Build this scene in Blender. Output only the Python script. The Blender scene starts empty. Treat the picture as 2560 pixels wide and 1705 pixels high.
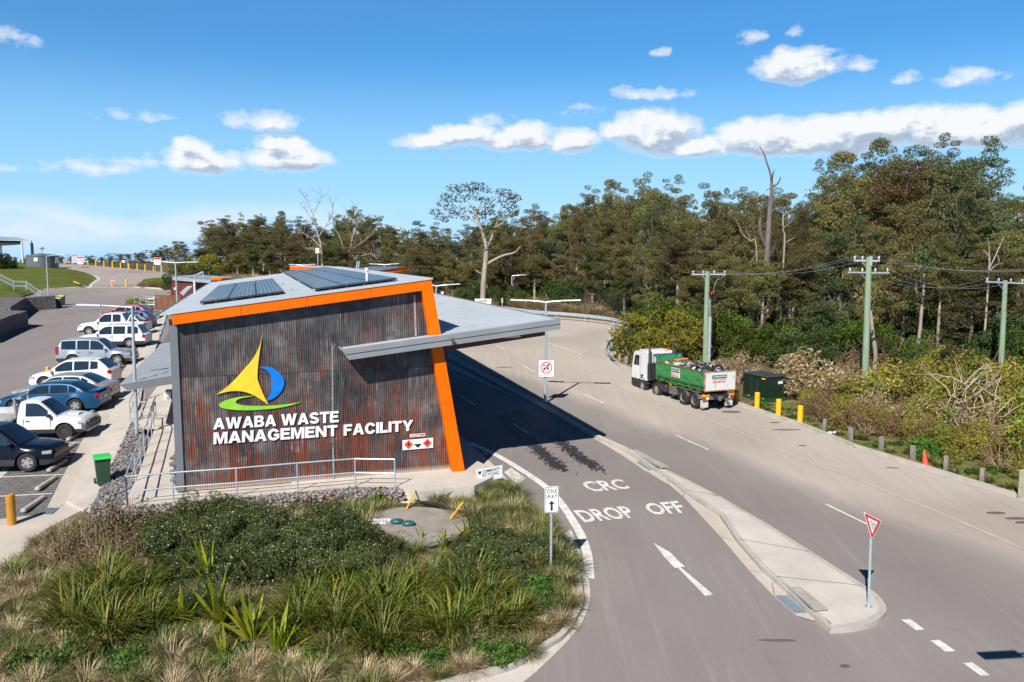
import bpy, math, random
import numpy as np
from mathutils import Vector, Matrix
from mathutils.geometry import tessellate_polygon
R = math.radians
rnd = random.Random(7)
sc = bpy.context.scene
COL = sc.collection

# ---------------------------------------------------------------- camera
FPX, CH, PITCH = 1990.0, 8.7, R(6.095)
cam_d = bpy.data.cameras.new('camera'); cam = bpy.data.objects.new('camera', cam_d); COL.objects.link(cam)
cam_d.sensor_width = 36; cam_d.lens = FPX / 2560 * 36
cam_d.clip_start = .1; cam_d.clip_end = 6000
cam.location = (0, 0, CH); cam.rotation_euler = (R(90) - PITCH, 0, 0)
sc.camera = cam
sc.view_settings.view_transform = 'Standard'; sc.view_settings.look = 'None'
sc.view_settings.exposure = 0.40; sc.view_settings.gamma = 1

# ---------------------------------------------------------------- sun
SAZ, SEL = R(23), R(42)
sun_d = bpy.data.lights.new('sun', 'SUN'); sun = bpy.data.objects.new('sun', sun_d); COL.objects.link(sun)
sun_d.energy = 5.0; sun_d.angle = R(.5); sun_d.color = (1, .95, .87)
dv = Vector((math.sin(SAZ) * math.cos(SEL), math.cos(SAZ) * math.cos(SEL), -math.sin(SEL)))
sun.rotation_euler = dv.to_track_quat('-Z', 'Y').to_euler(); sun.location = (-20, -40, 60)

# ---------------------------------------------------------------- pixel -> place helpers (photograph pixels, 2560 wide)
REG = {'R1': (3.68, 0, 560), 'R2': (3.136, 0, 900), 'R3': (3.267, 400, 640), 'R4': (2.8, 400, 1000), 'R5': (4.356, 1040, 640),
       'R6': (4.906, 1540, 820), 'R7': (3.564, 1100, 1060), 'R8': (3.0987, 1800, 1200), 'S1': (2.355, 1560, 340), 'S2': (2.141, 460, 420),
       'S3': (3.568, 1900, 860), 'S4': (2.617, 0, 1200), 'S5': (3.104, 800, 1200), 'S6': (6.926, 0, 560), 'S7': (6.03, 360, 600),
       'S8': (4.71, 1300, 1050), 'D': (1 / 1.0875, 0, 0), 'P': (1, 0, 0)}
def Q(r, x, y):
    s, ox, oy = REG[r]; return (ox + x / s, oy + y / s)
def ray(px, py):
    a = (px - 1280) / FPX; b = (852.5 - py) / FPX
    return Vector((a, math.cos(PITCH) + b * math.sin(PITCH), b * math.cos(PITCH) - math.sin(PITCH)))
CREST = 165.0
def T(x, y):
    z = .05 * (min(y, CREST) - 20)
    if y > CREST: z -= .035 * min(y - CREST, 250)
    return z
def Gp(px, py, dz=0):
    d = ray(px, py); s = (CH + 1.0 - dz) / (-d.z + .05 * d.y)
    if s < 0 or s * d.y > 163: s = 163 / d.y
    p = Vector((0, 0, CH)) + d * s; return p
def G(r, x, y, dz=0): return Gp(*Q(r, x, y), dz)
def Zl(r, x, y, z):
    d = ray(*Q(r, x, y)); return Vector((0, 0, CH)) + d * ((z - CH) / d.z)
def Yd(r, x, y, Y):
    d = ray(*Q(r, x, y)); return Vector((0, 0, CH)) + d * (Y / d.y)
def proj(p):
    v = Vector(p) - Vector((0, 0, CH)); F = Vector((0, math.cos(PITCH), -math.sin(PITCH))); U = Vector((0, math.sin(PITCH), math.cos(PITCH)))
    return (1280 + FPX * v.x / v.dot(F), 852.5 - FPX * v.dot(U) / v.dot(F))

# ---------------------------------------------------------------- materials
MATS = {}
def nt(name):
    m = bpy.data.materials.new(name); m.use_nodes = True; t = m.node_tree; b = t.nodes['Principled BSDF']; return m, t, b
def N(t, typ, **k):
    n = t.nodes.new(typ)
    for a, v in k.items():
        if a in n.inputs: n.inputs[a].default_value = v
        else: setattr(n, a, v)
    return n
def L(t, a, b): t.links.new(a, b)
def ramp(t, fac, stops, interp='LINEAR'):
    r = t.nodes.new('ShaderNodeValToRGB'); r.color_ramp.interpolation = interp
    while len(r.color_ramp.elements) < len(stops): r.color_ramp.elements.new(.5)
    for e, (p, c) in zip(r.color_ramp.elements, stops):
        e.position = p; e.color = (*c, 1) if len(c) == 3 else c
    L(t, fac, r.inputs[0]); return r.outputs[0]
def mixc(t, f, a, b, mode='MIX'):
    m = t.nodes.new('ShaderNodeMix'); m.data_type = 'RGBA'; m.blend_type = mode
    for i, v in ((0, f), (6, a), (7, b)):
        if hasattr(v, 'node'): L(t, v, m.inputs[i])
        elif i == 0: m.inputs[0].default_value = v
        else: m.inputs[i].default_value = (*v, 1)
    return m.outputs[2]
def mth(t, op, a, b=0., c=0.):
    m = t.nodes.new('ShaderNodeMath'); m.operation = op
    for i, v in enumerate((a, b, c)):
        if hasattr(v, 'node'): L(t, v, m.inputs[i])
        else: m.inputs[i].default_value = v
    return m.outputs[0]
def noise(t, vec, scale, detail=4, rough=.55, dist=0):
    n = N(t, 'ShaderNodeTexNoise'); n.inputs['Scale'].default_value = scale; n.inputs['Detail'].default_value = detail
    n.inputs['Roughness'].default_value = rough; n.inputs['Distortion'].default_value = dist
    if vec is not None: L(t, vec, n.inputs['Vector'])
    return n.outputs['Fac']
def mapped(t, vec, scale=(1, 1, 1), rot=(0, 0, 0), loc=(0, 0, 0)):
    m = N(t, 'ShaderNodeMapping'); m.inputs['Scale'].default_value = scale; m.inputs['Rotation'].default_value = rot
    m.inputs['Location'].default_value = loc; L(t, vec, m.inputs['Vector']); return m.outputs[0]
def bump(t, b, h, strength=.3, dist=.02):
    n = N(t, 'ShaderNodeBump'); n.inputs['Strength'].default_value = strength; n.inputs['Distance'].default_value = dist
    L(t, h, n.inputs['Height']); L(t, n.outputs[0], b.inputs['Normal'])
def pos(t): return t.nodes.new('ShaderNodeNewGeometry').outputs['Position']
def objc(t): return t.nodes.new('ShaderNodeTexCoord').outputs['Object']
def pm(name, c1, c2=None, scale=3, rough=.6, metal=0, bmp=0, stretch=(1, 1, 1), coat=0, spec=.5, detail=5):
    if name in MATS: return MATS[name]
    m, t, b = nt(name); b.inputs['Roughness'].default_value = rough; b.inputs['Metallic'].default_value = metal
    b.inputs['Coat Weight'].default_value = coat; b.inputs['Specular IOR Level'].default_value = spec
    c2 = c2 or tuple(x * .8 for x in c1)
    v = mapped(t, objc(t), stretch); n = noise(t, v, scale, detail)
    L(t, ramp(t, n, [(.32, c2), (.66, c1)]), b.inputs['Base Color'])
    if bmp: bump(t, b, noise(t, v, scale * 6, 4), bmp)
    MATS[name] = m; return m

def glassy(name, c=(.02, .025, .03), rough=.05):
    m, t, b = nt(name); b.inputs['Base Color'].default_value = (*c, 1); b.inputs['Roughness'].default_value = rough
    b.inputs['Specular IOR Level'].default_value = .8
    n = noise(t, objc(t), 2, 2); L(t, ramp(t, n, [(.3, c), (.7, tuple(x * 1.8 for x in c))]), b.inputs['Base Color']); return m

def leafmat(name, cols, trans=.35, rough=.55, objvar=.35, hue=.02, rim=.3):
    """foliage: colour varies by leaf and by plant"""
    m, t, b = nt(name); g = t.nodes.new('ShaderNodeNewGeometry'); oi = t.nodes.new('ShaderNodeObjectInfo')
    n = len(cols); c = ramp(t, g.outputs['Random Per Island'], [((i + .5) / n, k) for i, k in enumerate(cols)])
    hs = t.nodes.new('ShaderNodeHueSaturation'); L(t, c, hs.inputs['Color'])
    L(t, mth(t, 'ADD', mth(t, 'MULTIPLY', oi.outputs['Random'], hue * 2), .5 - hue), hs.inputs['Hue'])
    L(t, mth(t, 'ADD', mth(t, 'MULTIPLY', mth(t, 'FRACT', mth(t, 'MULTIPLY', oi.outputs['Random'], 17.3)), objvar * 2), 1 - objvar), hs.inputs['Value'])
    L(t, hs.outputs[0], b.inputs['Base Color']); b.inputs['Roughness'].default_value = rough
    b.inputs['Specular IOR Level'].default_value = rim
    tr = t.nodes.new('ShaderNodeBsdfTranslucent'); L(t, hs.outputs[0], tr.inputs['Color'])
    mx = t.nodes.new('ShaderNodeMixShader'); mx.inputs[0].default_value = trans
    L(t, b.outputs[0], mx.inputs[1]); L(t, tr.outputs[0], mx.inputs[2]); L(t, mx.outputs[0], t.nodes['Material Output'].inputs[0])
    MATS[name] = m; return m

# ---------------------------------------------------------------- mesh builder
class MB:
    def __init__(s): s.v = []; s.f = []; s.m = []
    def add(s, vs, fs, m=0):
        o = len(s.v); s.v.extend([tuple(p) for p in vs]); s.f.extend([tuple(o + i for i in f) for f in fs]); s.m.extend([m] * len(fs)); return s
    def box(s, c, d, m=0, ax=None, bev=0):
        """box by centre and full size; ax = 3 axes (or a yaw angle)"""
        c = Vector(c); X, Y, Z = (Vector((1, 0, 0)), Vector((0, 1, 0)), Vector((0, 0, 1)))
        if ax is not None:
            if isinstance(ax, (int, float)): X = Vector((math.cos(ax), math.sin(ax), 0)); Y = Vector((-math.sin(ax), math.cos(ax), 0))
            else: X, Y, Z = ax
        h = [x / 2 for x in d]
        if bev:
            b = min(bev, *[x * .45 for x in h]); vs = []; 
            for sx in (-1, 1):
                for sy in (-1, 1):
                    for sz in (-1, 1):
                        vs.append(c + X * sx * (h[0]) + Y * sy * (h[1] - b) + Z * sz * (h[2] - b))
                        vs.append(c + X * sx * (h[0] - b) + Y * sy * (h[1]) + Z * sz * (h[2] - b))
                        vs.append(c + X * sx * (h[0] - b) + Y * sy * (h[1] - b) + Z * sz * (h[2]))
            def I(x, y, z, k): return ((x * 2 + y) * 2 + z) * 3 + k
            fs = []
            fs += [(I(0, 0, 0, 0), I(0, 0, 1, 0), I(0, 1, 1, 0), I(0, 1, 0, 0)), (I(1, 0, 0, 0), I(1, 1, 0, 0), I(1, 1, 1, 0), I(1, 0, 1, 0))]
            fs += [(I(0, 0, 0, 1), I(1, 0, 0, 1), I(1, 0, 1, 1), I(0, 0, 1, 1)), (I(0, 1, 0, 1), I(0, 1, 1, 1), I(1, 1, 1, 1), I(1, 1, 0, 1))]
            fs += [(I(0, 0, 0, 2), I(0, 1, 0, 2), I(1, 1, 0, 2), I(1, 0, 0, 2)), (I(0, 0, 1, 2), I(1, 0, 1, 2), I(1, 1, 1, 2), I(0, 1, 1, 2))]
            for a in (0, 1):
                for b2 in (0, 1):
                    fs.append((I(a, b2, 0, 0), I(a, b2, 1, 0), I(a, b2, 1, 1), I(a, b2, 0, 1)))
                    fs.append((I(a, 0, b2, 0), I(a, 1, b2, 0), I(a, 1, b2, 2), I(a, 0, b2, 2)))
                    fs.append((I(0, a, b2, 1), I(1, a, b2, 1), I(1, a, b2, 2), I(0, a, b2, 2)))
                    for c3 in (0, 1): fs.append((I(a, b2, c3, 0), I(a, b2, c3, 1), I(a, b2, c3, 2)))
            return s.add(vs, fs, m)
        vs = [c + X * sx * h[0] + Y * sy * h[1] + Z * sz * h[2] for sx in (-1, 1) for sy in (-1, 1) for sz in (-1, 1)]
        return s.add(vs, [(0, 1, 3, 2), (4, 6, 7, 5), (0, 4, 5, 1), (2, 3, 7, 6), (0, 2, 6, 4), (1, 5, 7, 3)], m)
    def tube(s, pts, rad, n=8, m=0, cap=True):
        pts = [Vector(p) for p in pts]; rad = rad if isinstance(rad, (list, tuple)) else [rad] * len(pts)
        vs = []; up = None
        for i, p in enumerate(pts):
            d = (pts[min(i + 1, len(pts) - 1)] - pts[max(i - 1, 0)])
            if d.length < 1e-9: d = Vector((0, 0, 1))
            d.normalize()
            if up is None: up = Vector((0, 0, 1)) if abs(d.z) < .9 else Vector((1, 0, 0))
            a = d.cross(up)
            if a.length < 1e-4: a = d.cross(Vector((.3, .9, .1)))
            a.normalize(); b = a.cross(d).normalized(); up = b
            vs += [p + (a * math.cos(2 * math.pi * k / n) + b * math.sin(2 * math.pi * k / n)) * rad[i] for k in range(n)]
        fs = [(i * n + k, i * n + (k + 1) % n, (i + 1) * n + (k + 1) % n, (i + 1) * n + k) for i in range(len(pts) - 1) for k in range(n)]
        if cap: fs += [tuple(range(n))[::-1], tuple((len(pts) - 1) * n + k for k in range(n))]
        return s.add(vs, fs, m)
    def lathe(s, prof, c=(0, 0, 0), n=20, m=0, axis='Z'):
        c = Vector(c); vs = []
        for r, z in prof:
            for k in range(n):
                a = 2 * math.pi * k / n; x, y = r * math.cos(a), r * math.sin(a)
                vs.append(c + (Vector((x, y, z)) if axis == 'Z' else Vector((x, z, y))))
        fs = [(i * n + k, i * n + (k + 1) % n, (i + 1) * n + (k + 1) % n, (i + 1) * n + k) for i in range(len(prof) - 1) for k in range(n)]
        fs += [tuple(range(n))[::-1], tuple((len(prof) - 1) * n + k for k in range(n))]
        return s.add(vs, fs, m)
    def prism(s, pts, vec, m=0):
        """polygon of 3D points swept by vec"""
        pts = [Vector(p) for p in pts]; vec = Vector(vec); n = len(pts); vs = pts + [p + vec for p in pts]
        tri = tessellate_polygon([pts]); fs = [tuple(t) for t in tri] + [tuple(n + i for i in reversed(t)) for t in tri]
        fs += [(i, (i + 1) % n, n + (i + 1) % n, n + i) for i in range(n)]
        return s.add(vs, fs, m)
    def poly(s, pts, m=0):
        pts = [Vector(p) for p in pts]; return s.add(pts, [tuple(t) for t in tessellate_polygon([pts])], m)
    def sphere(s, c, r, n=10, m=0, sq=(1, 1, 1)):
        c = Vector(c); vs = []; rings = n // 2 + 1
        for i in range(rings + 1):
            th = math.pi * i / rings
            for k in range(n):
                a = 2 * math.pi * k / n; vs.append(c + Vector((r * sq[0] * math.sin(th) * math.cos(a), r * sq[1] * math.sin(th) * math.sin(a), r * sq[2] * math.cos(th))))
        return s.add(vs, [(i * n + k, i * n + (k + 1) % n, (i + 1) * n + (k + 1) % n, (i + 1) * n + k) for i in range(rings) for k in range(n)], m)
    def mesh(s, name, mats, org=(0, 0, 0), smooth=False):
        me = bpy.data.meshes.new(name); o = Vector(org)
        V = np.array(s.v, dtype=float).reshape(-1, 3) - np.array(o); me.from_pydata(V.tolist(), [], s.f)
        for m in (mats if isinstance(mats, (list, tuple)) else [mats]): me.materials.append(m)
        if isinstance(mats, (list, tuple)): me.polygons.foreach_set('material_index', s.m)
        if smooth is True: me.polygons.foreach_set('use_smooth', [True] * len(me.polygons))
        elif smooth: me.shade_smooth() if False else me.polygons.foreach_set('use_smooth', [True] * len(me.polygons)); 
        me.update()
        if smooth and smooth is not True:
            try: me.set_sharp_from_angle(angle=R(smooth))
            except Exception: pass
        return me
    def build(s, name, mats, parent=None, smooth=False, org=None, label=None):
        if org is None:
            org = Vector((0, 0, 0)); p = parent
            while p is not None: org = org + p.location; p = p.parent
        me = s.mesh(name, mats, org, smooth); o = bpy.data.objects.new(name, me); COL.objects.link(o)
        if parent is not None: o.parent = parent
        else: o.location = org
        if label: o['label'] = label
        return o
def thing(name, label, cat, loc=(0, 0, 0), group=None):
    o = bpy.data.objects.new(name, None); o.empty_display_size = .3; COL.objects.link(o); o.location = loc
    return tag(o, label, cat, group)
def tag(o, label=None, cat=None, group=None, kind=None):
    if label: o['label'] = label
    if cat: o['category'] = cat
    if group: o['group'] = group
    if kind: o['kind'] = kind
    return o
def struct(name, mb, mat, **k):
    o = mb.build(name, mat, org=(0, 0, 0), **k); o['kind'] = 'structure'; return o
def dup(root, loc, rz=0, sc_=1, label=None, group=None, mats=None):
    def cp(o, par):
        c = o.copy(); COL.objects.link(c)
        if par is not None: c.parent = par
        for ch in o.children: cp(ch, c)
        return c
    r = cp(root, None); r.location = loc; r.rotation_euler = (0, 0, rz); r.scale = (sc_, sc_, sc_) if isinstance(sc_, (int, float)) else sc_
    if label: r['label'] = label
    if group: r['group'] = group
    return r
def text2d(s, off=0, spacing=1.0):
    """2D text outlines as verts in a 0..1 box + faces + aspect"""
    cu = bpy.data.curves.new('t', 'FONT'); cu.body = s; cu.offset = off; cu.space_character = spacing; cu.resolution_u = 3
    o = bpy.data.objects.new('t', cu); COL.objects.link(o)
    dg = bpy.context.evaluated_depsgraph_get(); me = bpy.data.meshes.new_from_object(o.evaluated_get(dg))
    V = np.array([v.co[:2] for v in me.vertices]); F = [tuple(p.vertices) for p in me.polygons]
    bpy.data.objects.remove(o); bpy.data.curves.remove(cu); bpy.data.meshes.remove(me)
    lo, hi = V.min(0), V.max(0); asp = (hi[0] - lo[0]) / (hi[1] - lo[1]); V = (V - lo) / (hi - lo); return V, F, asp
def put_text(mb, s, TL, TR, BL, BR, m=0, off=0, lift=0, nrm=None, thick=0, spacing=1.0):
    V, F, _ = text2d(s, off, spacing); TL, TR, BL, BR = map(Vector, (TL, TR, BL, BR)); n = len(V)
    nrm = Vector(nrm) if nrm is not None else (TR - TL).cross(TL - BL).normalized()
    P = [(TL * (1 - u) + TR * u) * v + (BL * (1 - u) + BR * u) * (1 - v) + nrm * lift for u, v in V]
    if not thick: return mb.add(P, F, m)
    P2 = [p - nrm * thick for p in P]; from collections import Counter
    E = Counter(); 
    for f in F:
        for i in range(len(f)): E[(f[i], f[(i + 1) % len(f)])] += 1
    S = [(a, b, b + n, a + n) for (a, b) in E if (b, a) not in E]
    return mb.add(P + P2, F + S, m)
def arc_(cx, cy, rx, ry, a0, a1, n=12): return [(cx + rx * math.cos(R(a0 + (a1 - a0) * i / n)), cy + ry * math.sin(R(a0 + (a1 - a0) * i / n))) for i in range(n + 1)]
def _s():
    c = arc_(.43, .715, .30, .185, 12, 262, 14) + arc_(.43, .285, .31, .185, 78, -168, 14); o, q = [], []
    for i, p in enumerate(c):
        a, b = c[max(i - 1, 0)], c[min(i + 1, len(c) - 1)]; dx, dy = b[0] - a[0], b[1] - a[1]; l = math.hypot(dx, dy); o.append((p[0] - dy / l * .115, p[1] + dx / l * .105)); q.append((p[0] + dy / l * .115, p[1] - dx / l * .105))
    return [o + q[::-1]]
GLY = {'A': (1.0, [[(0, 0), (.28, 0), (.345, .2), (.655, .2), (.72, 0), (1, 0), (.645, 1), (.355, 1)], [(.41, .39), (.5, .7), (.59, .39)]]),
 'W': (1.4, [[(0, 1), (.27, 1), (.42, .36), (.56, 1), (.84, 1), (.98, .36), (1.13, 1), (1.4, 1), (1.13, 0), (.84, 0), (.7, .62), (.56, 0), (.27, 0)]]),
 'T': (.86, [[(0, 1), (.86, 1), (.86, .79), (.56, .79), (.56, 0), (.3, 0), (.3, .79), (0, .79)]]),
 'E': (.8, [[(0, 0), (0, 1), (.78, 1), (.78, .79), (.26, .79), (.26, .62), (.73, .62), (.73, .41), (.26, .41), (.26, .21), (.8, .21), (.8, 0)]]),
 'F': (.74, [[(0, 0), (0, 1), (.74, 1), (.74, .79), (.26, .79), (.26, .6), (.67, .6), (.67, .39), (.26, .39), (.26, 0)]]),
 'M': (1.1, [[(0, 0), (0, 1), (.36, 1), (.55, .36), (.74, 1), (1.1, 1), (1.1, 0), (.86, 0), (.86, .7), (.65, 0), (.45, 0), (.24, .7), (.24, 0)]]),
 'N': (.92, [[(0, 0), (0, 1), (.27, 1), (.67, .38), (.67, 1), (.92, 1), (.92, 0), (.65, 0), (.25, .62), (.25, 0)]]),
 'I': (.26, [[(0, 0), (0, 1), (.26, 1), (.26, 0)]]), 'L': (.72, [[(0, 0), (0, 1), (.26, 1), (.26, .22), (.72, .22), (.72, 0)]]),
 'Y': (.98, [[(0, 1), (.29, 1), (.49, .62), (.69, 1), (.98, 1), (.62, .38), (.62, 0), (.36, 0), (.36, .38)]]),
 'B': (.88, [[(0, 0), (0, 1)] + arc_(.55, .755, .28, .245, 90, -60, 8) + arc_(.57, .285, .31, .285, 60, -90, 10), [(.26, .61), (.26, .8), (.5, .8), (.57, .705), (.5, .61)], [(.26, .19), (.26, .42), (.53, .42), (.61, .305), (.53, .19)]]),
 'C': (.94, [arc_(.49, .5, .48, .52, 26, 334, 22) + arc_(.49, .5, .22, .31, 330, 30, 16)]),
 'G': (.97, [arc_(.49, .5, .48, .52, 28, 318, 20) + [(.95, .15), (.95, .56), (.52, .56), (.52, .37), (.70, .37), (.70, .27)] + arc_(.49, .5, .22, .31, 310, 34, 14)]), 'S': (.86, _s())}
def put_glyphs(mb, s, TL, TR, BL, BR, nrm, thick=.03, gap=.07):
    tot = sum(GLY[c][0] for c in s) + gap * (len(s) - 1); x = 0; TL, TR, BL, BR = map(Vector, (TL, TR, BL, BR)); nrm = Vector(nrm)
    P = lambda u, v: (TL.lerp(TR, u / tot)) * v + (BL.lerp(BR, u / tot)) * (1 - v)
    for c in s:
        w_, loops = GLY[c]; V3 = [[P(x + a, b) for a, b in l] for l in loops]; flat = [p for l in V3 for p in l]; n = len(flat); tri = tessellate_polygon(V3); F = [tuple(t) for t in tri] + [tuple(n + i for i in reversed(t)) for t in tri]; o = 0
        for l in V3: k = len(l); F += [(o + i, o + (i + 1) % k, n + o + (i + 1) % k, n + o + i) for i in range(k)]; o += k
        mb.add(flat + [p - nrm * thick for p in flat], F); x += w_ + gap
    return mb
def smooth_pts(pts, k=6):
    pts = [Vector(p) for p in pts]; out = []
    for i in range(len(pts) - 1):
        p0, p1, p2, p3 = pts[max(i - 1, 0)], pts[i], pts[i + 1], pts[min(i + 2, len(pts) - 1)]
        for j in range(k):
            t = j / k; out.append(.5 * ((2 * p1) + (p2 - p0) * t + (2 * p0 - 5 * p1 + 4 * p2 - p3) * t * t + (3 * p1 - p0 - 3 * p2 + p3) * t ** 3))
    out.append(pts[-1]); return out
def onT(p, dz=0): return Vector((p[0], p[1], T(p[0], p[1]) + dz))
def offs(pts, d):
    out = []
    for i, p in enumerate(pts):
        a = pts[max(i - 1, 0)]; b = pts[min(i + 1, len(pts) - 1)]; t = Vector((b[0] - a[0], b[1] - a[1], 0)).normalized()
        out.append(Vector(p) + Vector((-t.y, t.x, 0)) * d)
    return out
def ribbon(mb, pts, w, dz, m=0, z=None):
    l, r = offs(pts, w / 2), offs(pts, -w / 2); n = len(pts)
    vs = [onT(p, dz) for p in l] + [onT(p, dz) for p in r]
    return mb.add(vs, [(i, i + n, i + n + 1, i + 1) for i in range(n - 1)], m)
def sheet(pts, dz, depth=.3, m=0, mb=None, z=None):
    """flat slab on the terrain plane with a skirt going down"""
    mb = mb or MB(); P = [onT(p, dz) if z is None else Vector((p[0], p[1], z)) for p in pts]
    return mb.prism(P, (0, 0, -depth), m)
def inside(x, y, P):
    c = False; j = len(P) - 1
    for i in range(len(P)):
        if (P[i][1] > y) != (P[j][1] > y) and x < (P[j][0] - P[i][0]) * (y - P[i][1]) / (P[j][1] - P[i][1]) + P[i][0]: c = not c
        j = i
    return c
def edge_dist(x, y, P):
    d = 1e9
    for i in range(len(P)):
        ax, ay = P[i][0], P[i][1]; bx, by = P[(i + 1) % len(P)][0], P[(i + 1) % len(P)][1]
        dx, dy = bx - ax, by - ay; l2 = dx * dx + dy * dy or 1e-9; t = max(0, min(1, ((x - ax) * dx + (y - ay) * dy) / l2))
        d = min(d, (x - ax - t * dx) ** 2 + (y - ay - t * dy) ** 2)
    return math.sqrt(d)
# ---------------------------------------------------------------- world: sky with clouds
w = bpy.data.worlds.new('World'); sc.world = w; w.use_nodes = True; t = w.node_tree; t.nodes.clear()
sky = t.nodes.new('ShaderNodeTexSky'); sky.sky_type = 'NISHITA'; sky.sun_disc = False; sky.sun_elevation = SEL; sky.sun_rotation = R(180) + SAZ
sky.air_density = 1.0; sky.dust_density = .0; sky.ozone_density = 3.0; sky.altitude = 50
hs = t.nodes.new('ShaderNodeHueSaturation'); hs.inputs['Saturation'].default_value = 1.62; hs.inputs['Hue'].default_value = .508; hs.inputs['Value'].default_value = 1.06; L(t, sky.outputs[0], hs.inputs['Color'])
tcw = t.nodes.new('ShaderNodeTexCoord'); sw = t.nodes.new('ShaderNodeSeparateXYZ'); L(t, tcw.outputs['Generated'], sw.inputs[0])
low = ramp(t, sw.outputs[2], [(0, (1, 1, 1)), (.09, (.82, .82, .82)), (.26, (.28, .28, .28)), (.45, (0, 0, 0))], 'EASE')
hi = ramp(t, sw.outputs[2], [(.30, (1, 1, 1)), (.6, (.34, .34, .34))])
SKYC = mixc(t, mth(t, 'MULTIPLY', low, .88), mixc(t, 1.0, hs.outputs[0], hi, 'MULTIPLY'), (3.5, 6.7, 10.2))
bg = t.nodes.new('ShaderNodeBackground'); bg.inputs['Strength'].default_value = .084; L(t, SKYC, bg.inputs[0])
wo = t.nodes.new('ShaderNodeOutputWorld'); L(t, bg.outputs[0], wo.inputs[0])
w.cycles.sampling_method = 'MANUAL'; w.cycles.sample_map_resolution = 512
def dirang(px, py):
    d = ray(px, py).normalized(); return math.atan2(d.x, d.y), math.asin(d.z)
CL = [  # centre and half size in photograph pixels, strength: drifting cumulus banks
 (505, 405, 90, 36, 1), (495, 370, 45, 28, .9), (725, 405, 110, 36, 1), (700, 365, 60, 26, .9), (360, 402, 36, 22, .42), (645, 305, 84, 26, .45), (320, 288, 78, 14, .2), (190, 418, 75, 22, .22), (285,420,45,16,.18),
 (1060, 355, 80, 24, .72), (1180, 338, 105, 34, .95), (1300, 350, 125, 38, .9), (1420, 355, 70, 36, .88), (1215, 300, 60, 20, .4),
 (1640, 335, 110, 62, 1), (1740, 372, 130, 34, .9), (1900, 350, 120, 48, .95), (2060, 345, 160, 56, 1), (2230, 325, 180, 52, 1), (2420, 320, 190, 52, 1), (2560, 305, 130, 52, .95), (2700, 310, 200, 50, 1), (1560, 330, 50, 44, .8),
 (2000, 170, 92, 50, .85), (2110, 165, 60, 24, .32), (1630, 232, 85, 20, .45), (1455, 285, 50, 20, .25), (2425, 198, 58, 20, .35), (1870, 95, 34, 20, .28), (2265, 200, 32, 16, .25), (1990, 80, 22, 12, .2), (1640, 135, 20, 10, .2),
 (15, 100, 50, 16, .22), (30, 420, 60, 12, .15)]
gr = bpy.data.node_groups.new('cloud_density', 'ShaderNodeTree')
gr.interface.new_socket('Vec', in_out='INPUT', socket_type='NodeSocketVector'); gr.interface.new_socket('D', in_out='OUTPUT', socket_type='NodeSocketFloat')
gi = gr.nodes.new('NodeGroupInput'); go = gr.nodes.new('NodeGroupOutput'); V0 = gi.outputs[0]
sp = gr.nodes.new('ShaderNodeSeparateXYZ'); L(gr, V0, sp.inputs[0])
na = noise(gr, V0, 14, 4, .6); nb = noise(gr, mapped(gr, V0, loc=(5, 3, 1)), 14, 4, .6)
ax = mth(gr, 'ADD', sp.outputs[0], mth(gr, 'MULTIPLY', mth(gr, 'SUBTRACT', na, .5), .035))
ay = mth(gr, 'ADD', sp.outputs[1], mth(gr, 'MULTIPLY', mth(gr, 'SUBTRACT', nb, .5), .02))
acc = None
for (cx, cy, rx, ry, st) in CL:
    a, e = dirang(cx, cy); ra = rx / FPX * 1.18; re = ry / FPX * 1.12
    dx = mth(gr, 'MULTIPLY', mth(gr, 'SUBTRACT', ax, a), 1 / ra); dy = mth(gr, 'MULTIPLY', mth(gr, 'SUBTRACT', ay, e), 1 / re)
    dy = mth(gr, 'MAXIMUM', dy, mth(gr, 'MULTIPLY', dy, -1.35))
    r2 = mth(gr, 'ADD', mth(gr, 'MULTIPLY', dx, dx), mth(gr, 'MULTIPLY', dy, dy))
    mm = mth(gr, 'MULTIPLY', mth(gr, 'SUBTRACT', 1.0, r2), st)
    acc = mm if acc is None else mth(gr, 'MAXIMUM', acc, mm)
acc = mth(gr, 'MAXIMUM', acc, -.8)
nz = noise(gr, mapped(gr, V0, (1, 1.5, 1)), 34, 8, .62); nz2 = noise(gr, mapped(gr, V0, (1, 1.6, 1), loc=(2, 2, 0)), 12, 5, .55)
tot = mth(gr, 'ADD', acc, mth(gr, 'ADD', mth(gr, 'MULTIPLY', mth(gr, 'SUBTRACT', nz, .5), 1.6), mth(gr, 'MULTIPLY', mth(gr, 'SUBTRACT', nz2, .5), 1.3)))
# thin low bank near the horizon on the left
L(gr, tot, go.inputs[0])
cm = bpy.data.materials.new('cloud'); cm.use_nodes = True; t = cm.node_tree; t.nodes.clear()
vn = t.nodes.new('ShaderNodeVectorMath'); vn.operation = 'NORMALIZE'; L(t, objc(t), vn.inputs[0]); sx = t.nodes.new('ShaderNodeSeparateXYZ'); L(t, vn.outputs[0], sx.inputs[0])
az = mth(t, 'ARCTAN2', sx.outputs[0], sx.outputs[1]); el = mth(t, 'ARCSINE', sx.outputs[2])
cb = t.nodes.new('ShaderNodeCombineXYZ'); L(t, az, cb.inputs[0]); L(t, el, cb.inputs[1])
ga = t.nodes.new('ShaderNodeGroup'); ga.node_tree = gr; L(t, cb.outputs[0], ga.inputs[0])
gb = t.nodes.new('ShaderNodeGroup'); gb.node_tree = gr; L(t, mapped(t, cb.outputs[0], loc=(-.006, .013, 0)), gb.inputs[0])
D = ga.outputs[0]
mask = ramp(t, D, [(.03, (0, 0, 0)), (.24, (.45, .45, .45)), (.62, (1, 1, 1))])
shade = mth(t, 'SUBTRACT', D, gb.outputs[0])
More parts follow.
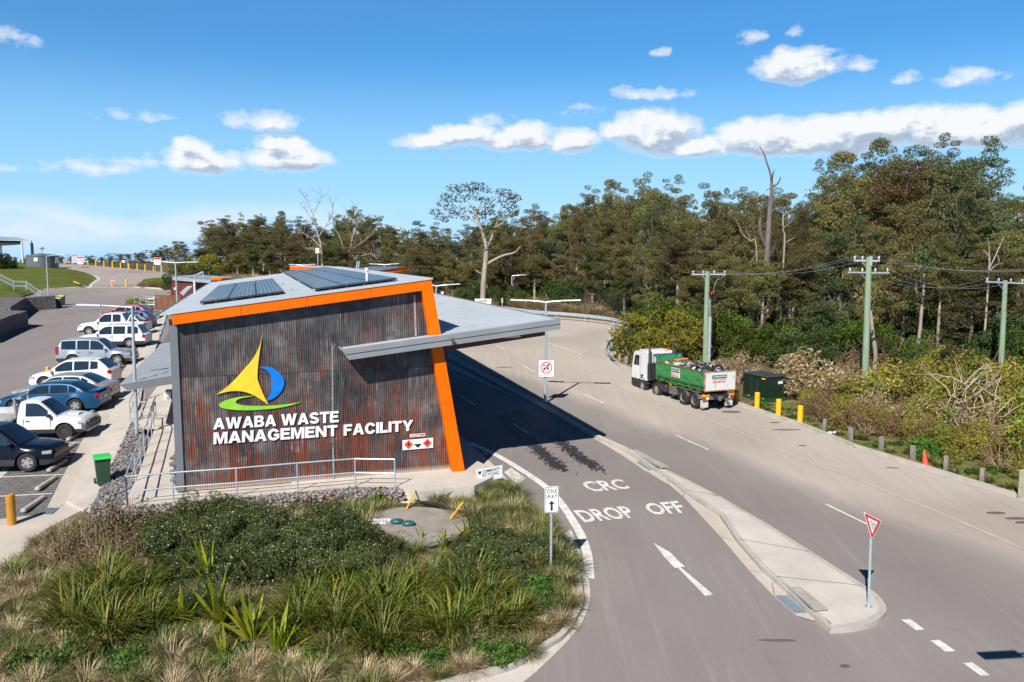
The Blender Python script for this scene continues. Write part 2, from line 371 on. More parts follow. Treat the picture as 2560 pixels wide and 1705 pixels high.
lit = ramp(t, mth(t, 'ADD', mth(t, 'MULTIPLY', shade, .95), .5), [(.30, (.33, .40, .51)), (.46, (.44, .50, .59)), (.58, (.60, .64, .69)), (.74, (.73, .74, .75))])
# low cloud sheet along the horizon, strongest on the left
band = mth(t, 'MULTIPLY', ramp(t, mth(t, 'ADD', mth(t, 'MULTIPLY', el, 6.0), .5), [(.49, (.0, .0, .0)), (.66, (1, 1, 1)), (.76, (1, 1, 1)), (.9, (0, 0, 0))]),
                 ramp(t, mth(t, 'ADD', mth(t, 'MULTIPLY', az, 1.0), .5), [(.02, (1, 1, 1)), (.27, (.8, .8, .8)), (.40, (0, 0, 0))]))
bn = noise(t, mapped(t, cb.outputs[0], (1, 3.2, 1)), 9, 6, .5)
bandm = mth(t, 'MULTIPLY', band, ramp(t, bn, [(.34, (0, 0, 0)), (.58, (1, 1, 1))]))
ccol = mixc(t, mask, (.64, .69, .75), lit); alpha = mth(t, 'MAXIMUM', mth(t, 'MULTIPLY', mask, .96), mth(t, 'MULTIPLY', bandm, .75))
em_ = t.nodes.new('ShaderNodeEmission'); L(t, ccol, em_.inputs[0]); tr_ = t.nodes.new('ShaderNodeBsdfTransparent'); mx_ = t.nodes.new('ShaderNodeMixShader'); L(t, alpha, mx_.inputs[0]); L(t, tr_.outputs[0], mx_.inputs[1]); L(t, em_.outputs[0], mx_.inputs[2])
L(t, mx_.outputs[0], t.nodes.new('ShaderNodeOutputMaterial').inputs[0])
mb = MB(); RC = 4000; na_, ne_ = 48, 16
for j in range(ne_ + 1):
    for i in range(na_ + 1):
        a = R(-50 + 100 * i / na_); e = R(-1 + 30 * j / ne_); mb.v.append((RC * math.sin(a) * math.cos(e), RC * math.cos(a) * math.cos(e), RC * math.sin(e)))
for j in range(ne_):
    for i in range(na_): k = j * (na_ + 1) + i; mb.f.append((k, k + 1, k + na_ + 2, k + na_ + 1)); mb.m.append(0)
o = mb.build('clouds', cm, org=(0, 0, 0)); o.location = (0, 0, CH); o['kind'] = 'structure'

# ---------------------------------------------------------------- setting materials
def asphalt(name, c1, c2, dust=None, n0=None, d0=0):
    m, t, b = nt(name); p = pos(t); b.inputs['Roughness'].default_value = .88; b.inputs['Specular IOR Level'].default_value = .25
    big = noise(t, mapped(t, p, (1, .35, 1), (0, 0, R(-40))), .35, 5, .6); fine = noise(t, p, 38, 3, .7); mid = noise(t, p, 2.2, 5, .6)
    c = ramp(t, big, [(.3, c2), (.7, c1)])
    if dust:
        nx, ny, stops = dust
        sp = t.nodes.new('ShaderNodeSeparateXYZ'); L(t, p, sp.inputs[0])
        acr = mth(t, 'ADD', mth(t, 'MULTIPLY', sp.outputs[0], nx), mth(t, 'MULTIPLY', sp.outputs[1], ny))
        acr = mth(t, 'ADD', acr, mth(t, 'MULTIPLY', mth(t, 'SUBTRACT', noise(t, mapped(t, p, (1, 1, 1)), .12, 3), .5), 3))
        f = mth(t, 'MULTIPLY', mth(t, 'SUBTRACT', acr, d0), 1 / 14)
        fac = ramp(t, f, stops)
        streak = noise(t, mapped(t, p, (3.0, .12, 1), (0, 0, -math.atan2(ROADDIR.x, ROADDIR.y) * -1)), 1.0, 4, .6)
        fac = mth(t, 'MULTIPLY', fac, mth(t, 'ADD', mth(t, 'MULTIPLY', streak, .8), .75))
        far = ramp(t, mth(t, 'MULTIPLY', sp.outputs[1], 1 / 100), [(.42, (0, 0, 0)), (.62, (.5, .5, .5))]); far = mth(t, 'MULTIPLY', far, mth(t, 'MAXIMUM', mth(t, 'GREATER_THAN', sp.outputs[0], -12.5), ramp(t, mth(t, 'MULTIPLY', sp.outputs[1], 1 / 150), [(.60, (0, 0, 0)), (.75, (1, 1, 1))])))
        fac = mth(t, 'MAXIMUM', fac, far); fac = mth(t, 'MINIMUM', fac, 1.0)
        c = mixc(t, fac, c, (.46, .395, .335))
    c = mixc(t, mth(t, 'MULTIPLY', mth(t, 'SUBTRACT', fine, .35), .8), c, tuple(x * 1.5 for x in c1), 'MIX')
    c = mixc(t, ramp(t, mid, [(.6, (0, 0, 0)), (.75, (.25, .25, .25))]), c, tuple(x * .72 for x in c2))
    scf = noise(t, mapped(t, p, (4.5, .16, 1), (0, 0, math.atan2(ROADDIR.x, ROADDIR.y))), 1.0, 5, .7); c = mixc(t, ramp(t, scf, [(.56, (0, 0, 0)), (.74, (.32, .32, .32))]), c, (.40, .37, .345)); c = mixc(t, ramp(t, scf, [(.26, (.35, .35, .35)), (.40, (0, 0, 0))]), c, (.10, .09, .088))
    pt = noise(t, p, .07, 2, .4); c = mixc(t, ramp(t, pt, [(.40, (.22, .22, .22)), (.48, (0, 0, 0))]), c, (.13, .115, .11))
    vo = N(t, 'ShaderNodeTexVoronoi'); vo.inputs['Scale'].default_value = .9; L(t, p, vo.inputs['Vector'])
    c = mixc(t, ramp(t, vo.outputs['Distance'], [(.012, (.8, .8, .8)), (.03, (0, 0, 0))]), c, (.38, .35, .32))
    L(t, c, b.inputs['Base Color']); bump(t, b, fine, .35, .01); MATS[name] = m; return m
ROADDIR = (G('S3', 850, 930) - G('S3', 1720, 1195)).normalized()   # along the kerb, away from the viewer
NRM = Vector((ROADDIR.y, -ROADDIR.x, 0)); d_k = NRM.x * G('S3', 850, 930).x + NRM.y * G('S3', 850, 930).y
A1, A2 = (.240, .213, .203), (.195, .173, .165)
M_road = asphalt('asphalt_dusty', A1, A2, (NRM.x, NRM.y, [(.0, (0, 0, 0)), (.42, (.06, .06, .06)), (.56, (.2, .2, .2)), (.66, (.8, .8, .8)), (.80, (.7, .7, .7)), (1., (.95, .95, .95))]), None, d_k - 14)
def concrete(name, c1, c2, scale=.8, joint=None):
    m, t, b = nt(name); p = pos(t); b.inputs['Roughness'].default_value = .85; b.inputs['Specular IOR Level'].default_value = .25
    c = ramp(t, noise(t, p, scale, 6, .65), [(.3, c2), (.65, c1)])
    st = noise(t, mapped(t, p, (1, .25, 1), (0, 0, R(30))), 3, 5, .7); c = mixc(t, ramp(t, st, [(.55, (0, 0, 0)), (.8, (.35, .35, .35))]), c, tuple(x * .6 for x in c2))
    f = noise(t, p, 45, 3, .7); c = mixc(t, mth(t, 'MULTIPLY', f, .25), c, (.3, .27, .24))
    L(t, c, b.inputs['Base Color']); bump(t, b, f, .15, .01); MATS[name] = m; return m
M_conc = concrete('concrete', (.60, .55, .49), (.48, .44, .39)); M_kerb = concrete('kerb_concrete', (.50, .46, .41), (.36, .33, .295), 1.6)
M_path = concrete('path_concrete', (.55, .495, .43), (.45, .40, .345), .6); M_white = pm('road_paint', (.74, .72, .68), (.50, .47, .44), 5, .75, detail=9)
M_pale = concrete('pale_concrete', (.60, .545, .49), (.50, .45, .40), 1.2); M_wornw = pm('worn_road_paint', (.66, .63, .58), (.36, .33, .30), 5, .8)
M_yline = pm('faded_orange_paint', (.72, .36, .08), (.45, .26, .1), 6, .8)
def groundmat():
    m, t, b = nt('forest_floor'); p = pos(t); b.inputs['Roughness'].default_value = 1; b.inputs['Specular IOR Level'].default_value = .1
    n1 = noise(t, p, .25, 6, .6); n2 = noise(t, p, 3, 6, .7)
    c = ramp(t, n1, [(.3, (.06, .052, .03)), (.5, (.13, .105, .055)), (.7, (.075, .085, .03))])
    c = mixc(t, ramp(t, n2, [(.4, (0, 0, 0)), (.7, (.8, .8, .8))]), c, (.17, .13, .075)); L(t, c, b.inputs['Base Color']); bump(t, b, n2, .8, .1); return m
def grassmat(name, g1, g2, dry, f=.55):
    m, t, b = nt(name); p = pos(t); b.inputs['Roughness'].default_value = 1; b.inputs['Specular IOR Level'].default_value = .1
    n1 = noise(t, p, .35, 6, .65); n2 = noise(t, p, 5, 6, .7); n3 = noise(t, p, 1.1, 5, .6)
    c = ramp(t, n1, [(.34, g1), (.6, g2)]); c = mixc(t, ramp(t, n3, [(f, (0, 0, 0)), (f + .15, (.85, .85, .85))]), c, dry)
    c = mixc(t, ramp(t, n2, [(.35, (.7, .7, .7)), (.6, (0, 0, 0))]), c, tuple(x * .35 for x in g1)); L(t, c, b.inputs['Base Color']); bump(t, b, n2, 1, .12); MATS[name] = m; return m
M_ground = groundmat(); M_bank = grassmat('bank_grass', (.085, .13, .018), (.15, .185, .035), (.20, .15, .055), .50)
M_verge = grassmat('verge_grass', (.13, .17, .035), (.21, .21, .06), (.32, .22, .12), .48); M_soil = grassmat('garden_soil', (.10, .07, .04), (.20, .145, .09), (.30, .225, .15), .42)

# ---------------------------------------------------------------- ground
mb = MB(); xs = list(range(-700, 701, 50)); ys = [-60, -20, 0, 20, 40, 80, 120, 150, 165, 175, 190, 220, 260, 320, 400, 520, 700, 1000, 1500]
for y in ys:
    for x in xs: mb.v.append((x, y, T(x, y) - .01 - (0 if y < 150 else .02)))
nx = len(xs)
for j in range(len(ys) - 1):
    for i in range(nx - 1): mb.f.append((j * nx + i, j * nx + i + 1, (j + 1) * nx + i + 1, (j + 1) * nx + i)); mb.m.append(0)
struct('ground', mb, M_ground)

# asphalt: one sheet for the road, the drop-off lane and the car park lane
right_kerb = [Vector((18.5, -3, 0))] + [G('S3', 2355, 1392), G('S3', 1720, 1195), G('S3', 1340, 1080), G('S3', 850, 930), G('S3', 380, 740), G('S3', 0, 612)]
right_kerb[0] = right_kerb[1] + (right_kerb[1] - right_kerb[2]).normalized() * 16
bend = smooth_pts([G('R6', 1440, 925), G('R6', 200, 525), G('R6', 0, 425), G('R5', 2265, 1213), G('R5', 2120, 1130), G('R5', 2055, 1075), G('R5', 2042, 1020), G('R5', 2075, 955), G('R5', 2150, 900), G('R5', 2265, 855), G('R5', 2700, 800)], 5)
right_edge = right_kerb + bend
back = [G('R5', 2700, 800), G('R5', 2265, 752), G('R5', 2050, 712), G('R5', 1850, 692), G('R5', 1580, 668), G('R5', 1000, 622), G('R5', 300, 560), G('S2', 900, 590), G('P', 700, 700), G('P', 565, 694), G('R1', 1600, 470), G('R1', 1490, 442), G('R1', 1190, 410), G('R1', 880, 385), G('R1', 590, 358), G('R1', 200, 322), G('R1', -400, 300)]
outline = [Vector((right_kerb[0].x, right_kerb[0].y, 0))] + right_edge[1:] + back[1:] + [Vector((-90, 120, 0)), Vector((-60, 40, 0)), Vector((-40, 0, 0)), Vector((0, -2, 0))]
sh = sheet(outline, .02, .02); struct('road', sh, M_road)

def kerb(pts, w=.16, h=.14, name='kerb', mat=None, side=1, mb=None):
    m = mb or MB(); a = pts; b = offs(pts, w * side); n = len(pts)
    vs = [onT(p, h) for p in a] + [onT(p, h) for p in b] + [onT(p, -.1) for p in a] + [onT(p, -.1) for p in b]
    fs = []
    for i in range(n - 1): fs += [(i, i + 1, n + i + 1, n + i), (i, 2 * n + i, 2 * n + i + 1, i + 1), (n + i, n + i + 1, 3 * n + i + 1, 3 * n + i)]
    fs += [(0, n, 3 * n, 2 * n), (n - 1, 3 * n - 1, 4 * n - 1, 2 * n - 1)]
    m.add(vs, fs)
    if mb is None: return struct(name, m, mat or M_kerb)
kerb(right_edge, side=-1)
mbg = MB(); ribbon(mbg, offs(right_edge, .12), .2, .026); struct('gutter', mbg, M_kerb)

# ---------------------------------------------------------------- median island beside the drop-off lane
isl_r = [G('R5', 345, 1045, .15), G('R5', 860, 1325, .15), G('R5', 1330, 1568, .15), G('R7', 1450, 112, .15), G('R7', 1640, 192, .15), G('R7', 1690, 217, .15), G('R7', 2020, 402, .15), G('R8', 0, 125, .15), G('R8', 370, 340, .15), G('R8', 720, 560, .15), G('R8', 1130, 822, .15)]
isl_tip = smooth_pts([G('R8', 1130, 822, .15), G('R8', 1225, 890, .15), G('R8', 1285, 975, .15), G('R8', 1278, 1030, .15), G('R8', 1190, 1095, .15), G('R8', 1040, 1135, .15), G('R8', 855, 1150, .15)], 5)[1:]
isl_l = [G('R8', 752, 1062, .15), G('R8', 405, 745, .15), G('R8', 330, 682, .15), G('R8', 130, 455, .15), G('R8', 0, 262, .15), G('R7', 2170, 585, .15), G('R7', 2010, 460, .15), G('R7', 1680, 245, .15), G('R7', 1440, 130, .15), G('R7', 1230, 20, .15), G('R5', 330, 1100, .15)]
isl = isl_r + isl_tip + isl_l
struct('median_kerb', sheet(isl, .15, .25), M_kerb)
cen = offs(isl, 0)
inner = offs(isl + [isl[0]], -.17)[:-1]
struct('median_paving', sheet(inner[1:-1], .156, .1), M_conc)
gut_o = [G('R8', 740, 1095), G('R8', 600, 1062), G('R8', 420, 908), G('R8', 230, 712), G('R8', 0, 440), G('R7', 2170, 655), G('R7', 2050, 550), G('R7', 1830, 422), G('R7', 1600, 268), G('R7', 1390, 142), G('R7', 1140, 0), G('R5', 760, 1400), G('R5', 325, 1205)]
mbg = MB(); gi_ = [p for p in isl_l]; sheet(gut_o + isl_l[::-1], .027, .02, mb=mbg); struct('gutter', mbg, M_path)
mj = MB()
for (a_, b_), n_ in (((isl_l[3], isl_r[9]), 1), ((isl_l[5], isl_r[7]), 1), ((isl_l[1], isl_r[10]), 1), ((isl_l[7], isl_r[5]), 1)): ribbon(mj, [a_.lerp(b_, .04), a_.lerp(b_, .96)], .025, .160)
ga1, ga2 = offs(isl_l[1:7], .0), offs(isl_l[1:7], .0)
for i_ in range(len(gut_o) - 4):
    p_ = gut_o[i_ + 1]; q_ = min(isl_l, key=lambda v: (v - p_).length); ribbon(mj, [p_.lerp(q_, .05), p_.lerp(q_, .9)], .02, .031)
struct('paving_joint', mj, pm('joint_dark', (.16, .14, .12), rough=1))
# kerb inlet drains
def inlet(rg, a, b, back_, grate):
    o = thing('drain_inlet', 'steel lipped kerb drain inlet ' + back_, 'drain', G(rg, *a), 'kerb inlet drains'); pa, pb = G(rg, *a, .0), G(rg, *b, .0); d = (pb - pa).normalized(); n = Vector((d.y, -d.x, 0))
    c = (pa + pb) / 2; ln = (pb - pa).length; yaw = math.atan2(d.y, d.x)
    MB().box(onT(c, .078) + n * .02, (ln, .06, .115), ax=yaw).build('opening', pm('drain_void', (.004, .004, .005), rough=1), o)
    MB().box(onT(c, .153) + n * -.14, (ln + .3, .36, .03), ax=yaw).build('lintel', pm('lintel_concrete', (.42, .385, .33), (.30, .275, .24), 3, .9), o); MB().box(onT(c, .150) + n * .035, (ln + .1, .03, .05), ax=yaw).build('steel_edge', pm('drain_steel', (.30, .35, .37), (.22, .25, .27), 6, .6, .3), o)
    m = MB(); g = [G(rg, *q) for q in grate]
    k = 14
    for i in range(k):
        f0 = (i + .15) / k; f1 = (i + .72) / k
        a0 = g[0].lerp(g[1], f0); a1 = g[0].lerp(g[1], f1); b0 = g[3].lerp(g[2], f0); b1 = g[3].lerp(g[2], f1)
        m.prism([onT(a0, .046), onT(a1, .046), onT(b1, .046), onT(b0, .046)], (0, 0, -.012))
    m.prism([onT(q, .032) for q in g], (0, 0, -.01), 1)
    m.build('grate', [pm('galv_grate', (.26, .33, .37), (.20, .26, .30), 5, .6, .2), MATS['drain_void']], o)
inlet('R8', (430, 775), (715, 1048), 'near the rounded end of the median', [(425, 905), (575, 1035), (665, 1035), (520, 905)])
inlet('R7', (1700, 262), (1958, 430), 'halfway along the median by the drop-off words', [(1745, 345), (1855, 415), (1925, 420), (1800, 345)])

# ---------------------------------------------------------------- left kerb, garden
gk_o = smooth_pts([G('R7', 180, 110), G('R7', 400, 300), G('R7', 560, 455), G('R7', 650, 560), G('R7', 780, 700), G('R7', 930, 852), G('R7', 1010, 930), G('R7', 1100, 1040), G('R7', 1230, 1210), G('R7', 1300, 1330), G('S5', 2085, 770), G('S5', 2097, 880), G('S5', 2085, 985), G('S5', 2030, 1120), G('S5', 1920, 1260), G('S5', 1780, 1400), G('S5', 1590, 1568), G('S5', 1350, 1700), G('S5', 1000, 1820), G('S5', 400, 1930), G('S5', -200, 1950)], 4)
gk_i = smooth_pts([G('R7', 60, 160), G('R7', 250, 360), G('R7', 400, 480), G('R7', 600, 590), G('R7', 730, 740), G('R7', 870, 870), G('R7', 980, 990), G('S5', 1880, 570), G('S5', 1960, 720), G('S5', 1990, 850), G('S5', 1995, 980), G('S5', 1930, 1120), G('S5', 1850, 1230), G('S5', 1740, 1300), G('S5', 1580, 1395), G('S5', 1430, 1475), G('S5', 1150, 1545), G('S5', 800, 1640), G('S5', 200, 1750), G('S5', -200, 1780)], 4)
struct('pavement', sheet(gk_o + gk_i[::-1], .035, .03), M_pale)
kerb(gk_i, .15, .15, side=1)
# ---------------------------------------------------------------- road markings (thin painted sheets)
DM = .034
def mark(name, fn, mat=None): m = MB(); fn(m); return struct(name, m, mat or M_white)
def quadz(m, rg, pts, dz=DM): m.poly([G(rg, *p, dz) for p in pts])
def line(m, pts, w, k=4, dz=DM): ribbon(m, smooth_pts(pts, k), w, dz)
def f(m):
    for q in ([(1405, 1083), (1475, 1077), (1585, 1158), (1520, 1163)], [(1628, 1242), (1700, 1237), (1825, 1325), (1745, 1330)], [(1882, 1417), (1955, 1412), (2093, 1512), (2020, 1517)]): quadz(m, 'R8', q)
mark('holding_line', f)
def f(m):
    quadz(m, 'R7', [(1902, 1057), (1995, 1180), (2090, 1283), (2120, 1281), (2145, 1277), (2188, 1275), (2110, 1205), (2060, 1150)])
    P = [G('R7', 2120, 1280, DM), G('R7', 2143, 1276, DM), G('D', 1640, 1367, DM), G('D', 1621, 1370, DM)]; m.poly(P)
mark('direction_arrow', f)
def gq(m, s, TL, TR, BL, BR, off=.028):
    put_text(m, s, G('R7', *TL, DM), G('R7', *TR, DM), G('R7', *BL, DM), G('R7', *BR, DM), off=off, nrm=(0, 0, 1))
mark('painted_word', lambda m: gq(m, 'CRC', (1236, 516), (1616, 490), (1352, 606), (1700, 576)))
mark('painted_word', lambda m: gq(m, 'DROP', (1182, 770), (1652, 728), (1292, 878), (1765, 832)))
mark('painted_word', lambda m: gq(m, 'OFF', (1800, 712), (2112, 682), (1892, 812), (2208, 788)))
def f(m):
    line(m, [G('R7', *p) for p in ((262, 172), (480, 272), (700, 400), (940, 565), (1080, 715), (1190, 880), (1262, 1010), (1308, 1150), (1325, 1260), (1332, 1387))], .27, 5)
    quadz(m, 'R7', [(355, 238), (430, 268), (415, 276)])
mark('edge_line', f)
def f(m):
    quadz(m, 'R7', [(570, 428), (632, 388), (765, 483), (688, 540)]); quadz(m, 'R7', [(1105, 975), (1167, 935), (1250, 1140), (1243, 1163)])
mark('worn_hatching', f, M_wornw)
def f(m):
    for a, b in (((1835, 188), (2220, 358)), ): line(m, [G('S8', *a), G('S8', *b)], .10, 1)
    line(m, [G('R8', 818, 193), G('R8', 1160, 360)], .10, 1)
    for a, b in (((1810, 1505), (2050, 1610)), ((1168, 1198), (1292, 1270)), ((862, 975), (972, 1024))): line(m, [G('R5', *a), G('R5', *b)], .11, 1)
mark('lane_dash', f)
mark('lane_dash', lambda m: (line(m, [G('D', 1058, 911), G('D', 1094, 934)], .1, 1), line(m, [G('D', 1180, 975), G('D', 1215, 998)], .1, 1)))
def f(m):
    a = [G('R5', *p) for p in ((1975, 972), (1885, 1018), (1820, 1072), (1793, 1130), (1805, 1180), (1862, 1245), (1980, 1322), (2120, 1392))] + [G('R6', *p) for p in ((0, 705), (250, 800), (600, 925), (950, 1065))] + [G('S3', *p) for p in ((0, 868), (300, 1010), (600, 1120), (900, 1222))] + [G('R8', *p) for p in ((1060, 0), (1400, 142), (1800, 302), (2355, 545), (2700, 700))]
    line(m, a, .085, 4)
    line(m, [G('R5', *p) for p in ((1335, 922), (1480, 900), (1600, 870), (1690, 830), (1745, 797))], .12); line(m, [G('R5', 330, 1041), G('R5', 1010, 1033)], .1, 1)
mark('edge_line', f, pm('thin_road_paint', (.55, .51, .46), (.42, .38, .34), 3, .8))
def f(m):
    for a, b in (((1405, 936), (1432, 942)), ((1440, 952), (1485, 962)), ((1490, 969), (1540, 982)), ((1545, 986), (1590, 998)), ((1595, 1004), (1642, 1016)), ((1648, 1023), (1695, 1036)), ((1702, 1044), (1748, 1056)), ((1756, 1064), (1805, 1076))): line(m, [G('R5', *a), G('R5', *b)], .2, 1)
mark('give_way_line', f)
def f(m):
    for rg, x, y, a_, b_ in (('R8', 2130, 260, .38, .12), ('R8', 2295, 303, .42, .13), ('R8', 2350, 335, .3, .12), ('R6', 1420, 1033, .55, .22), ('S3', 130, 705, .3, .1), ('S3', 240, 770, .7, .1), ('S3', 380, 912, .2, .07), ('S3', 870, 930, .25, .08), ('S3', 1180, 1110, .3, .06), ('R8', 970, 1450, .12, .08), ('R8', 450, 1250, .5, .06), ('R5', 960, 1215, .6, .12)):
        c_ = G(rg, x, y); m.poly([onT(c_ + Vector((math.cos(k / 9 * 6.283) * a_ * rnd.uniform(.8, 1.1), math.sin(k / 9 * 6.283) * b_ * rnd.uniform(.8, 1.1), 0)), .029) for k in range(9)])
mark('oil_spots', f, pm('oil_spot', (.11, .085, .075), (.16, .13, .115), 6, .7))
# damp tyre stains in front of the canopy shade
def stainmat():
    m, t, b = nt('tyre_stain'); p = pos(t); n = noise(t, mapped(t, p, (1.0, .45, 1), (0, 0, R(-33))), 7, 8, .75); uv = t.nodes.new('ShaderNodeUVMap').outputs[0]
    s = t.nodes.new('ShaderNodeSeparateXYZ'); L(t, uv, s.inputs[0]); e = mth(t, 'SUBTRACT', .5, mth(t, 'ABSOLUTE', mth(t, 'SUBTRACT', s.outputs[0], .5)))
    e2 = mth(t, 'MULTIPLY', e, mth(t, 'MINIMUM', mth(t, 'MULTIPLY', mth(t, 'SUBTRACT', 1.0, s.outputs[1]), 3), 1.0))
    fac = ramp(t, mth(t, 'ADD', n, mth(t, 'MULTIPLY', e2, .62)), [(.64, (0, 0, 0)), (.70, (1, 1, 1))]); b.inputs['Base Color'].default_value = (.035, .028, .026, 1); b.inputs['Roughness'].default_value = .6
    tr = t.nodes.new('ShaderNodeBsdfTransparent'); mx = t.nodes.new('ShaderNodeMixShader'); L(t, fac, mx.inputs[0]); L(t, tr.outputs[0], mx.inputs[1]); L(t, b.outputs[0], mx.inputs[2]); L(t, mx.outputs[0], t.nodes['Material Output'].inputs[0]); return m
def stain(pts, w):
    m = MB(); P = smooth_pts([G('R7', *p) for p in pts], 4); ribbon(m, P, w, .03); o = m.build('tyre_stain', stainmat_, org=(0, 0, 0)); o['kind'] = 'structure'
    uvl = o.data.uv_layers.new(name='UVMap'); n = len(P)
    for lp in o.data.loops: i = lp.vertex_index; uvl.data[lp.index].uv = (0 if i < n else 1, (i % n) / (n - 1))
stainmat_ = stainmat()
stain([(700, -120), (900, 40), (1090, 175), (1220, 285), (1340, 360), (1440, 430), (1500, 470)], 1.15); stain([(560, -80), (700, 80), (860, 215), (960, 300), (1050, 380), (1130, 425), (1210, 470)], 1.2)

# ---------------------------------------------------------------- car park surfaces
def paver():
    m, t, b = nt('pavers'); p = pos(t); v = mapped(t, p, (1, 1, 1), (0, 0, R(-8))); br = t.nodes.new('ShaderNodeTexBrick'); L(t, v, br.inputs['Vector'])
    br.inputs['Scale'].default_value = 1.0; br.inputs['Brick Width'].default_value = .46; br.inputs['Row Height'].default_value = .27; br.inputs['Mortar Size'].default_value = .022
    br.inputs['Color1'].default_value = (.155, .15, .155, 1); br.inputs['Color2'].default_value = (.115, .112, .118, 1); br.inputs['Mortar'].default_value = (.045, .043, .043, 1)
    c = mixc(t, ramp(t, noise(t, p, 1.3, 5), [(.4, (0, 0, 0)), (.75, (.5, .5, .5))]), br.outputs[0], (.22, .20, .18)); L(t, c, b.inputs['Base Color']); b.inputs['Roughness'].default_value = .85; return m
pav_l = [G('R1', 1290, 800), G('R1', 872, 1290), G('R2', 20, 895), G('R2', -400, 1260)]
pav_r = [G('R2', 290, 1300), G('R2', 345, 1215), G('R2', 500, 905), G('R2', 640, 645), G('R2', 745, 455), G('R2', 960, 95), G('R1', 1215, 1240), G('R1', 1350, 1010), G('R1', 1450, 840), G('R1', 1475, 797)]
struct('paving', sheet(pav_l + pav_r, .03, .02), paver())
m = MB(); ribbon(m, pav_l, .25, .036); struct('edge_strip', m, M_pale)
kb = [G('R2', 520, 1130), G('R2', 560, 1055), G('R2', 720, 715), G('R2', 800, 585), G('R2', 930, 330), G('R2', 1000, 200), G('R1', 1265, 1305), G('R1', 1400, 1012), G('R1', 1480, 850), G('R1', 1505, 797)]
struct('gutter', sheet(pav_r[1:] + kb[::-1], .034, .03), M_path)
pa_r = [G('R2', 705, 1200, .1), G('R2', 800, 985, .1), G('R2', 940, 700, .1), G('R2', 1030, 500, .1), G('R2', 1100, 330, .1), G('R1', 1345, 1300, .1), G('R1', 1420, 1180, .1), G('R1', 1500, 950, .1), G('R1', 1530, 850, .1), G('R1', 1545, 797, .1)]
struct('footpath', sheet(kb + pa_r[::-1], .13, .2), M_conc)
struct('footpath', sheet([G('S4', -400, 250), G('S4', 0, 262), G('S4', 240, 235), G('S4', 290, 225), G('S4', 410, 175), G('S4', 470, 110), G('S4', 640, 150), G('S4', 300, 330), G('S4', 205, 400), G('S4', 130, 510), G('S4', 0, 625), G('S4', -400, 900)], .04, .05), M_path)
m = MB(); gp = [G('S4', 285, 232), G('S4', 310, 190), G('S4', 388, 193), G('S4', 345, 232)]
for k in range(10):
    a, b2 = k / 10, (k + .6) / 10; m.prism([onT(gp[0].lerp(gp[3], a), .06), onT(gp[0].lerp(gp[3], b2), .06), onT(gp[1].lerp(gp[2], b2), .06), onT(gp[1].lerp(gp[2], a), .06)], (0, 0, -.015))
m.prism([onT(q, .048) for q in gp], (0, 0, -.01), 1)
o = m.build('drain_grate', [MATS['galv_grate'], MATS['drain_void']], org=gp[0]); tag(o, 'slotted steel drain grate at the near end of the car park gutter', 'drain')
BH = (G('R2', 495, 905) - G('R2', 0, 925)).normalized(); BYAW = math.atan2(BH.y, BH.x); BP = Vector((-BH.y, BH.x, 0))
def f(m):
    for rg, a, b in (('R2', (-60, 928), (495, 905)), ('R2', (-60, 1079), (412, 1055)), ('R2', (455, 659), (635, 650)), ('R2', (600, 466), (742, 459)), ('R2', (435, 768), (575, 764)), ('R1', (455, 1322), (1120, 1322)), ('R1', (500, 1273), (760, 1277)), ('R1', (1000, 1230), (1200, 1232)), ('R1', (1180, 1140), (1290, 1140)), ('R1', (1290, 1030), (1380, 1030)), ('R1', (1270, 970), (1400, 970))):
        line(m, [G(rg, *a), G(rg, *b)], .10, 1, .04)
mark('bay_line', f)
def f(m):
    line(m, [G('R1', 385, 1374), G('R1', 1130, 1374)], .10, 1, .04)
    for k in range(4): line(m, [G('R1', 1020 + k * 4, 1440 + k * 15), G('R1', 1085 - k * 8, 1444 + k * 14)], .12, 1, .04)
    line(m, [G('R1', 1330, 862), G('R1', 1440, 862)], .3, 1, .04)
mark('bay_line', f, M_yline)
# wheel stops
ws_mat = concrete('wheel_stop_concrete', (.48, .44, .39), (.36, .33, .29), 3)
for i, (rg, x, y, lb) in enumerate([('R2', 265, 1150, 'in the nearest empty bay'), ('R2', 366, 985, 'in the second empty bay from the front'), ('R2', 450, 845, 'in front of the navy off-roader'), ('R2', 526, 712, 'between the navy off-roader and the white tray ute'), ('R2', 590, 610, 'under the nose of the white tray ute'), ('R2', 690, 437, 'behind the blue sedan'), ('R2', 905, 118, 'in the hatched bay behind the white hatchback'), ('R2', 935, 74, 'in the empty bay next to the silver wagon'), ('R2', 958, 42, 'at the nose of the silver wagon'), ('R1', 1215, 1162, 'right of the silver wagon'), ('R1', 1398, 905, 'behind the red hatchback'), ('R1', 1437, 838, 'in the farthest empty bay')]):
    p = G(rg, x, y); m = MB(); m.box((0, 0, .07), (.17, 1.55, .13), bev=.04)
    o = m.build('wheel_stop', ws_mat, org=(0, 0, 0)); o.location = onT(p, .03); o.rotation_euler = (0, 0, BYAW); tag(o, 'low concrete wheel stop ' + lb, 'wheel stop', 'concrete wheel stops of the car park')

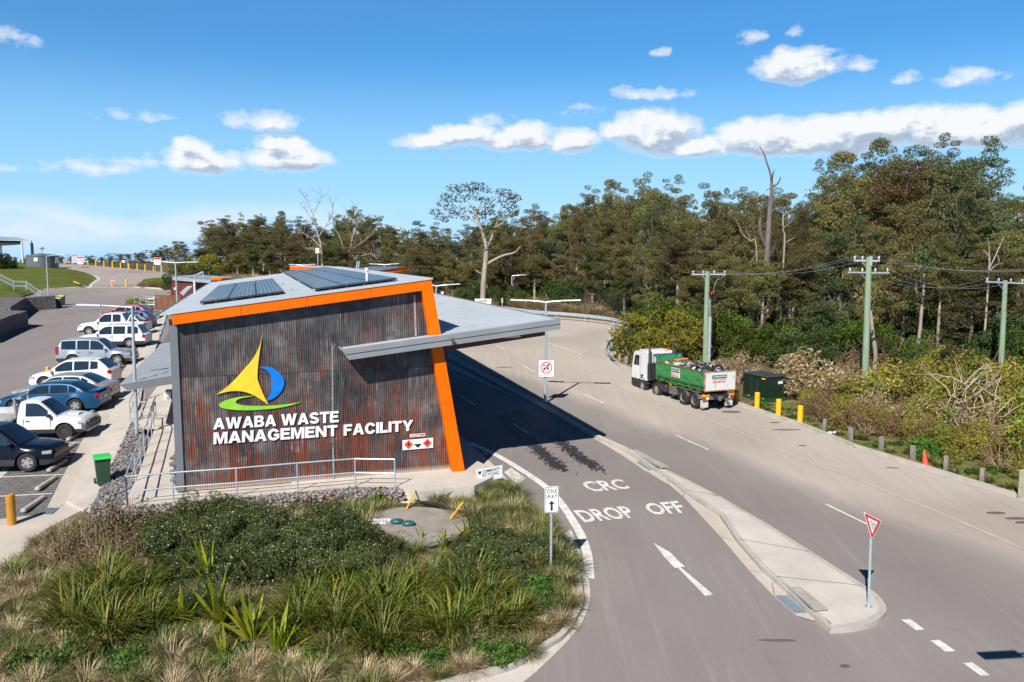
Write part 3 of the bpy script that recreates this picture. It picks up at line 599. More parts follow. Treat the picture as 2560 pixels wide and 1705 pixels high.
# ---------------------------------------------------------------- main building
ZA = .85
B0 = Zl('R4', 160, 645, ZA); WA = R(17.94); U = Vector((math.cos(WA), math.sin(WA), 0)); NF = Vector((U.y, -U.x, 0)); DP = -NF
Z = Vector((0, 0, 1))
def W(t_, z, o=0): return Vector((B0.x, B0.y, 0)) + U * t_ + NF * o + Z * z
def Wp(r, x, y, o=0):
    d = ray(*Q(r, x, y)); P = B0 + NF * o; s = (P - cam.location).dot(NF) / d.dot(NF); return cam.location + d * s
def tz(p): q = p - B0; return q.dot(U), p.z
def corr_mat():
    m, t, b = nt('rusty_corrugated_iron'); oc = objc(t); s = t.nodes.new('ShaderNodeSeparateXYZ'); L(t, mapped(t, oc, rot=(0, 0, 0)), s.inputs[0])
    # along-wall coordinate
    al = mth(t, 'ADD', mth(t, 'MULTIPLY', s.outputs[0], U.x), mth(t, 'MULTIPLY', s.outputs[1], U.y)); cb = t.nodes.new('ShaderNodeCombineXYZ'); L(t, al, cb.inputs[0]); L(t, s.outputs[2], cb.inputs[1]); v = cb.outputs[0]
    patch = noise(t, mapped(t, v, (1, .45, 1)), .9, 5, .6); pol = noise(t, mapped(t, v, (1, .8, 1), loc=(3, 1, 0)), 1.5, 5, .6)
    st = noise(t, mapped(t, v, (15, .55, 1)), 1, 7, .7); st2 = noise(t, mapped(t, v, (15, .7, 1), loc=(7, 3, 0)), 1, 6, .7); st3 = noise(t, mapped(t, v, (32, 1.0, 1), loc=(17, 3, 0)), 1, 6, .7)
    base = ramp(t, pol, [(.3, (.028, .027, .031)), (.5, (.066, .060, .062)), (.72, (.16, .148, .146))])
    base = mixc(t, ramp(t, st3, [(.53, (0, 0, 0)), (.68, (.7, .7, .7))]), base, (.30, .285, .28))
    base = mixc(t, ramp(t, st2, [(.5, (0, 0, 0)), (.75, (.6, .6, .6))]), base, (.06, .035, .028))
    low = mth(t, 'MULTIPLY', mth(t, 'SUBTRACT', 4.4, s.outputs[2]), .018)
    rf = ramp(t, mth(t, 'ADD', low, mth(t, 'ADD', mth(t, 'MULTIPLY', st, .75), mth(t, 'MULTIPLY', patch, .45))), [(.63, (0, 0, 0)), (.72, (1, 1, 1))])
    rust = ramp(t, noise(t, mapped(t, v, (22, 1.2, 1)), 1, 5, .6), [(.3, (.10, .022, .010)), (.55, (.21, .046, .014)), (.8, (.32, .11, .04))])
    wn = t.nodes.new('ShaderNodeTexWhiteNoise'); wn.noise_dimensions = '2D'; cc_ = t.nodes.new('ShaderNodeCombineXYZ'); L(t, mth(t, 'FLOOR', mth(t, 'DIVIDE', al, .762)), cc_.inputs[0]); L(t, mth(t, 'GREATER_THAN', s.outputs[2], 3.87), cc_.inputs[1]); L(t, cc_.outputs[0], wn.inputs['Vector'])
    base = mixc(t, 1, base, ramp(t, wn.outputs['Value'], [(0, (.55, .55, .58)), (.6, (1, 1, 1)), (1, (1.5, 1.4, 1.35))]), 'MULTIPLY')
    lap = mth(t, 'GREATER_THAN', mth(t, 'ABSOLUTE', mth(t, 'SUBTRACT', mth(t, 'FRACT', mth(t, 'DIVIDE', al, .762)), .5)), .487); base = mixc(t, mth(t, 'MULTIPLY', lap, .6), base, (.02, .018, .018))
    c = mixc(t, rf, base, rust)
    wh = ramp(t, mth(t, 'ADD', mth(t, 'MULTIPLY', st3, .6), mth(t, 'MULTIPLY', noise(t, mapped(t, v, (1.3, 1.3, 1), loc=(9, 9, 0)), 1, 4), .5)), [(.66, (0, 0, 0)), (.73, (.85, .85, .85))])
    c = mixc(t, wh, c, (.50, .48, .48))
    ft = mth(t, 'SUBTRACT', 1.0, mth(t, 'MULTIPLY', mth(t, 'SUBTRACT', s.outputs[2], -.02), 4.0)); c = mixc(t, mth(t, 'MULTIPLY', mth(t, 'MAXIMUM', ft, 0.0), .85), c, (.60, .50, .42))
    seam = mth(t, 'LESS_THAN', mth(t, 'ABSOLUTE', mth(t, 'SUBTRACT', s.outputs[2], 3.87)), .018); c = mixc(t, mth(t, 'MULTIPLY', seam, .7), c, (.03, .03, .03))
    L(t, c, b.inputs['Base Color']); b.inputs['Roughness'].default_value = .55; b.inputs['Metallic'].default_value = .15; return m
M_corr = corr_mat()
M_orange = pm('orange_fascia', (.88, .155, .0), (.76, .125, .0), 1.1, .5, detail=7, spec=.15); M_grey = pm('grey_trim', (.17, .18, .195), (.15, .16, .175), 1, .5); M_zinc = pm('roof_sheet', (.46, .50, .53), (.41, .45, .48), .5, .5); M_brown = pm('dark_red_cladding', (.13, .025, .018), (.09, .018, .014), 2, .6)
bld = thing('waste_facility_building', 'rusty corrugated iron shed with orange portal frame and solar panels on its roof', 'building', W(0, ZA))
OB = .34
FT = [tz(Wp('R3', 85, 468, OB)), tz(Wp('R3', 2215, 183, OB))]; FB = [tz(Wp('R3', 105, 563, OB)), tz(Wp('R3', 2140, 283, OB))]
CO = [tz(Wp('R3', 2215, 183, OB)), tz(Wp('R4', 2135, 505, OB))]; CI = [tz(Wp('R3', 2140, 283, OB)), tz(Wp('R4', 2056, 548, OB))]
# straight lines z(t) top edge and t(z) column edges
def ln(a, b): return lambda q, i=0: a[1 - i] + (b[1 - i] - a[1 - i]) * (q - a[i]) / (b[i] - a[i])
ftop, fbot = ln(*FT), ln(*FB); cin = ln(*CI); cout = ln(*CO)
# corrugated front
m = MB(); pitch = .076; t0, t1 = .0, CI[1][0] + .08; n = int((t1 - t0) / pitch * 6); z0 = ZA + .03; prev = None
for i in range(n + 1):
    tt = t0 + (t1 - t0) * i / n; off = .010 + .011 * math.cos(2 * math.pi * tt / pitch); zt = fbot(tt) + .10
    tin = cin(zt, 1) + .05
    if tt > tin: # under the slanted column: cut along its inner edge
        a, b_ = CI; zt = min(zt, a[1] + (b_[1] - a[1]) * (tt - .05 - a[0]) / (b_[0] - a[0]))
    z0_ = z0
    if zt < z0_ + .05: break
    p = (W(tt, z0_, off), W(tt, zt, off))
    m.v += [tuple(p[0]), tuple(p[1])]
    if i: k = len(m.v); m.f.append((k - 4, k - 2, k - 1, k - 3)); m.m.append(0)
m.build('corrugated_wall', M_corr, bld, smooth=True)
# structural shell behind the cladding
ROOFD = 33.0
rt = lambda tt: ftop(tt)
shell = [W(0, ZA - .3, -.03), W(CI[1][0] + .1, ZA - .3, -.03), W(CI[0][0] + .3, fbot(CI[0][0]) + .1, -.03), W(0, fbot(0) + .1, -.03)]
MB().prism(shell, DP * (ROOFD - .8)).build('shell', M_brown, bld)
# plinth
m = MB(); m.prism([W(3.5, ZA - .35, .02), W(CI[1][0] + .1, ZA - .35, .02), W(CI[1][0] + .1, ZA + .03, .02), W(3.5, ZA + .03, .02)], DP * .02); m.build('plinth', M_conc, bld)
# grey corner trim
m = MB(); m.box(W(-.06, (ZA + fbot(0)) / 2 + .1, .0), (.24, .16, fbot(0) - ZA + .1), ax=WA); m.build('corner_trim', M_grey, bld)
# capping flashings on the wall
for rg, x0, y0, x1, y1, wd in (('R3', 2078, 318, 2090, 655, .07), ('R3', 1408, 740, 1412, 1568, .05)):
    m = MB(); a, b_ = tz(Wp(rg, x0, y0, .03)), tz(Wp(rg, x1, y1, .03)); m.prism([W(a[0] - wd / 2, a[1], .035), W(a[0] + wd / 2, a[1], .035), W(b_[0] + wd / 2, b_[1], .035), W(b_[0] - wd / 2, b_[1], .035)], DP * .02); m.build('flashing', pm('weathered_flashing', (.33, .33, .33), (.2, .2, .2), 8, .5), bld)
a = tz(Wp('R4', 1215, 500, .03)); m = MB(); m.prism([W(a[0] - .03, ZA + .03, .035), W(a[0] + .03, ZA + .03, .035), W(a[0] + .03, 3.0, .035), W(a[0] - .03, 3.0, .035)], DP * .02)
m.build('flashing', pm('weathered_flashing', (.33, .33, .33), (.2, .2, .2), 8, .5), bld)
# portal frame: beam and leaning column
m = MB(); m.prism([W(FT[0][0], FT[0][1], OB), W(FT[1][0], FT[1][1], OB), W(cout(fbot(FB[1][0]), 1) , fbot(FB[1][0]), OB), W(FB[1][0], FB[1][1], OB), W(FB[0][0], FB[0][1], OB)], DP * (OB + .02)); m.build('orange_beam', M_orange, bld)
zb = FB[1][1] - .002; m = MB(); m.prism([W(CI[0][0], zb, OB), W(cout(zb, 1), zb, OB), W(cout(.2, 1), .2, OB), W(cin(.2, 1), .2, OB)], DP * (OB + .3)); m.build('orange_column', M_orange, bld)

for k_ in range(1, 4):
    q_ = FT[0][0] + (FT[1][0] - FT[0][0]) * k_ / 4; m = MB(); m.box(W(q_, (ftop(q_) + fbot(q_)) / 2, OB + .002), (.012, .008, ftop(q_) - fbot(q_) - .01), ax=WA); m.build('beam_joint', pm('orange_seam', (.35, .07, .0), rough=.7), bld)
for zz_ in (5.6, 3.4): m = MB(); m.prism([W(cin(zz_, 1), zz_, OB + .004), W(cout(zz_, 1), zz_, OB + .004), W(cout(zz_, 1), zz_ + .012, OB + .004), W(cin(zz_, 1), zz_ + .012, OB + .004)], DP * .01); m.build('column_joint', MATS['orange_seam'], bld)
m = MB(); q = [(CI[0][0] + .10, zb - .03), (cout(zb, 1) + .0, zb - .03)]
# roof: sheet with ribs
zr = lambda tt: ftop(tt) + .012
TL, TR_ = FT[0][0] - .32, FT[1][0] + .06
m = MB(); m.prism([W(TL, zr(TL), OB + .03), W(TR_, zr(TR_), OB + .03), W(TR_, zr(TR_) - .05, OB + .03), W(TL, zr(TL) - .05, OB + .03)], DP * ROOFD)
for i in range(int(ROOFD / .7)):
    d = .05 + i * .7; a, b_ = W(TL, zr(TL) + .007, OB - d), W(TR_, zr(TR_) + .007, OB - d); m.prism([a, b_, b_ + DP * .045, a + DP * .045], (0, 0, -.02))
m.build('roof', M_zinc, bld)
m = MB(); m.prism([W(TL - .12, zr(TL) - .14, OB + .0), W(TL, zr(TL) - .14, OB), W(TL, zr(TL) - .06, OB), W(TL - .12, zr(TL) - .0, OB)], DP * (ROOFD - .2)); m.build('gutter', M_grey, bld)
# solar arrays
def solar():
    m, t, b = nt('solar_glass'); uv = t.nodes.new('ShaderNodeUVMap').outputs[0]; s = t.nodes.new('ShaderNodeSeparateXYZ'); L(t, uv, s.inputs[0])
    gx = mth(t, 'ABSOLUTE', mth(t, 'SUBTRACT', mth(t, 'FRACT', s.outputs[0]), .5)); gy = mth(t, 'ABSOLUTE', mth(t, 'SUBTRACT', mth(t, 'FRACT', s.outputs[1]), .5))
    g = mth(t, 'GREATER_THAN', mth(t, 'MAXIMUM', gx, gy), .42); bus = mth(t, 'LESS_THAN', mth(t, 'ABSOLUTE', mth(t, 'SUBTRACT', gx, .2)), .012)
    n = noise(t, mapped(t, uv, (1, 1, 1)), .7, 2); c = ramp(t, n, [(.3, (.014, .026, .05)), (.7, (.028, .05, .085))]); c = mixc(t, mth(t, 'MULTIPLY', mth(t, 'MAXIMUM', g, mth(t, 'MULTIPLY', bus, .5)), .8), c, (.30, .36, .42))
    L(t, c, b.inputs['Base Color']); b.inputs['Roughness'].default_value = .25; b.inputs['IOR'].default_value = 1.22; return m
M_sol = solar(); M_fr = pm('panel_frame', (.035, .037, .04), rough=.4); M_alu = pm('aluminium', (.55, .56, .57), rough=.35, metal=.6)
def roofp(rg, x, y, h=.13):
    d = ray(*Q(rg, x, y)); a, b_, c = W(0, zr(0) + h), W(5, zr(5) + h), W(0, zr(0) + h, -10); nn = (b_ - a).cross(c - a); s = (a - cam.location).dot(nn) / d.dot(nn); p = cam.location + d * s; q = p - B0; return q.dot(U), q.dot(DP)
def array(tA, tB, dA, dB, nx_, ny_, name_lbl):
    th = (tB - tA) / nx_; dh = (dB - dA) / ny_
    for i in range(nx_):
        for j in range(ny_):
            a, b_, c, d = tA + i * th + .01, tA + (i + 1) * th - .01, dA + j * dh + .01, dA + (j + 1) * dh - .01; H = lambda q: zr(q) + .13
            fr = MB(); fr.prism([W(a, H(a), -c), W(b_, H(b_), -c), W(b_, H(b_), -d), W(a, H(a), -d)], (0, 0, -.045)); fo = fr.build('solar_panel', M_fr, bld)
            e = .03; gl = MB(); gl.poly([W(a + e, H(a + e) + .003, -c - e), W(b_ - e, H(b_ - e) + .003, -c - e), W(b_ - e, H(b_ - e) + .003, -d + e), W(a + e, H(a + e) + .003, -d + e)]); go_ = gl.build('glass', M_sol, fo); 
            ul = go_.data.uv_layers.new(name='UVMap'); vv = [(v.co + go_.location) for v in go_.data.vertices]; o0 = vv[0]
            for lp in go_.data.loops:
                k = lp.vertex_index; ul.data[lp.index].uv = ((0, 6, 6, 0)[k], (0, 0, 10, 10)[k])
    for dd in (dA + .3, dA + (dB - dA) * .33, dA + (dB - dA) * .66, dB - .3):
        m = MB(); a, b_ = tA - .05, tB + .05; m.tube([W(a, zr(a) + .07, -dd), W(b_, zr(b_) + .07, -dd)], .03, 6)
        for k in range(6): q = a + (b_ - a) * k / 5; m.box(W(q, zr(q) + .035, -dd), (.04, .04, .07), ax=WA)
        m.build('panel_rail', M_alu, bld)
A = [roofp('R3', 320, 375), roofp('R3', 1018, 290), roofp('R3', 720, 168), roofp('R3', 365, 212)]; Bq = [roofp('R3', 1265, 266), roofp('R3', 1905, 172), roofp('R3', 835, 150)]
print('ARR', A, Bq)
array(A[0][0], A[1][0], max(.6, A[0][1]), 19, 3, 4, '')
array(Bq[0][0], Bq[1][0], max(.6, Bq[0][1]), 31.5, 3, 9, '')
# vent pipe, roof brackets
m = MB()
p = roofp('R3', 1692, 232, 0); m.tube([W(p[0], zr(p[0]), -p[1]), W(p[0], zr(p[0]) + .55, -p[1])], .05, 8); m.lathe([(.08, 0), (.08, .1)], W(p[0], zr(p[0]) + .5, -p[1]), 8)
m.build('vent_pipe', pm('white_pvc', (.75, .75, .74), rough=.4), bld)
m = MB(); p = roofp('R3', 227, 262, 0); m.tube([W(TL + .1, zr(TL), -14.5), W(TL + .1, zr(TL) + .65, -14.5)], .055, 8); m.build('vent_pipe', MATS['white_pvc'], bld)
m = MB()
for x, y in ((738, 345), (1000, 240), (1085, 285), (1560, 238)):
    p = roofp('R3', x, y, 0); m.box(W(p[0], zr(p[0]) + .06, -p[1]), (.1, .04, .1), ax=WA); m.tube([W(p[0] - .3, zr(p[0]) + .03, -p[1]), W(p[0] + .25, zr(p[0]) + .04, -p[1])], .012, 5)
m.build('roof_anchor', M_alu, bld)
# canopy wing on the right
OC = .88; cz = ln(tz(Wp('R3', 1470, 765, OC)), tz(Wp('R5', 1575, 680, OC))); ta, tb = tz(Wp('R3', 1470, 765, OC))[0], tz(Wp('R5', 1575, 680, OC))[0]
bl = tz(Wp('R3', 1545, 855, OC)); br_ = tz(Wp('R5', 1575, 775, OC)); CD = 27.0
def slab(m, a, b_, top, bot, o0, dep, mat=0): m.prism([W(a, top(a), o0), W(b_, top(b_), o0), W(b_, bot(b_), o0), W(a, bot(a), o0)], DP * dep, mat)
m = MB(); slab(m, ta + .1, tb - .08, lambda q: cz(q) - .03, lambda q: cz(q) - .10, OC - .08, CD)
for i in range(int(CD / .7)): 
    d = .2 + i * .7; a, b_ = W(ta + .15, cz(ta + .15) - .012, OC - .1 - d), W(tb - .12, cz(tb - .12) - .012, OC - .1 - d); m.prism([a, b_, b_ + DP * .04, a + DP * .04], (0, 0, -.022))
m.build('canopy_roof', M_zinc, bld)
cb1 = lambda q: cz(q) - .19; cb2 = lambda q: cz(q) - .40
m = MB(); m.prism([W(ta, cz(ta), OC), W(tb, cz(tb), OC), W(tb, cb1(tb), OC), W(ta + .2, cb1(ta + .2), OC)], DP * .06); m.prism([W(ta + .16, cb1(ta + .16) - .012, OC - .03), W(tb, cb1(tb) - .012, OC - .03), W(tb, cb2(tb), OC - .03), W(bl[0], cb2(bl[0]), OC - .03)], DP * .06)
m.prism([W(ta, cz(ta) + .005, OC - .06), W(ta + .1, cz(ta + .1) + .005, OC - .06), W(bl[0] + .1, cb2(bl[0]), OC - .06), W(bl[0], cb2(bl[0]), OC - .06)], DP * (OC - .08))
m.prism([W(tb - .08, cz(tb), OC - .06), W(tb, cz(tb), OC - .06), W(tb, cb2(tb), OC - .06), W(tb - .08, cb2(tb), OC - .06)], DP * CD); m.build('canopy_fascia', pm('canopy_grey', (.25, .262, .275), (.22, .232, .245), 1, .5), bld)
s1, s2 = tz(Wp('R5', 1410, 815, .2)), tz(Wp('R5', 1405, 865, .2)); s3 = tz(Wp('R5', 290, 1040, .2))
sl = ln(s3, s2); m = MB(); m.prism([W(CO[0][0] + .5, sl(CO[0][0] + .5), .2), W(s2[0], s2[1], .2), W(s1[0], cb2(s1[0]) + .1, .2), W(CO[0][0] + .5, cb2(CO[0][0] + .5) + .1, .2)], DP * (CD - 1.5)); m.build('canopy_soffit', M_brown, bld)
m = MB(); p = tz(Wp('R5', 392, 908, OC + .1)); m.sphere(W(p[0], p[1], OC + .12), .075, 10); m.box(W(p[0], p[1] + .02, OC + .05), (.05, .1, .05), ax=WA); m.build('security_camera', pm('camera_dome', (.12, .12, .12), rough=.2), bld)
m = MB(); p = tz(Wp('R5', 1030, 875, .2)); m.box(W(p[0], p[1] , .25), (.75, .1, .09), ax=WA, bev=.02); m.build('floodlight', M_alu, bld)
# awning over the left side door
aw = [Zl('R1', 1297, 1465, 3.15), Zl('R1', 1355, 1105, 3.15)]
ga_, gb_ = W(-.02, 3.55, -.3), W(-.02, 3.55, -.3)
q0 = (aw[0] - B0).dot(DP); q1 = (aw[1] - B0).dot(DP); tq = ((aw[0] - B0).dot(U) + (aw[1] - B0).dot(U)) / 2
print('AWN', q0, q1, tq)
m = MB(); m.prism([W(tq, 3.15, -q0), W(-.05, 3.6, -q0), W(-.05, 3.6, -q1), W(tq, 3.15, -q1)], (0, 0, -.05))
k = int((q1 - q0) / .45)
for i in range(k): d = q0 + .1 + i * .45; a, b_ = W(tq, 3.165, -d), W(-.05, 3.615, -d); m.prism([a, b_, b_ + DP * .04, a + DP * .04], (0, 0, -.02))
m.build('awning', pm('awning_sheet', (.30, .325, .36), (.26, .285, .315), 1, .5), bld)
m = MB(); m.prism([W(tq, 3.13, -q0 + .03), W(-.05, 3.58, -q0 + .03), W(-.05, 3.18, -q0 + .03), W(tq + .3, 2.85, -q0 + .03)], DP * .05); m.build('awning_fascia', M_grey, bld)
# air conditioner
ac0 = Zl('R2', 1305, 360, ZA); d0 = (ac0 - B0).dot(DP); ac = thing('air_conditioner', 'white outdoor air conditioning unit against the side of the shed below the awning', 'air conditioner', W((ac0 - B0).dot(U) + .1, ZA + .0, -d0 - .3))
c = Vector(ac.location); m = MB(); m.box(c + Z * .42, (.34, .85, .72), ax=WA, bev=.03); m.build('casing', pm('ac_white', (.74, .73, .70), (.66, .65, .62), 2, .45), ac)
m = MB(); m.lathe([(.27, -.01), (.27, .01), (.05, .02)], (0, 0, 0), 20, axis='Y'); rot = Matrix.Rotation(WA + R(90), 3, 'Z'); m.v = [tuple(rot @ Vector(p) + c + Z * .42 - U * .19 + DP * .1) for p in m.v]; m.build('fan_grille', M_grey, ac)
m = MB(); m.box(c - U * .1 + Z * .03, (.05, .7, .06), ax=WA); m.box(c + U * .1 + Z * .03, (.05, .7, .06), ax=WA); m.box(c + NF * .44 + Z * .35, (.16, .02, .3), ax=WA); m.build('bracket', M_alu, ac)
# meter manifold on the corner
mp = thing('gas_meter', 'cluster of grey pipes and valves at the near corner of the shed', 'pipework', W(-.25, ZA, -.35)); c = Vector(mp.location)
m = MB(); m.tube([c + Z * .0, c + Z * 1.1], .03, 8); m.tube([c + DP * .25, c + DP * .25 + Z * 1.25], .03, 8); m.build('pipe', pm('pipe_grey', (.35, .36, .36), rough=.4, metal=.5), mp)
m = MB()
for k, (h, s_) in enumerate(((.35, .09), (.62, .11), (.9, .1), (1.1, .07))): m.box(c + Z * h + DP * (.12 if k % 2 else .0), (.16, .3, s_ * 1.6), ax=WA, bev=.03); m.sphere(c + Z * h - U * .1, s_ * .8, 8)
m.build('valve', pm('valve_grey', (.22, .24, .24), (.15, .16, .16), 4, .4, .4), mp)

# lettering and emblem on the wall (each a cut-out plate fixed to the iron)
lt = thing('wall_lettering', 'large white cut-out letters AWABA WASTE MANAGEMENT FACILITY on the rusty wall', 'lettering', Wp('R3', 437, 1537, .06)); M_let = pm('letter_white', (.80, .80, .79), (.77, .77, .76), 1, .5)
def wtxt(s, x0, y0t, x1, y1t, x0b, y0b, x1b, y1b, off=.034, parent=lt, name='words', mat=M_let, o=.07, th=.03, spacing=1.05):
    m = MB(); put_glyphs(m, s, Wp('R3', x0, y0t, o), Wp('R3', x1, y1t, o), Wp('R3', x0b, y0b, o), Wp('R3', x1b, y1b, o), NF, th); return m.build(name, mat, parent)
wtxt('AWABA', 436, 1327, 948, 1296, 434, 1418, 948, 1388); wtxt('WASTE', 988, 1294, 1460, 1266, 988, 1386, 1460, 1357)
wtxt('MANAGEMENT', 437, 1443, 1450, 1381, 435, 1538, 1450, 1470); wtxt('FACILITY', 1500, 1378, 2068, 1340, 1500, 1468, 2066, 1426)
em = thing('sail_emblem', 'sail emblem of yellow sail, blue crescent and green hull on the rusty wall', 'emblem', Wp('R3', 800, 1250, .06))
def plate(name, pts, o, mat):
    P = [Wp('R3', x, y, o) for x, y in pts]; m = MB(); m.prism(P, DP * .025); m.build(name, mat, em)
def crv(*pts): return [(p.x, p.y) for p in smooth_pts([(x, y, 0) for x, y in pts], 5)]
plate('yellow_sail', crv((833, 645), (812, 735), (762, 835), (690, 920), (620, 1000), (540, 1075), (462, 1131))[:-1] + crv((462, 1131), (545, 1110), (610, 1102), (680, 1108), (750, 1130), (820, 1170), (888, 1216))[:-1] + crv((888, 1216), (848, 1140), (815, 1060), (797, 1000), (800, 900), (818, 760), (833, 645))[:-1], .075, pm('sail_yellow', (.93, .62, .03), rough=.5))
plate('blue_crescent', crv((814, 908), (880, 905), (945, 930), (1000, 985), (1014, 1040), (990, 1105), (935, 1158), (870, 1186))[:-1] + crv((870, 1186), (905, 1110), (915, 1050), (908, 990), (880, 940), (814, 910))[:-1], .07, pm('crescent_blue', (.0, .20, .78), rough=.5))
plate('green_hull', crv((770, 1142), (660, 1150), (560, 1172), (495, 1200), (483, 1222), (520, 1245), (620, 1258), (720, 1260), (840, 1254), (960, 1242), (1060, 1222), (1155, 1193))[:-1] + crv((1155, 1193), (1060, 1208), (940, 1220), (820, 1225), (700, 1222), (640, 1210), (618, 1195), (640, 1170), (700, 1155), (772, 1144))[:-1], .055, pm('hull_green', (.30, .66, .04), rough=.5))
# hazchem signs
M_sgw = pm('sign_white', (.78, .78, .77), (.72, .72, .71), 2, .45); M_red = pm('sign_red', (.72, .03, .02), rough=.45); M_blk = pm('sign_black', (.015, .015, .02), rough=.45)
hz = thing('hazchem_sign', 'HAZCHEM strip above a white panel with two red and one black-and-white diamond', 'sign', Wp('R4', 1698, 350, .06))
def rect(m, rg, pts, o, mat=0, th=.01): m.prism([Wp(rg, x, y, o) for x, y in pts], DP * th, mat)
m = MB(); rect(m, 'R4', [(1697, 282), (1912, 264), (1912, 334), (1697, 352)], .06); rect(m, 'R4', [(1750, 240), (1856, 232), (1856, 254), (1750, 262)], .06); m.build('panel', M_sgw, hz)
m = MB()
for cx, cy in ((1740, 312), (1871, 302)): rect(m, 'R4', [(cx - 31, cy + 2), (cx, cy - 32), (cx + 31, cy - 2), (cx, cy + 32)], .066, 0, .004)
m.build('red_diamond', pm('diamond_red', (.80, .07, .03), rough=.45), hz)
m = MB(); rect(m, 'R4', [(1776, 310), (1834, 305), (1806, 335)], .066, 0, .004)
for cx, cy in ((1740, 308), (1871, 298)): rect(m, 'R4', [(cx - 7, cy + 6), (cx - 5, cy - 4), (cx, cy - 14), (cx + 6, cy - 2), (cx + 7, cy + 5), (cx, cy + 9)], .071, 0, .003); rect(m, 'R4', [(cx - 9, cy + 12), (cx + 9, cy + 11), (cx + 9, cy + 13), (cx - 9, cy + 14)], .071, 0, .003)
m.build('black_symbol', M_blk, hz)
m = MB(); put_text(m, 'HAZCHEM', *[Wp('R4', x, y, .063) for x, y in ((1756, 242), (1851, 234), (1756, 259), (1851, 251))], off=.03, nrm=NF); m.build('red_text', M_red, hz)

# ---------------------------------------------------------------- apron, ramp, gravel, gabions
rail_base = [Zl('R2', 1000, 1150, ZA), Zl('R2', 1065, 945, ZA), Zl('R2', 1105, 840, ZA), Zl('R2', 1135, 750, ZA), Zl('R2', 1165, 668, ZA), Zl('R2', 1190, 600, ZA), Zl('R2', 1210, 535, ZA), Zl('R2', 1224, 490, ZA)]
fr_base = [Zl('R2', 1000, 1150, ZA), Zl('R4', 95, 715, ZA), Zl('R4', 540, 680, ZA), Zl('R4', 965, 640, ZA), Zl('R4', 1368, 605, ZA), Zl('R4', 1645, 610, ZA)]
for p in rail_base + fr_base: p.z = ZA
apron = [fr_base[i] for i in range(6)] + [Zl('R4', 1750, 645, ZA), Zl('R4', 2200, 600, ZA), W(CO[1][0] + 1.2, ZA, 1.0), W(CO[1][0] + .4, ZA, -3), W(0, ZA, -.5), W(0, ZA, -10.8), W(-3.2, ZA, -11.2)] + rail_base[::-1][:-1]
apron[0] = apron[0] + Vector((-.15, -.15, 0)); 
struct('apron', sheet([p for p in apron], 0, .8, z=ZA), M_conc)
# slab beyond
struct('side_path', sheet([W(-3.3, 0, -11), W(-.05, 0, -10.9), W(-.05, 0, -33), W(-2.4, 0, -33)], .12, .25), M_conc)
def gravelmat(name, s=11, cols=((.10, .10, .105), (.21, .20, .20), (.30, .28, .27), (.34, .24, .20))):
    m, t, b = nt(name); p = pos(t); v = N(t, 'ShaderNodeTexVoronoi'); v.inputs['Scale'].default_value = s; L(t, p, v.inputs['Vector']); r = ramp(t, mth(t, 'FRACT', mth(t, 'MULTIPLY', v.outputs['Color'], 1.0)), [(0.05 + i * .3, c) for i, c in enumerate(cols)])
    e = N(t, 'ShaderNodeTexVoronoi'); e.feature = 'DISTANCE_TO_EDGE'; e.inputs['Scale'].default_value = s; L(t, p, e.inputs['Vector']); ed = ramp(t, e.outputs['Distance'], [(.02, (.12, .12, .12)), (.14, (1, 1, 1))])
    L(t, mixc(t, 1, r, ed, 'MULTIPLY'), b.inputs['Base Color']); b.inputs['Roughness'].default_value = .9; bump(t, b, ramp(t, e.outputs['Distance'], [(0, (0, 0, 0)), (.3, (1, 1, 1))]), .9, .05); MATS[name] = m; return m
M_grav = gravelmat('gabion_stone', 9); M_grav2 = gravelmat('fine_gravel', 26, ((.12, .12, .12), (.2, .2, .2), (.28, .27, .26), (.3, .26, .23))); M_redst = gravelmat('mixed_gabion_stone', 7, ((.10, .10, .11), (.20, .19, .19), (.36, .22, .17), (.30, .28, .27)))
def rocks(m, quad, nu, nv, size, up=1.0):
    """a skin of separate stones over a four-sided surface"""
    a, b_, c, d = quad; nrm_ = (b_ - a).cross(d - a).normalized() * up
    for i in range(nu):
        for j in range(nv):
            u_, v_ = (i + rnd.uniform(.2, .8)) / nu, (j + rnd.uniform(.2, .8)) / nv; p = (a.lerp(b_, u_)).lerp(d.lerp(c, u_), v_) + nrm_ * rnd.uniform(-.3, .3) * size
            s_ = size * rnd.uniform(.6, 1.15); vs = [p + Vector((rnd.gauss(0, 1), rnd.gauss(0, 1), rnd.gauss(0, 1))).normalized() * s_ * .6 for _ in range(6)]
            vs = [p + Vector(k) * s_ * rnd.uniform(.4, .65) + Vector((rnd.uniform(-.2, .2), rnd.uniform(-.2, .2), rnd.uniform(-.2, .2))) * s_ for k in ((1, 0, 0), (-1, 0, 0), (0, 1, 0), (0, -1, 0), (0, 0, 1), (0, 0, -1))]
            m.add(vs, [(0, 2, 4), (2, 1, 4), (1, 3, 4), (3, 0, 4), (2, 0, 5), (1, 2, 5), (3, 1, 5), (0, 3, 5)])
def stonemat(name, cols):
    m, t, b = nt(name); g = t.nodes.new('ShaderNodeNewGeometry'); c = ramp(t, g.outputs['Random Per Island'], [((i + .5) / len(cols), k) for i, k in enumerate(cols)], 'CONSTANT'); c = mixc(t, .35, c, ramp(t, noise(t, pos(t), 14, 4), [(.3, (.1, .1, .1)), (.7, (.4, .38, .36))]))
    L(t, c, b.inputs['Base Color']); b.inputs['Roughness'].default_value = .9; MATS[name] = m; return m
M_st = stonemat('loose_stone', [(.10, .10, .11), (.17, .17, .18), (.26, .25, .25), (.15, .15, .165), (.32, .24, .21), (.22, .21, .21)]); M_st2 = stonemat('mixed_stone', [(.10, .10, .11), (.24, .22, .22), (.40, .22, .16), (.17, .17, .18), (.36, .28, .24), (.30, .30, .30)])
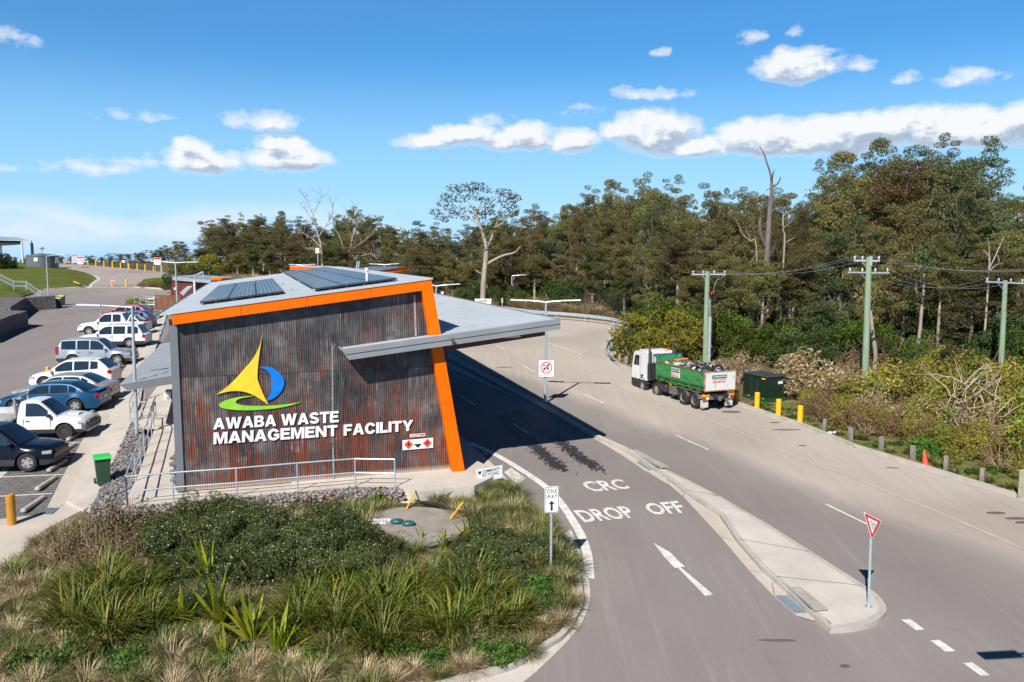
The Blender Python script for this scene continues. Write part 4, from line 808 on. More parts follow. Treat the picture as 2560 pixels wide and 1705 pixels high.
gab = thing('gabion_wall', 'long wire gabion wall of grey and pink stones under the front handrail', 'wall', (fr_base[3] + fr_base[4]) / 2 + Vector((0, 0, -.8)))
g_in = [fr_base[0] + Vector((.1, -.12, 0))] + [p + NF * .12 for p in fr_base[1:]] ; g_out = [p + NF * (.75 if i else .8) for i, p in enumerate(fr_base)]; g_out[5] = g_out[5] + U * .12; g_in[5] = g_in[5] + U * .12
m = MB(); n = 6; vs = [p + Z * .01 for p in g_in] + [p + Z * .0 for p in g_out] + [Vector((p.x, p.y, T(p.x, p.y) - .1)) for p in g_out] + [Vector((p.x, p.y, T(p.x, p.y) - .1)) for p in g_in]
fs = [];
for i in range(n - 1): fs += [(i, n + i, n + i + 1, i + 1), (n + i, 2 * n + i, 2 * n + i + 1, n + i + 1)]
fs += [(5, 11, 17, 23)]; m.add(vs, fs); m.build('stone_core', M_redst, gab)
m = MB()
for i in range(n - 1):
    ln_ = (g_out[i + 1] - g_out[i]).length; rocks(m, (g_in[i], g_in[i + 1], g_out[i + 1], g_out[i]), int(ln_ / .13), 6, .14)
    lo = [Vector((p.x, p.y, T(p.x, p.y))) for p in (g_out[i], g_out[i + 1])]; rocks(m, (g_out[i], g_out[i + 1], lo[1], lo[0]), int(ln_ / .12), 6, .14)
lo = [Vector((p.x, p.y, T(p.x, p.y))) for p in (g_out[5], g_in[5])]; rocks(m, (g_out[5], g_in[5], lo[1], lo[0]), 6, 6, .14); m.build('stones', M_st2, gab)
# side gravel strip falling to the footpath
lowr = [G('S4', 600, 270, .05), G('R2', 705, 1200, .1), G('R2', 800, 985, .1), G('R2', 880, 820, .1), G('R2', 960, 650, .1), G('R2', 1030, 500, .1)]; upr = [rail_base[0] + Vector((-.1, -.9, 0)), rail_base[0] + Vector((-.12, 0, 0)), rail_base[1], rail_base[2] + Vector((-.08, 0, 0)), rail_base[4] + Vector((-.08, 0, 0)), rail_base[7] + Vector((-.6, 0, 0))]
m = MB(); vs = [p + Z * .06 for p in lowr] + [p - Z * .02 for p in upr]; m.add(vs, [(i, i + 1, 7 + i, 6 + i) for i in range(5)]); struct('gravel_slope', m, M_grav)
m = MB(); rk = thing('x', 'x', 'x') if False else None
for i in range(5): rocks(m, (lowr[i] + Z * .06, lowr[i + 1] + Z * .06, upr[i + 1] - Z * .02, upr[i] - Z * .02), max(4, int((lowr[i + 1] - lowr[i]).length / .15)), 11, .13)
o = m.build('loose_stones', M_st, org=(0, 0, 0)); tag(o, kind='stuff', label='loose grey stones between the footpath and the ramp', cat='gravel')
struct('gravel_patch', sheet([Zl('R4', 1655, 640, .5), Zl('R4', 1860, 650, .5), Zl('R4', 1900, 700, .5), Zl('R4', 1800, 760, .5), Zl('R4', 1680, 760, .5)], .0, .4, z=.5), M_grav2)

# ---------------------------------------------------------------- handrails
M_galv = pm('galvanised_steel', (.50, .56, .60), (.40, .46, .50), 5, .4, .35)
def railing(name, lbl, bases, h, rz=(1, .5), grp=None, r=.026, tops=None, posts=None):
    o = thing(name, lbl, 'handrail', bases[0], grp); hs_ = tops or [h] * len(bases)
    for f_ in rz: m = MB(); m.tube([b_ + Z * hh * f_ for b_, hh in zip(bases, hs_)], r, 7); m.build('rail', M_galv, o)
    for i, (b_, hh) in enumerate(zip(bases, hs_)):
        if posts and i not in posts: continue
        m = MB(); m.tube([b_, b_ + Z * hh], r, 7); m.lathe([(.07, 0), (.07, .012)], b_, 8); m.build('post', M_galv, o)
    return o
railing('handrail', 'galvanised handrail along the front of the rusty wall', [b_ + NF * .0 for b_ in fr_base], .97)
railing('handrail', 'long galvanised handrail down the left ramp beside the stones', rail_base, 1.0)
rb2 = [rail_base[7], Zl('R2', 1120, 485, ZA), Zl('R2', 1022, 490, ZA)]; railing('handrail', 'short galvanised return rail across the head of the ramp', [rb2[0] + DP * .03, rb2[1], rb2[2]], .97)
rb3 = [G('R2', 1022, 490, .13), G('R2', 1060, 395, .13), G('R2', 1095, 318, .13), G('R2', 1135, 300, .13)]; railing('handrail', 'galvanised handrail between lamp post and awning', rb3, .97)
rb4 = [G('R1', 1468, 1085, .13), G('R1', 1510, 1020, .13), G('R1', 1545, 960, .13), G('R1', 1580, 900, .13)]; railing('handrail', 'tall balustrade climbing beside the far corner of the roof', rb4, .9, rz=(1, .75, .5, .25), r=.02)
# ---------------------------------------------------------------- street furniture
M_lampw = pm('lamp_white', (.72, .74, .76), (.62, .64, .66), 2, .4); M_yel = pm('bollard_yellow', (.92, .50, .01), (.82, .42, .01), 2, .5); M_yelshade = pm('bollard_ochre_shade', (.55, .25, .02), (.42, .18, .02), 2, .55)  # bollard ochre is the yellow darkened, shade put into its colour
def lamp(lbl, base, top, ends, hl=.95):
    o = thing('street_lamp', lbl, 'street lamp', base, 'car park and road lamps')
    MB().tube([base, base + (top - base) * .5, top], [.085, .075, .055], 10).build('pole', M_galv, o)
    MB().lathe([(.17, 0), (.17, .03), (.10, .05)], base, 10).build('base_plate', M_galv, o)
    for e in ends:
        d = (e - top); k = d.length; d.normalize(); MB().tube([top - Z * .05, top + d * (k - hl)], [.045, .035], 8).build('arm', M_galv, o)
        c = top + d * (k - hl / 2); side = d.cross(Z).normalized(); up = side.cross(d); h = MB(); h.box(c, (hl, .30, .075), ax=(d, side, up), bev=.03).build('lamp_head', M_lampw, o)
def lampY(lbl, rg, tp, Y, ends, dys, base=None):
    t_ = Yd(rg, *tp, Y); b_ = Vector((t_.x, t_.y, T(t_.x, t_.y))) if base is None else base
    if base is not None: t_ = Vector((b_.x, b_.y, Yd(rg, *tp, b_.y).z)); t_.x = Yd(rg, *tp, b_.y).x
    lamp(lbl, b_, t_, [Yd(rg, *e, t_.y + dy) for e, dy in zip(ends, dys)])
lampY('single-arm lamp rising from the grey stones left of the rusty wall', 'R1', (1215, 757), 0, [(710, 744)], [-.5], base=G('D', 315, 1005))
b2 = G('R5', 1409, 1585, .1)
lampY('twin-arm lamp on the median carrying the footwear sign', 'R5', (1415, 492), 0, [(1030, 478), (1797, 481)], [.3, -.3], base=b2)
lampY('twin-arm lamp behind the far left corner of the shed roof', 'R1', (1613, 352), 68, [(1390, 342), (1827, 350)], [.2, -.2])
lampY('single-arm lamp in front of the round water tank', 'R1', (425, 292), 0, [(600, 281)], [-.2], base=G('R1', 445, 655))
lampY('distant twin-arm lamp above the solar panels', 'S2', (540, 462), 118, [(480, 457), (598, 459)], [.2, -.2])
lampY('distant twin-arm lamp left of the white camera pole', 'S2', (640, 518), 104, [(563, 516), (706, 515)], [.2, -.2])
lampY('twin-arm lamp before the far grey roof with orange edge', 'S2', (1074, 516), 88, [(992, 513), (1152, 512)], [.2, -.2])
lampY('small single-arm lamp right of the far orange roof', 'S2', (1215, 549), 96, [(1274, 546)], [-.2])
lampY('lamp just right of the top of the orange column', 'R5', (220, 320), 62, [(10, 300), (483, 305)], [.2, -.2])
lampY('single-arm lamp at the forest edge above the canopy', 'R5', (1045, 212), 0, [(1222, 205)], [-.2], base=G('R5', 1042, 525))
hb = Vector((10.3, 11.9, T(10.3, 11.9))); lamp('lamp just outside the right edge that throws its head shadow on the near road', hb, hb + Z * 5.3, [hb + Z * 5.35 + Vector((-2.1, -.25, 0))])
# camera pole
cp = thing('camera_pole', 'slim pole topped with white camera housings above the solar panels', 'camera pole', onT(Yd('S2', 717, 525, 96))); t_ = Yd('S2', 716, 448, 96)
MB().tube([Vector(cp.location), t_], .06, 8).build('pole', M_galv, cp); MB().box(t_ + Z * .1, (.5, .4, .7), bev=.1).build('housing', M_lampw, cp)

def bollard(rg, x, yb, yt, lbl, r=.13, mat=None, grp='yellow bollards', tilt=0, name='bollard'):
    b_ = G(rg, x, yb); t_ = Yd(rg, x, yt, b_.y); h = t_.z - b_.z; o = MB().lathe([(r, -.1), (r, h - .02), (r - .02, h)], (0, 0, 0), 16).build(name, mat or M_yel, org=(0, 0, 0), smooth=30)
    o.location = b_; tag(o, lbl, 'bollard', grp); return o
bollard('R6', 1478, 925, 762, 'yellow bollard half hidden behind the truck tailgate', mat=M_yelshade)
bollard('R6', 1728, 1003, 790, 'yellow bollard in front of the green cabinet door'); bollard('R6', 1990, 1094, 872, 'yellow bollard at the near right corner of the green cabinet'); bollard('S3', 356, 714, 549, 'yellow bollard nearest the first timber post')
bollard('R2', 95, 1298, 1052, 'ochre steel bollard, darkened for shade, at the bottom left beside the empty bay', r=.135, mat=M_yelshade); bollard('R1', 443, 1420, 1313, 'orange bollard standing beyond the white hatchback', r=.11); bollard('R1', 1072, 800, 778, 'tiny yellow bollard end behind the red hatchback', r=.1)
for i, (x, yb, yt, lb) in enumerate([(1117, 680, 612, 'leftmost, right of the tank'), (1257, 690, 620, 'in front of the grey board'), (1390, 703, 620, 'in front of the red and white board'), (1527, 712, 628, 'right of the red and white board'), (1665, 730, 632, 'left of the yellow bush'), (1805, 742, 640, 'right of the yellow bush'), (1950, 757, 652, 'at the left end of the black fence'), (2092, 768, 665, 'below the white notice'), (2235, 785, 680, 'beside the dark pole sign')]):
    bollard('S6', x, yb, yt, 'yellow roadside bollard on the far crest, ' + lb, r=.12, grp='bollards along the far road')
for i, (x, yb, yt, lb) in enumerate([(1265, 421, 363, 'second right of the dark pole sign'), (1338, 431, 372, 'third right of the dark pole sign'), (1415, 432, 390, 'left of the red-topped sign legs'), (1490, 442, 384, 'right of the red-topped sign')]):
    bollard('R1', x, yb, yt, 'yellow roadside bollard on the far crest, ' + lb, r=.12, grp='bollards along the far road')
bollard('S6', 2190, 1078, 957, 'yellow bollard standing alone in the middle of the junction', r=.12)
ne = bollard('S6', 1948, 1076, 1000, 'yellow bollard carrying the round no entry disc', r=.12)
for k in (0,):
    o = thing('no_entry_sign', 'round red and white no entry disc on a bollard at the junction', 'sign', Yd('S6', 1950, 985, ne.location.y - .15)); c = Vector(o.location)
    def disc(r, y): m = MB(); m.lathe([(r, -.01), (r, .01)], (0, 0, 0), 20, axis='Y'); m.v = [tuple(Vector(p) + c + Vector((0, y, 0))) for p in m.v]; return m
    disc(.30, 0).build('rim', M_sgw, o); disc(.27, -.012).build('disc', M_red, o); MB().box(c + Vector((0, -.03, 0)), (.42, .01, .1)).build('bar', M_sgw, o)
M_tim = pm('weathered_timber', (.30, .26, .23), (.17, .14, .12), 3, .9, bmp=.4, stretch=(6, 6, .6)); 
for i, (x, yb, yt, wd, lb) in enumerate([(575, 785, 668, .17, 'first right of the yellow bollards'), (806, 867, 742, .17, 'second right of the yellow bollards'), (1076, 952, 825, .17, 'third right of the yellow bollards'), (1360, 1043, 905, .18, 'just left of the orange cone'), (1658, 1139, 997, .18, 'just right of the orange cone'), (1980, 1245, 1105, .18, 'second right of the orange cone')]):
    b_ = G('S3', x, yb); h = Yd('S3', x, yt, b_.y).z - b_.z; o = MB().box((0, 0, h / 2 - .05), (wd, wd * .8, h + .1), ax=.5, bev=.012).build('timber_post', M_tim, org=(0, 0, 0)); o.location = b_; o.rotation_euler = (rnd.uniform(-.03, .03), rnd.uniform(-.03, .03), rnd.uniform(-.3, .3)); tag(o, 'short grey timber post on the verge, ' + lb, 'post', 'timber posts along the verge')
b_ = G('S3', 2336, 1388); o = MB().box((0, 0, .5), (.2, .2, 1.1), ax=.5, bev=.012).build('timber_post', pm('pale_timber', (.42, .37, .26), (.3, .27, .2), 3, .9), org=(0, 0, 0)); o.location = b_; tag(o, 'thicker pale green timber post at the right edge of the photo', 'post', 'timber posts along the verge')
for rg, x, yb, yt, lb in (('R6', 38, 421, 320, 'below the chevron board'), ('R6', 118, 455, 350, 'left of the truck cab'), ('R5', 2213, 1162, 1070, 'right beside the end of the guard rail')):
    b_ = G(rg, x, yb); h = Yd(rg, x, yt, b_.y).z - b_.z; o = MB().box((0, 0, h / 2), (.17, .14, h), bev=.012).build('timber_post', M_tim, org=(0, 0, 0)); o.location = b_; tag(o, 'short grey timber post ' + lb, 'post', 'timber posts along the verge')
# cone
b_ = G('S3', 1475, 1090); o = thing('traffic_cone', 'leaning faded red traffic cone on the grass verge', 'traffic cone', b_); o.rotation_euler = (0, -.12, 0)
MB().lathe([(.14, .03), (.125, .06), (.03, .66), (.018, .68)], b_, 14).build('cone_body', pm('cone_red', (.75, .09, .04), (.6, .07, .04), 4, .6), o, smooth=30); MB().box(b_ + Z * .015, (.38, .38, .03), bev=.01).build('cone_base', pm('cone_base', (.5, .07, .03), rough=.7), o)
# litter
for rg, x, y, s_, c, lb in (('S3', 650, 787, .3, (.72, .70, .62), 'crumpled cream plastic litter at the foot of the scrub'), ('S3', 2265, 1312, .13, (.8, .62, .05), 'small yellow and white packet on the verge'), ('S3', 1608, 1083, .1, (.8, .8, .8), 'scrap of white litter right of the cone')):
    b_ = G(rg, x, y, .08); m = MB()
    for k in range(4): m.sphere(b_ + Vector((rnd.uniform(-1, 1), rnd.uniform(-.5, .5), 0)) * s_, s_ * rnd.uniform(.3, .5), 6, sq=(1, .8, .6))
    o = m.build('litter', pm('litter_%d' % int(s_ * 100), c, rough=.6), org=b_); tag(o, lb, 'litter')

# wheelie bins
def bin_(name, lbl, b_, rz, lid, body=(.035, .075, .045), h=1.0):
    o = thing(name, lbl, 'bin', b_, 'wheelie bins'); bm_ = pm('bin_body_%d' % int(sum(body) * 1000), body, tuple(x * .8 for x in body), 3, .5)
    m = MB(); a, c = .21, .27; s_ = h; vs = []
    for z, k in ((.06, .82), (.88, 1.0), (.93, 1.08), (.95, 1.08)): vs += [(-a * 1.05 * k, -c * k, z * s_), (a * 1.05 * k, -c * k, z * s_), (a * 1.05 * k, c * k, z * s_), (-a * 1.05 * k, c * k, z * s_)]
    m.add(vs, [(i * 4 + k, i * 4 + (k + 1) % 4, i * 4 + 4 + (k + 1) % 4, i * 4 + 4 + k) for i in range(3) for k in range(4)] + [(3, 2, 1, 0), (12, 13, 14, 15)]); m.build('body', bm_, o, org=(0, 0, 0))
    m = MB(); m.add([(-.26, -.33, .955), (.26, -.33, .955), (.26, .30, .955), (-.26, .30, .955), (-.22, -.28, 1.04), (.22, -.28, 1.04), (.24, .26, 1.02), (-.24, .26, 1.02)], [(3, 2, 1, 0), (4, 5, 6, 7), (0, 1, 5, 4), (1, 2, 6, 5), (2, 3, 7, 6), (3, 0, 4, 7)]); m.build('lid', pm('bin_lid_%d' % int(sum(lid) * 1000), lid, rough=.45), o, org=(0, 0, 0))
    m = MB(); m.tube([(-.24, .33, .95), (.24, .33, .95)], .02, 6); m.build('handle', bm_, o, org=(0, 0, 0))
    for sx in (-1, 1): m = MB(); m.tube([(sx * .2, .27, .1), (sx * .25, .27, .1)], .1, 12); m.build('wheel', M_blk, o, org=(0, 0, 0))
    for c_ in o.children: c_.location = (0, 0, 0)
    o.rotation_euler = (0, 0, rz); o.scale = (1.12, 1.12, 1.06)
bin_('wheelie_bin', 'dark green wheelie bin with bright green lid beside the stones on the footpath', G('R2', 812, 978, .12), .55, (.03, .55, .10))
bin_('wheelie_bin', 'green-lidded wheelie bin at the end of the far gabion wall', G('R1', 543, 772), 1.7, (.05, .5, .2)); bin_('wheelie_bin', 'orange-lidded wheelie bin behind the far green one', G('R1', 568, 750), 1.7, (.85, .40, .02), (.05, .05, .05))

# ---------------------------------------------------------------- signs
def qbox(m, pts, th=.02, mat=0):
    P = [Vector(p) for p in pts]; n_ = (P[1] - P[0]).cross(P[2] - P[1]).normalized()
    if n_.y < 0: n_ = -n_
    m.prism(P, n_ * th, mat); return m
def YQ(rg, pts, Y, dy=None): return [Yd(rg, x, y, Y + (dy[i] if dy else 0)) for i, (x, y) in enumerate(pts)]
def inset(P, k): c = sum(P, Vector()) / len(P); return [p + (c - p) * k for p in P]
# one way
b_ = G('R7', 988, 1352); Y = b_.y; s1_ = thing('one_way_sign', 'white ONE WAY sign with black up arrow on a post in the garden edge', 'road sign', b_)
MB().tube([b_, Yd('R7', 994, 600, Y) + Vector((0, .06, 0))], .033, 8).build('post', M_galv, s1_)
P = [(933, 560), (1060, 553), (1058, 788), (930, 795)]; qp = YQ('R7', P, Y); fwd = Vector((0, -1, 0))
def lerpq(q, u_, v_): return (q[0].lerp(q[1], u_)).lerp(q[3].lerp(q[2], u_), v_)
def onq(q, pts, lift=.006): return [lerpq(q, u_, v_) + fwd * lift for u_, v_ in pts]
def rrect(u0, v0, u1, v1, ru, rv): return [(u0 + ru, v0), (u1 - ru, v0), (u1, v0 + rv), (u1, v1 - rv), (u1 - ru, v1), (u0 + ru, v1), (u0, v1 - rv), (u0, v0 + rv)]
qbox(MB(), onq(qp, rrect(0, 0, 1, 1, .08, .045), 0), .02).build('panel', M_sgw, s1_)
m = MB(); m.poly(onq(qp, rrect(.03, .018, .97, .982, .08, .045), .006)); m.build('border', M_blk, s1_); m = MB(); m.poly(onq(qp, rrect(.065, .036, .935, .964, .07, .04), .010)); m.build('face', M_sgw, s1_)
m = MB()
for s_, u0, u1, v0, v1 in (('ONE', .16, .86, .09, .25), ('WAY', .13, .89, .295, .455)): c4 = onq(qp, ((u0, v0), (u1, v0), (u0, v1), (u1, v1)), .014); put_text(m, s_, *c4, off=.012, nrm=fwd, spacing=1.22)
m.build('words', M_blk, s1_); m = MB(); m.poly(onq(qp, [(.49, .53), (.75, .68), (.57, .65), (.58, .91), (.42, .91), (.43, .65), (.25, .68)], .015)); m.build('arrow', M_blk, s1_)
# give way
b_ = G('R8', 1150, 985, .15); Y = b_.y; o = thing('give_way_sign', 'red-bordered white GIVE WAY triangle on a post at the median nose', 'road sign', b_); tp_ = Yd('R8', 1183, 300, Y)
MB().tube([b_, Vector((tp_.x, Y + .06, tp_.z))], .033, 8).build('post', M_galv, o); MB().lathe([(.10, 0), (.10, .02)], b_, 10).build('base_plate', M_galv, o)
tr3 = YQ('R8', [(1114, 247), (1252, 318), (1176, 464)], Y, (-.12, .12, -.02))
def rt3(P, k): # triangle with blunted corners
    out = []
    for i in range(3): out += [P[i].lerp(P[i - 1], k), P[i].lerp(P[(i + 1) % 3], k)]
    return out
m = MB(); qbox(m, rt3(tr3, .05), .015); m.build('panel', M_sgw, o); m = MB(); m.poly([p + fwd * .006 for p in rt3(inset(tr3, .07), .04)]); m.build('red_border', M_red, o); m = MB(); m.poly([p + fwd * .011 for p in rt3(inset(tr3, .40), .03)]); m.build('face', M_sgw, o)
m = MB(); put_text(m, 'GIVE', *[Yd('R8', x, y, Y) + fwd * .08 for x, y in ((1152, 300), (1216, 329), (1157, 334), (1210, 361))], off=-.004, nrm=fwd, spacing=1.1); put_text(m, 'WAY', *[Yd('R8', x, y, Y) + fwd * .08 for x, y in ((1160, 345), (1206, 364), (1165, 370), (1200, 386))], off=-.004, nrm=fwd, spacing=1.1); m.build('words', M_blk, o)
# footwear sign on the lamp
Y = b2.y - .12; o = thing('footwear_sign', 'square white sign with crossed-out thongs in a red ring on the median lamp', 'sign', Yd('R5', 1418, 1320, Y)); qp = YQ('R5', [(1332, 1130), (1508, 1127), (1505, 1320), (1330, 1321)], Y)
qbox(MB(), onq(qp, rrect(0, 0, 1, 1, .03, .03), 0), .02).build('panel', pm('sign_edge', (.42, .45, .47), rough=.4, metal=.4), o); m = MB(); m.poly(onq(qp, rrect(.03, .03, .97, .97, .03, .03), .005)); m.build('face', M_sgw, o)
m = MB(); ring = [(math.cos(a), math.sin(a)) for a in [2 * math.pi * k / 32 for k in range(32)]]; cu, cv = .5, .45
vs = onq(qp, [(cu + .36 * x, cv + .335 * y) for x, y in ring] + [(cu + .305 * x, cv + .285 * y) for x, y in ring], .014); m.add(vs, [(i, (i + 1) % 32, 32 + (i + 1) % 32, 32 + i) for i in range(32)]); m.poly(onq(qp, [(cu + .21, cv - .24), (cu + .25, cv - .20), (cu - .21, cv + .24), (cu - .25, cv + .20)], .018)); m.build('red_ring', M_red, o)
m = MB()
for cx in (.37, .60):
    for x0, x1, y0, y1 in ((cx - .055, cx + .055, .44, .56), (cx - .04, cx + .04, .57, .62)): m.poly(onq(qp, rrect(x0, y0, x1, y1, .03, .03), .010))
    for sx in (-1, 1): m.poly(onq(qp, [(cx + sx * .015, .28), (cx + sx * .085, .31), (cx + sx * .10, .40), (cx + sx * .06, .40), (cx + sx * .045, .33), (cx + sx * .01, .31)], .010))
    m.poly(onq(qp, rrect(cx - .05, .25, cx + .05, .285, .02, .012), .010))
m.poly(onq(qp, [(.16, .855), (.84, .855), (.84, .875), (.16, .875)], .010)); m.build('black_symbol', M_blk, o)
# community recycling centre board
Y = G('R7', 375, 600).y; qp = [Yd('R7', 325, 410, Y), Yd('R7', 556, 367, Y + .35), Yd('R7', 553, 482, Y + .35), Yd('R7', 325, 526, Y)]; o = thing('recycling_centre_sign', 'low white board reading COMMUNITY RECYCLING CENTRE beside the orange column', 'sign', onT((qp[0] + qp[1]) / 2))
qbox(MB(), onq(qp, [(0, 0), (1, 0), (1, 1), (0, 1)], 0), .03).build('panel', M_sgw, o)
for x, y0, y1 in ((375, 515, 600), (497, 490, 560)): p = Yd('R7', x, y0, Y + .2); MB().box(Vector((p.x, p.y + .05, (p.z + T(p.x, p.y)) / 2)), (.05, .05, p.z - T(p.x, p.y))).build('post', M_galv, o)
m = MB()
for s_, v0, v1, u1 in (('COMMUNITY', .10, .33, .91), ('RECYCLING', .39, .62, .86), ('CENTRE', .69, .91, .66)): put_text(m, s_, *onq(qp, ((.22, v0), (u1, v0), (.22, v1), (u1, v1)), .01), off=.008, nrm=fwd, spacing=1.1)
m.poly(onq(qp, rrect(.075, .14, .175, .36, .01, .01), .01)); m.build('words', pm('navy_ink', (.02, .03, .05), rough=.5), o)
m = MB()
for k in range(4): m.poly(onq(qp, rrect(.02, .1 + k * .2, .05, .24 + k * .2, .004, .01), .01))
m.build('orange_marks', pm('orange_ink', (.85, .35, .15), rough=.5), o)
# distant signs
def board(name, lbl, rg, pts, Y, mats, posts=(), bands=(), th=.04, txt=None):
    qp = YQ(rg, pts, Y); c = (qp[0] + qp[1]) / 2; o = thing(name, lbl, 'sign', Vector((c.x, c.y, T(c.x, c.y)))); qbox(MB(), qp, th).build('panel', mats[0], o)
    for i, (v0, v1, mt) in enumerate(bands): m = MB(); m.poly(onq(qp, [(.04, v0), (.96, v0), (.96, v1), (.04, v1)], .01)); m.build('band', mt, o)
    if txt:
        m = MB()
        for s_, u0, v0, u1, v1 in txt[1]: put_text(m, s_, *onq(qp, ((u0, v0), (u1, v0), (u0, v1), (u1, v1)), .02), nrm=fwd, off=.02)
        m.build('words', txt[0], o)
    for u_ in posts: p = lerpq(qp, u_, 1) + Vector((0, .06, 0)); MB().tube([Vector((p.x, p.y, T(p.x, p.y))), lerpq(qp, u_, .1) + Vector((0, .06, 0))], .045, 6).build('post', M_galv, o)
board('direction_board', 'wide white board of small dark writing at the roadside beyond the canopy', 'R5', [(640, 466), (820, 465), (820, 522), (640, 523)], 74, [M_sgw], (.2, .8), (), txt=(M_blk, (('WASTE TRANSFER', .2, .2, .75, .4), ('RECYCLING CENTRE', .2, .5, .7, .68))))
board('direction_board', 'lower white board partly hidden by the canopy edge', 'R5', [(672, 530), (790, 528), (790, 565), (672, 568)], 73, [M_sgw], (.3,))
board('small_sign', 'small white and blue sign on a post right of the orange column top', 'R5', [(273, 388), (300, 388), (300, 450), (273, 450)], 70, [M_sgw], (.5,), ((.4, .6, pm('sign_blue', (.05, .08, .35), rough=.5)),))
board('small_sign', 'narrow grey-backed sign on a post before the guard rail', 'R5', [(928, 458), (948, 458), (948, 512), (928, 512)], 76, [pm('sign_back', (.45, .47, .48), rough=.5, metal=.3)], (.5,))
Yg = G('R5', 2120, 1002).y; o = thing('give_way_sign', 'grey back of a give way triangle beside the guard rail bend', 'road sign', G('R5', 2120, 1005)); P3 = YQ('R5', [(2073, 745), (2171, 744), (2125, 832)], Yg); m = MB(); qbox(m, rt3(P3, .05), .02); m.build('panel', MATS['sign_back'], o); MB().tube([Vector(o.location), Yd('R5', 2124, 760, Yg) + Vector((0, -.05, 0))], .04, 7).build('post', M_galv, o)
m = MB(); m.box(Yd('R5', 2100, 788, Yg) + fwd * .02, (.12, .01, .12)); m.build('sticker', M_yel, o)
Yc = G('R5', 2180, 1100).y; o = thing('chevron_board', 'yellow and black chevron board at the end of the guard rail', 'road sign', G('R5', 2180, 1100)); qp = YQ('R5', [(2135, 1040), (2222, 1031), (2219, 1086), (2160, 1090)], Yc); qbox(MB(), qp, .03).build('panel', M_yel, o); m = MB(); m.poly(onq(qp, [(.62, .05), (.8, .05), (.6, .5), (.8, .95), (.62, .95), (.42, .5)], .01)); m.poly(onq(qp, [(.12, .05), (.3, .05), (.12, .5), (.3, .95), (.12, .95), (.0, .5)], .01)); m.build('chevron', M_blk, o)
MB().tube([Vector(o.location), Vector(o.location) + Z * .9], .05, 6).build('post', M_galv, o)
YF = 150
board('entry_board', 'grey site board with red heading beside the red and white board', 'S6', [(1236, 525), (1332, 527), (1340, 672), (1240, 680)], YF, [pm('board_grey', (.5, .52, .55), rough=.6)], (), ((.04, .16, pm('board_red', (.62, .12, .12), rough=.6)),))
board('entry_board', 'red and white notice board at the far entry', 'S6', [(1338, 568), (1440, 568), (1442, 695), (1340, 695)], YF - 1, [M_sgw], (), ((.02, .24, M_red), (.45, .55, MATS['board_red']), (.7, .76, MATS['board_red'])))
board('pole_sign', 'dark blue-grey sign on a pale pole by the black fence', 'S6', [(2175, 585), (2226, 585), (2228, 672), (2180, 672)], 136, [pm('board_dark', (.13, .17, .21), rough=.5)], (.5,))
board('small_notice', 'small white notice on the black far fence', 'S6', [(2108, 632), (2160, 632), (2160, 668), (2108, 668)], 140, [M_sgw])
board('entry_board', 'white sign with red top behind the far crest bollards', 'R1', [(1415, 307), (1482, 309), (1480, 378), (1416, 372)], 122, [M_sgw], (.15, .9), ((.02, .26, M_red), (.45, .52, MATS['board_red']), (.6, .66, MATS['board_red'])))
m = MB(); p = Yd('S6', 558, 455, 165); q = thing('tall_marker', 'dark post top above the round tank', 'post', onT(p)); MB().tube([Vector(q.location), p + Z * 2], .08, 6).build('pole', M_blk, q); MB().box(p + Z * .2, (.45, .3, 2.6)).build('head', M_blk, q)
q = thing('weather_mast', 'thin mast with a small round head above the tank', 'mast', onT(Yd('S6', 728, 555, 168))); p = Yd('S6', 724, 418, 168); MB().tube([Vector(q.location), p], .07, 6).build('pole', M_galv, q); MB().sphere(p, .5, 8, sq=(1, 1, .6)).build('head', M_galv, q)

# ---------------------------------------------------------------- green electrical cabinet
C0, A0, B1_ = G('R6', 1845, 930), G('R6', 1548, 842), G('R6', 2068, 893); hK = Yd('R6', 1858, 600, C0.y).z - C0.z
kx = (A0 - C0); kx.z = 0; kyv = (B1_ - C0); kyv.z = 0; Lx, Ly = kx.length, kyv.length; kx.normalize(); ky = Vector((-kx.y, kx.x, 0)); ky = ky if ky.dot(kyv) > 0 else -ky; Ly = kyv.dot(ky) if kyv.dot(ky) > .6 else Ly
kb_ = thing('electrical_cabinet', 'dark green louvred electrical cabinet beside the truck', 'cabinet', C0); M_kg = pm('cabinet_green', (.008, .028, .013), (.007, .022, .011), 1, .5); M_kt = pm('cabinet_top', (.055, .06, .065), (.04, .045, .05), 2, .5)
cc = C0 + kx * Lx / 2 + ky * Ly / 2
MB().box(cc + Z * (hK * .56), (Lx * .97, Ly * .97, hK * .82), ax=(kx, ky, Z)).build('body', M_kg, kb_); MB().box(cc + Z * .05 * 2, (Lx, Ly, hK * .24), ax=(kx, ky, Z)).build('plinth', pm('plinth_green', (.02, .07, .025), rough=.5), kb_)
MB().box(cc + Z * (hK * .985), (Lx * 1.02, Ly * 1.03, .06), ax=(kx, ky, Z), bev=.02).build('top', M_kt, kb_)
fo = -ky
for k in range(4):
    x0 = Lx * (.06 + k * .235); dpn = MB().box(C0 + kx * (x0 + Lx * .105) + fo * -.012 + Z * hK * .56, (Lx * .21, .02, hK * .74), ax=(kx, ky, Z)).build('door', M_kg, kb_)
    if k in (1, 2):
        m = MB()
        for j in range(16): m.box(C0 + kx * (x0 + Lx * .105) + fo * .004 + Z * hK * (.26 + j * .038), (Lx * .16, .02, .018), ax=(kx, ky, Z))
        m.build('louvre', M_kt, dpn)
m = MB(); m.box(C0 - kx * -.008 + ky * Ly * .5 + Z * hK * .56, (.02, Ly * .9, hK * .74), ax=(kx, ky, Z)); m.build('end_door', M_kg, kb_)
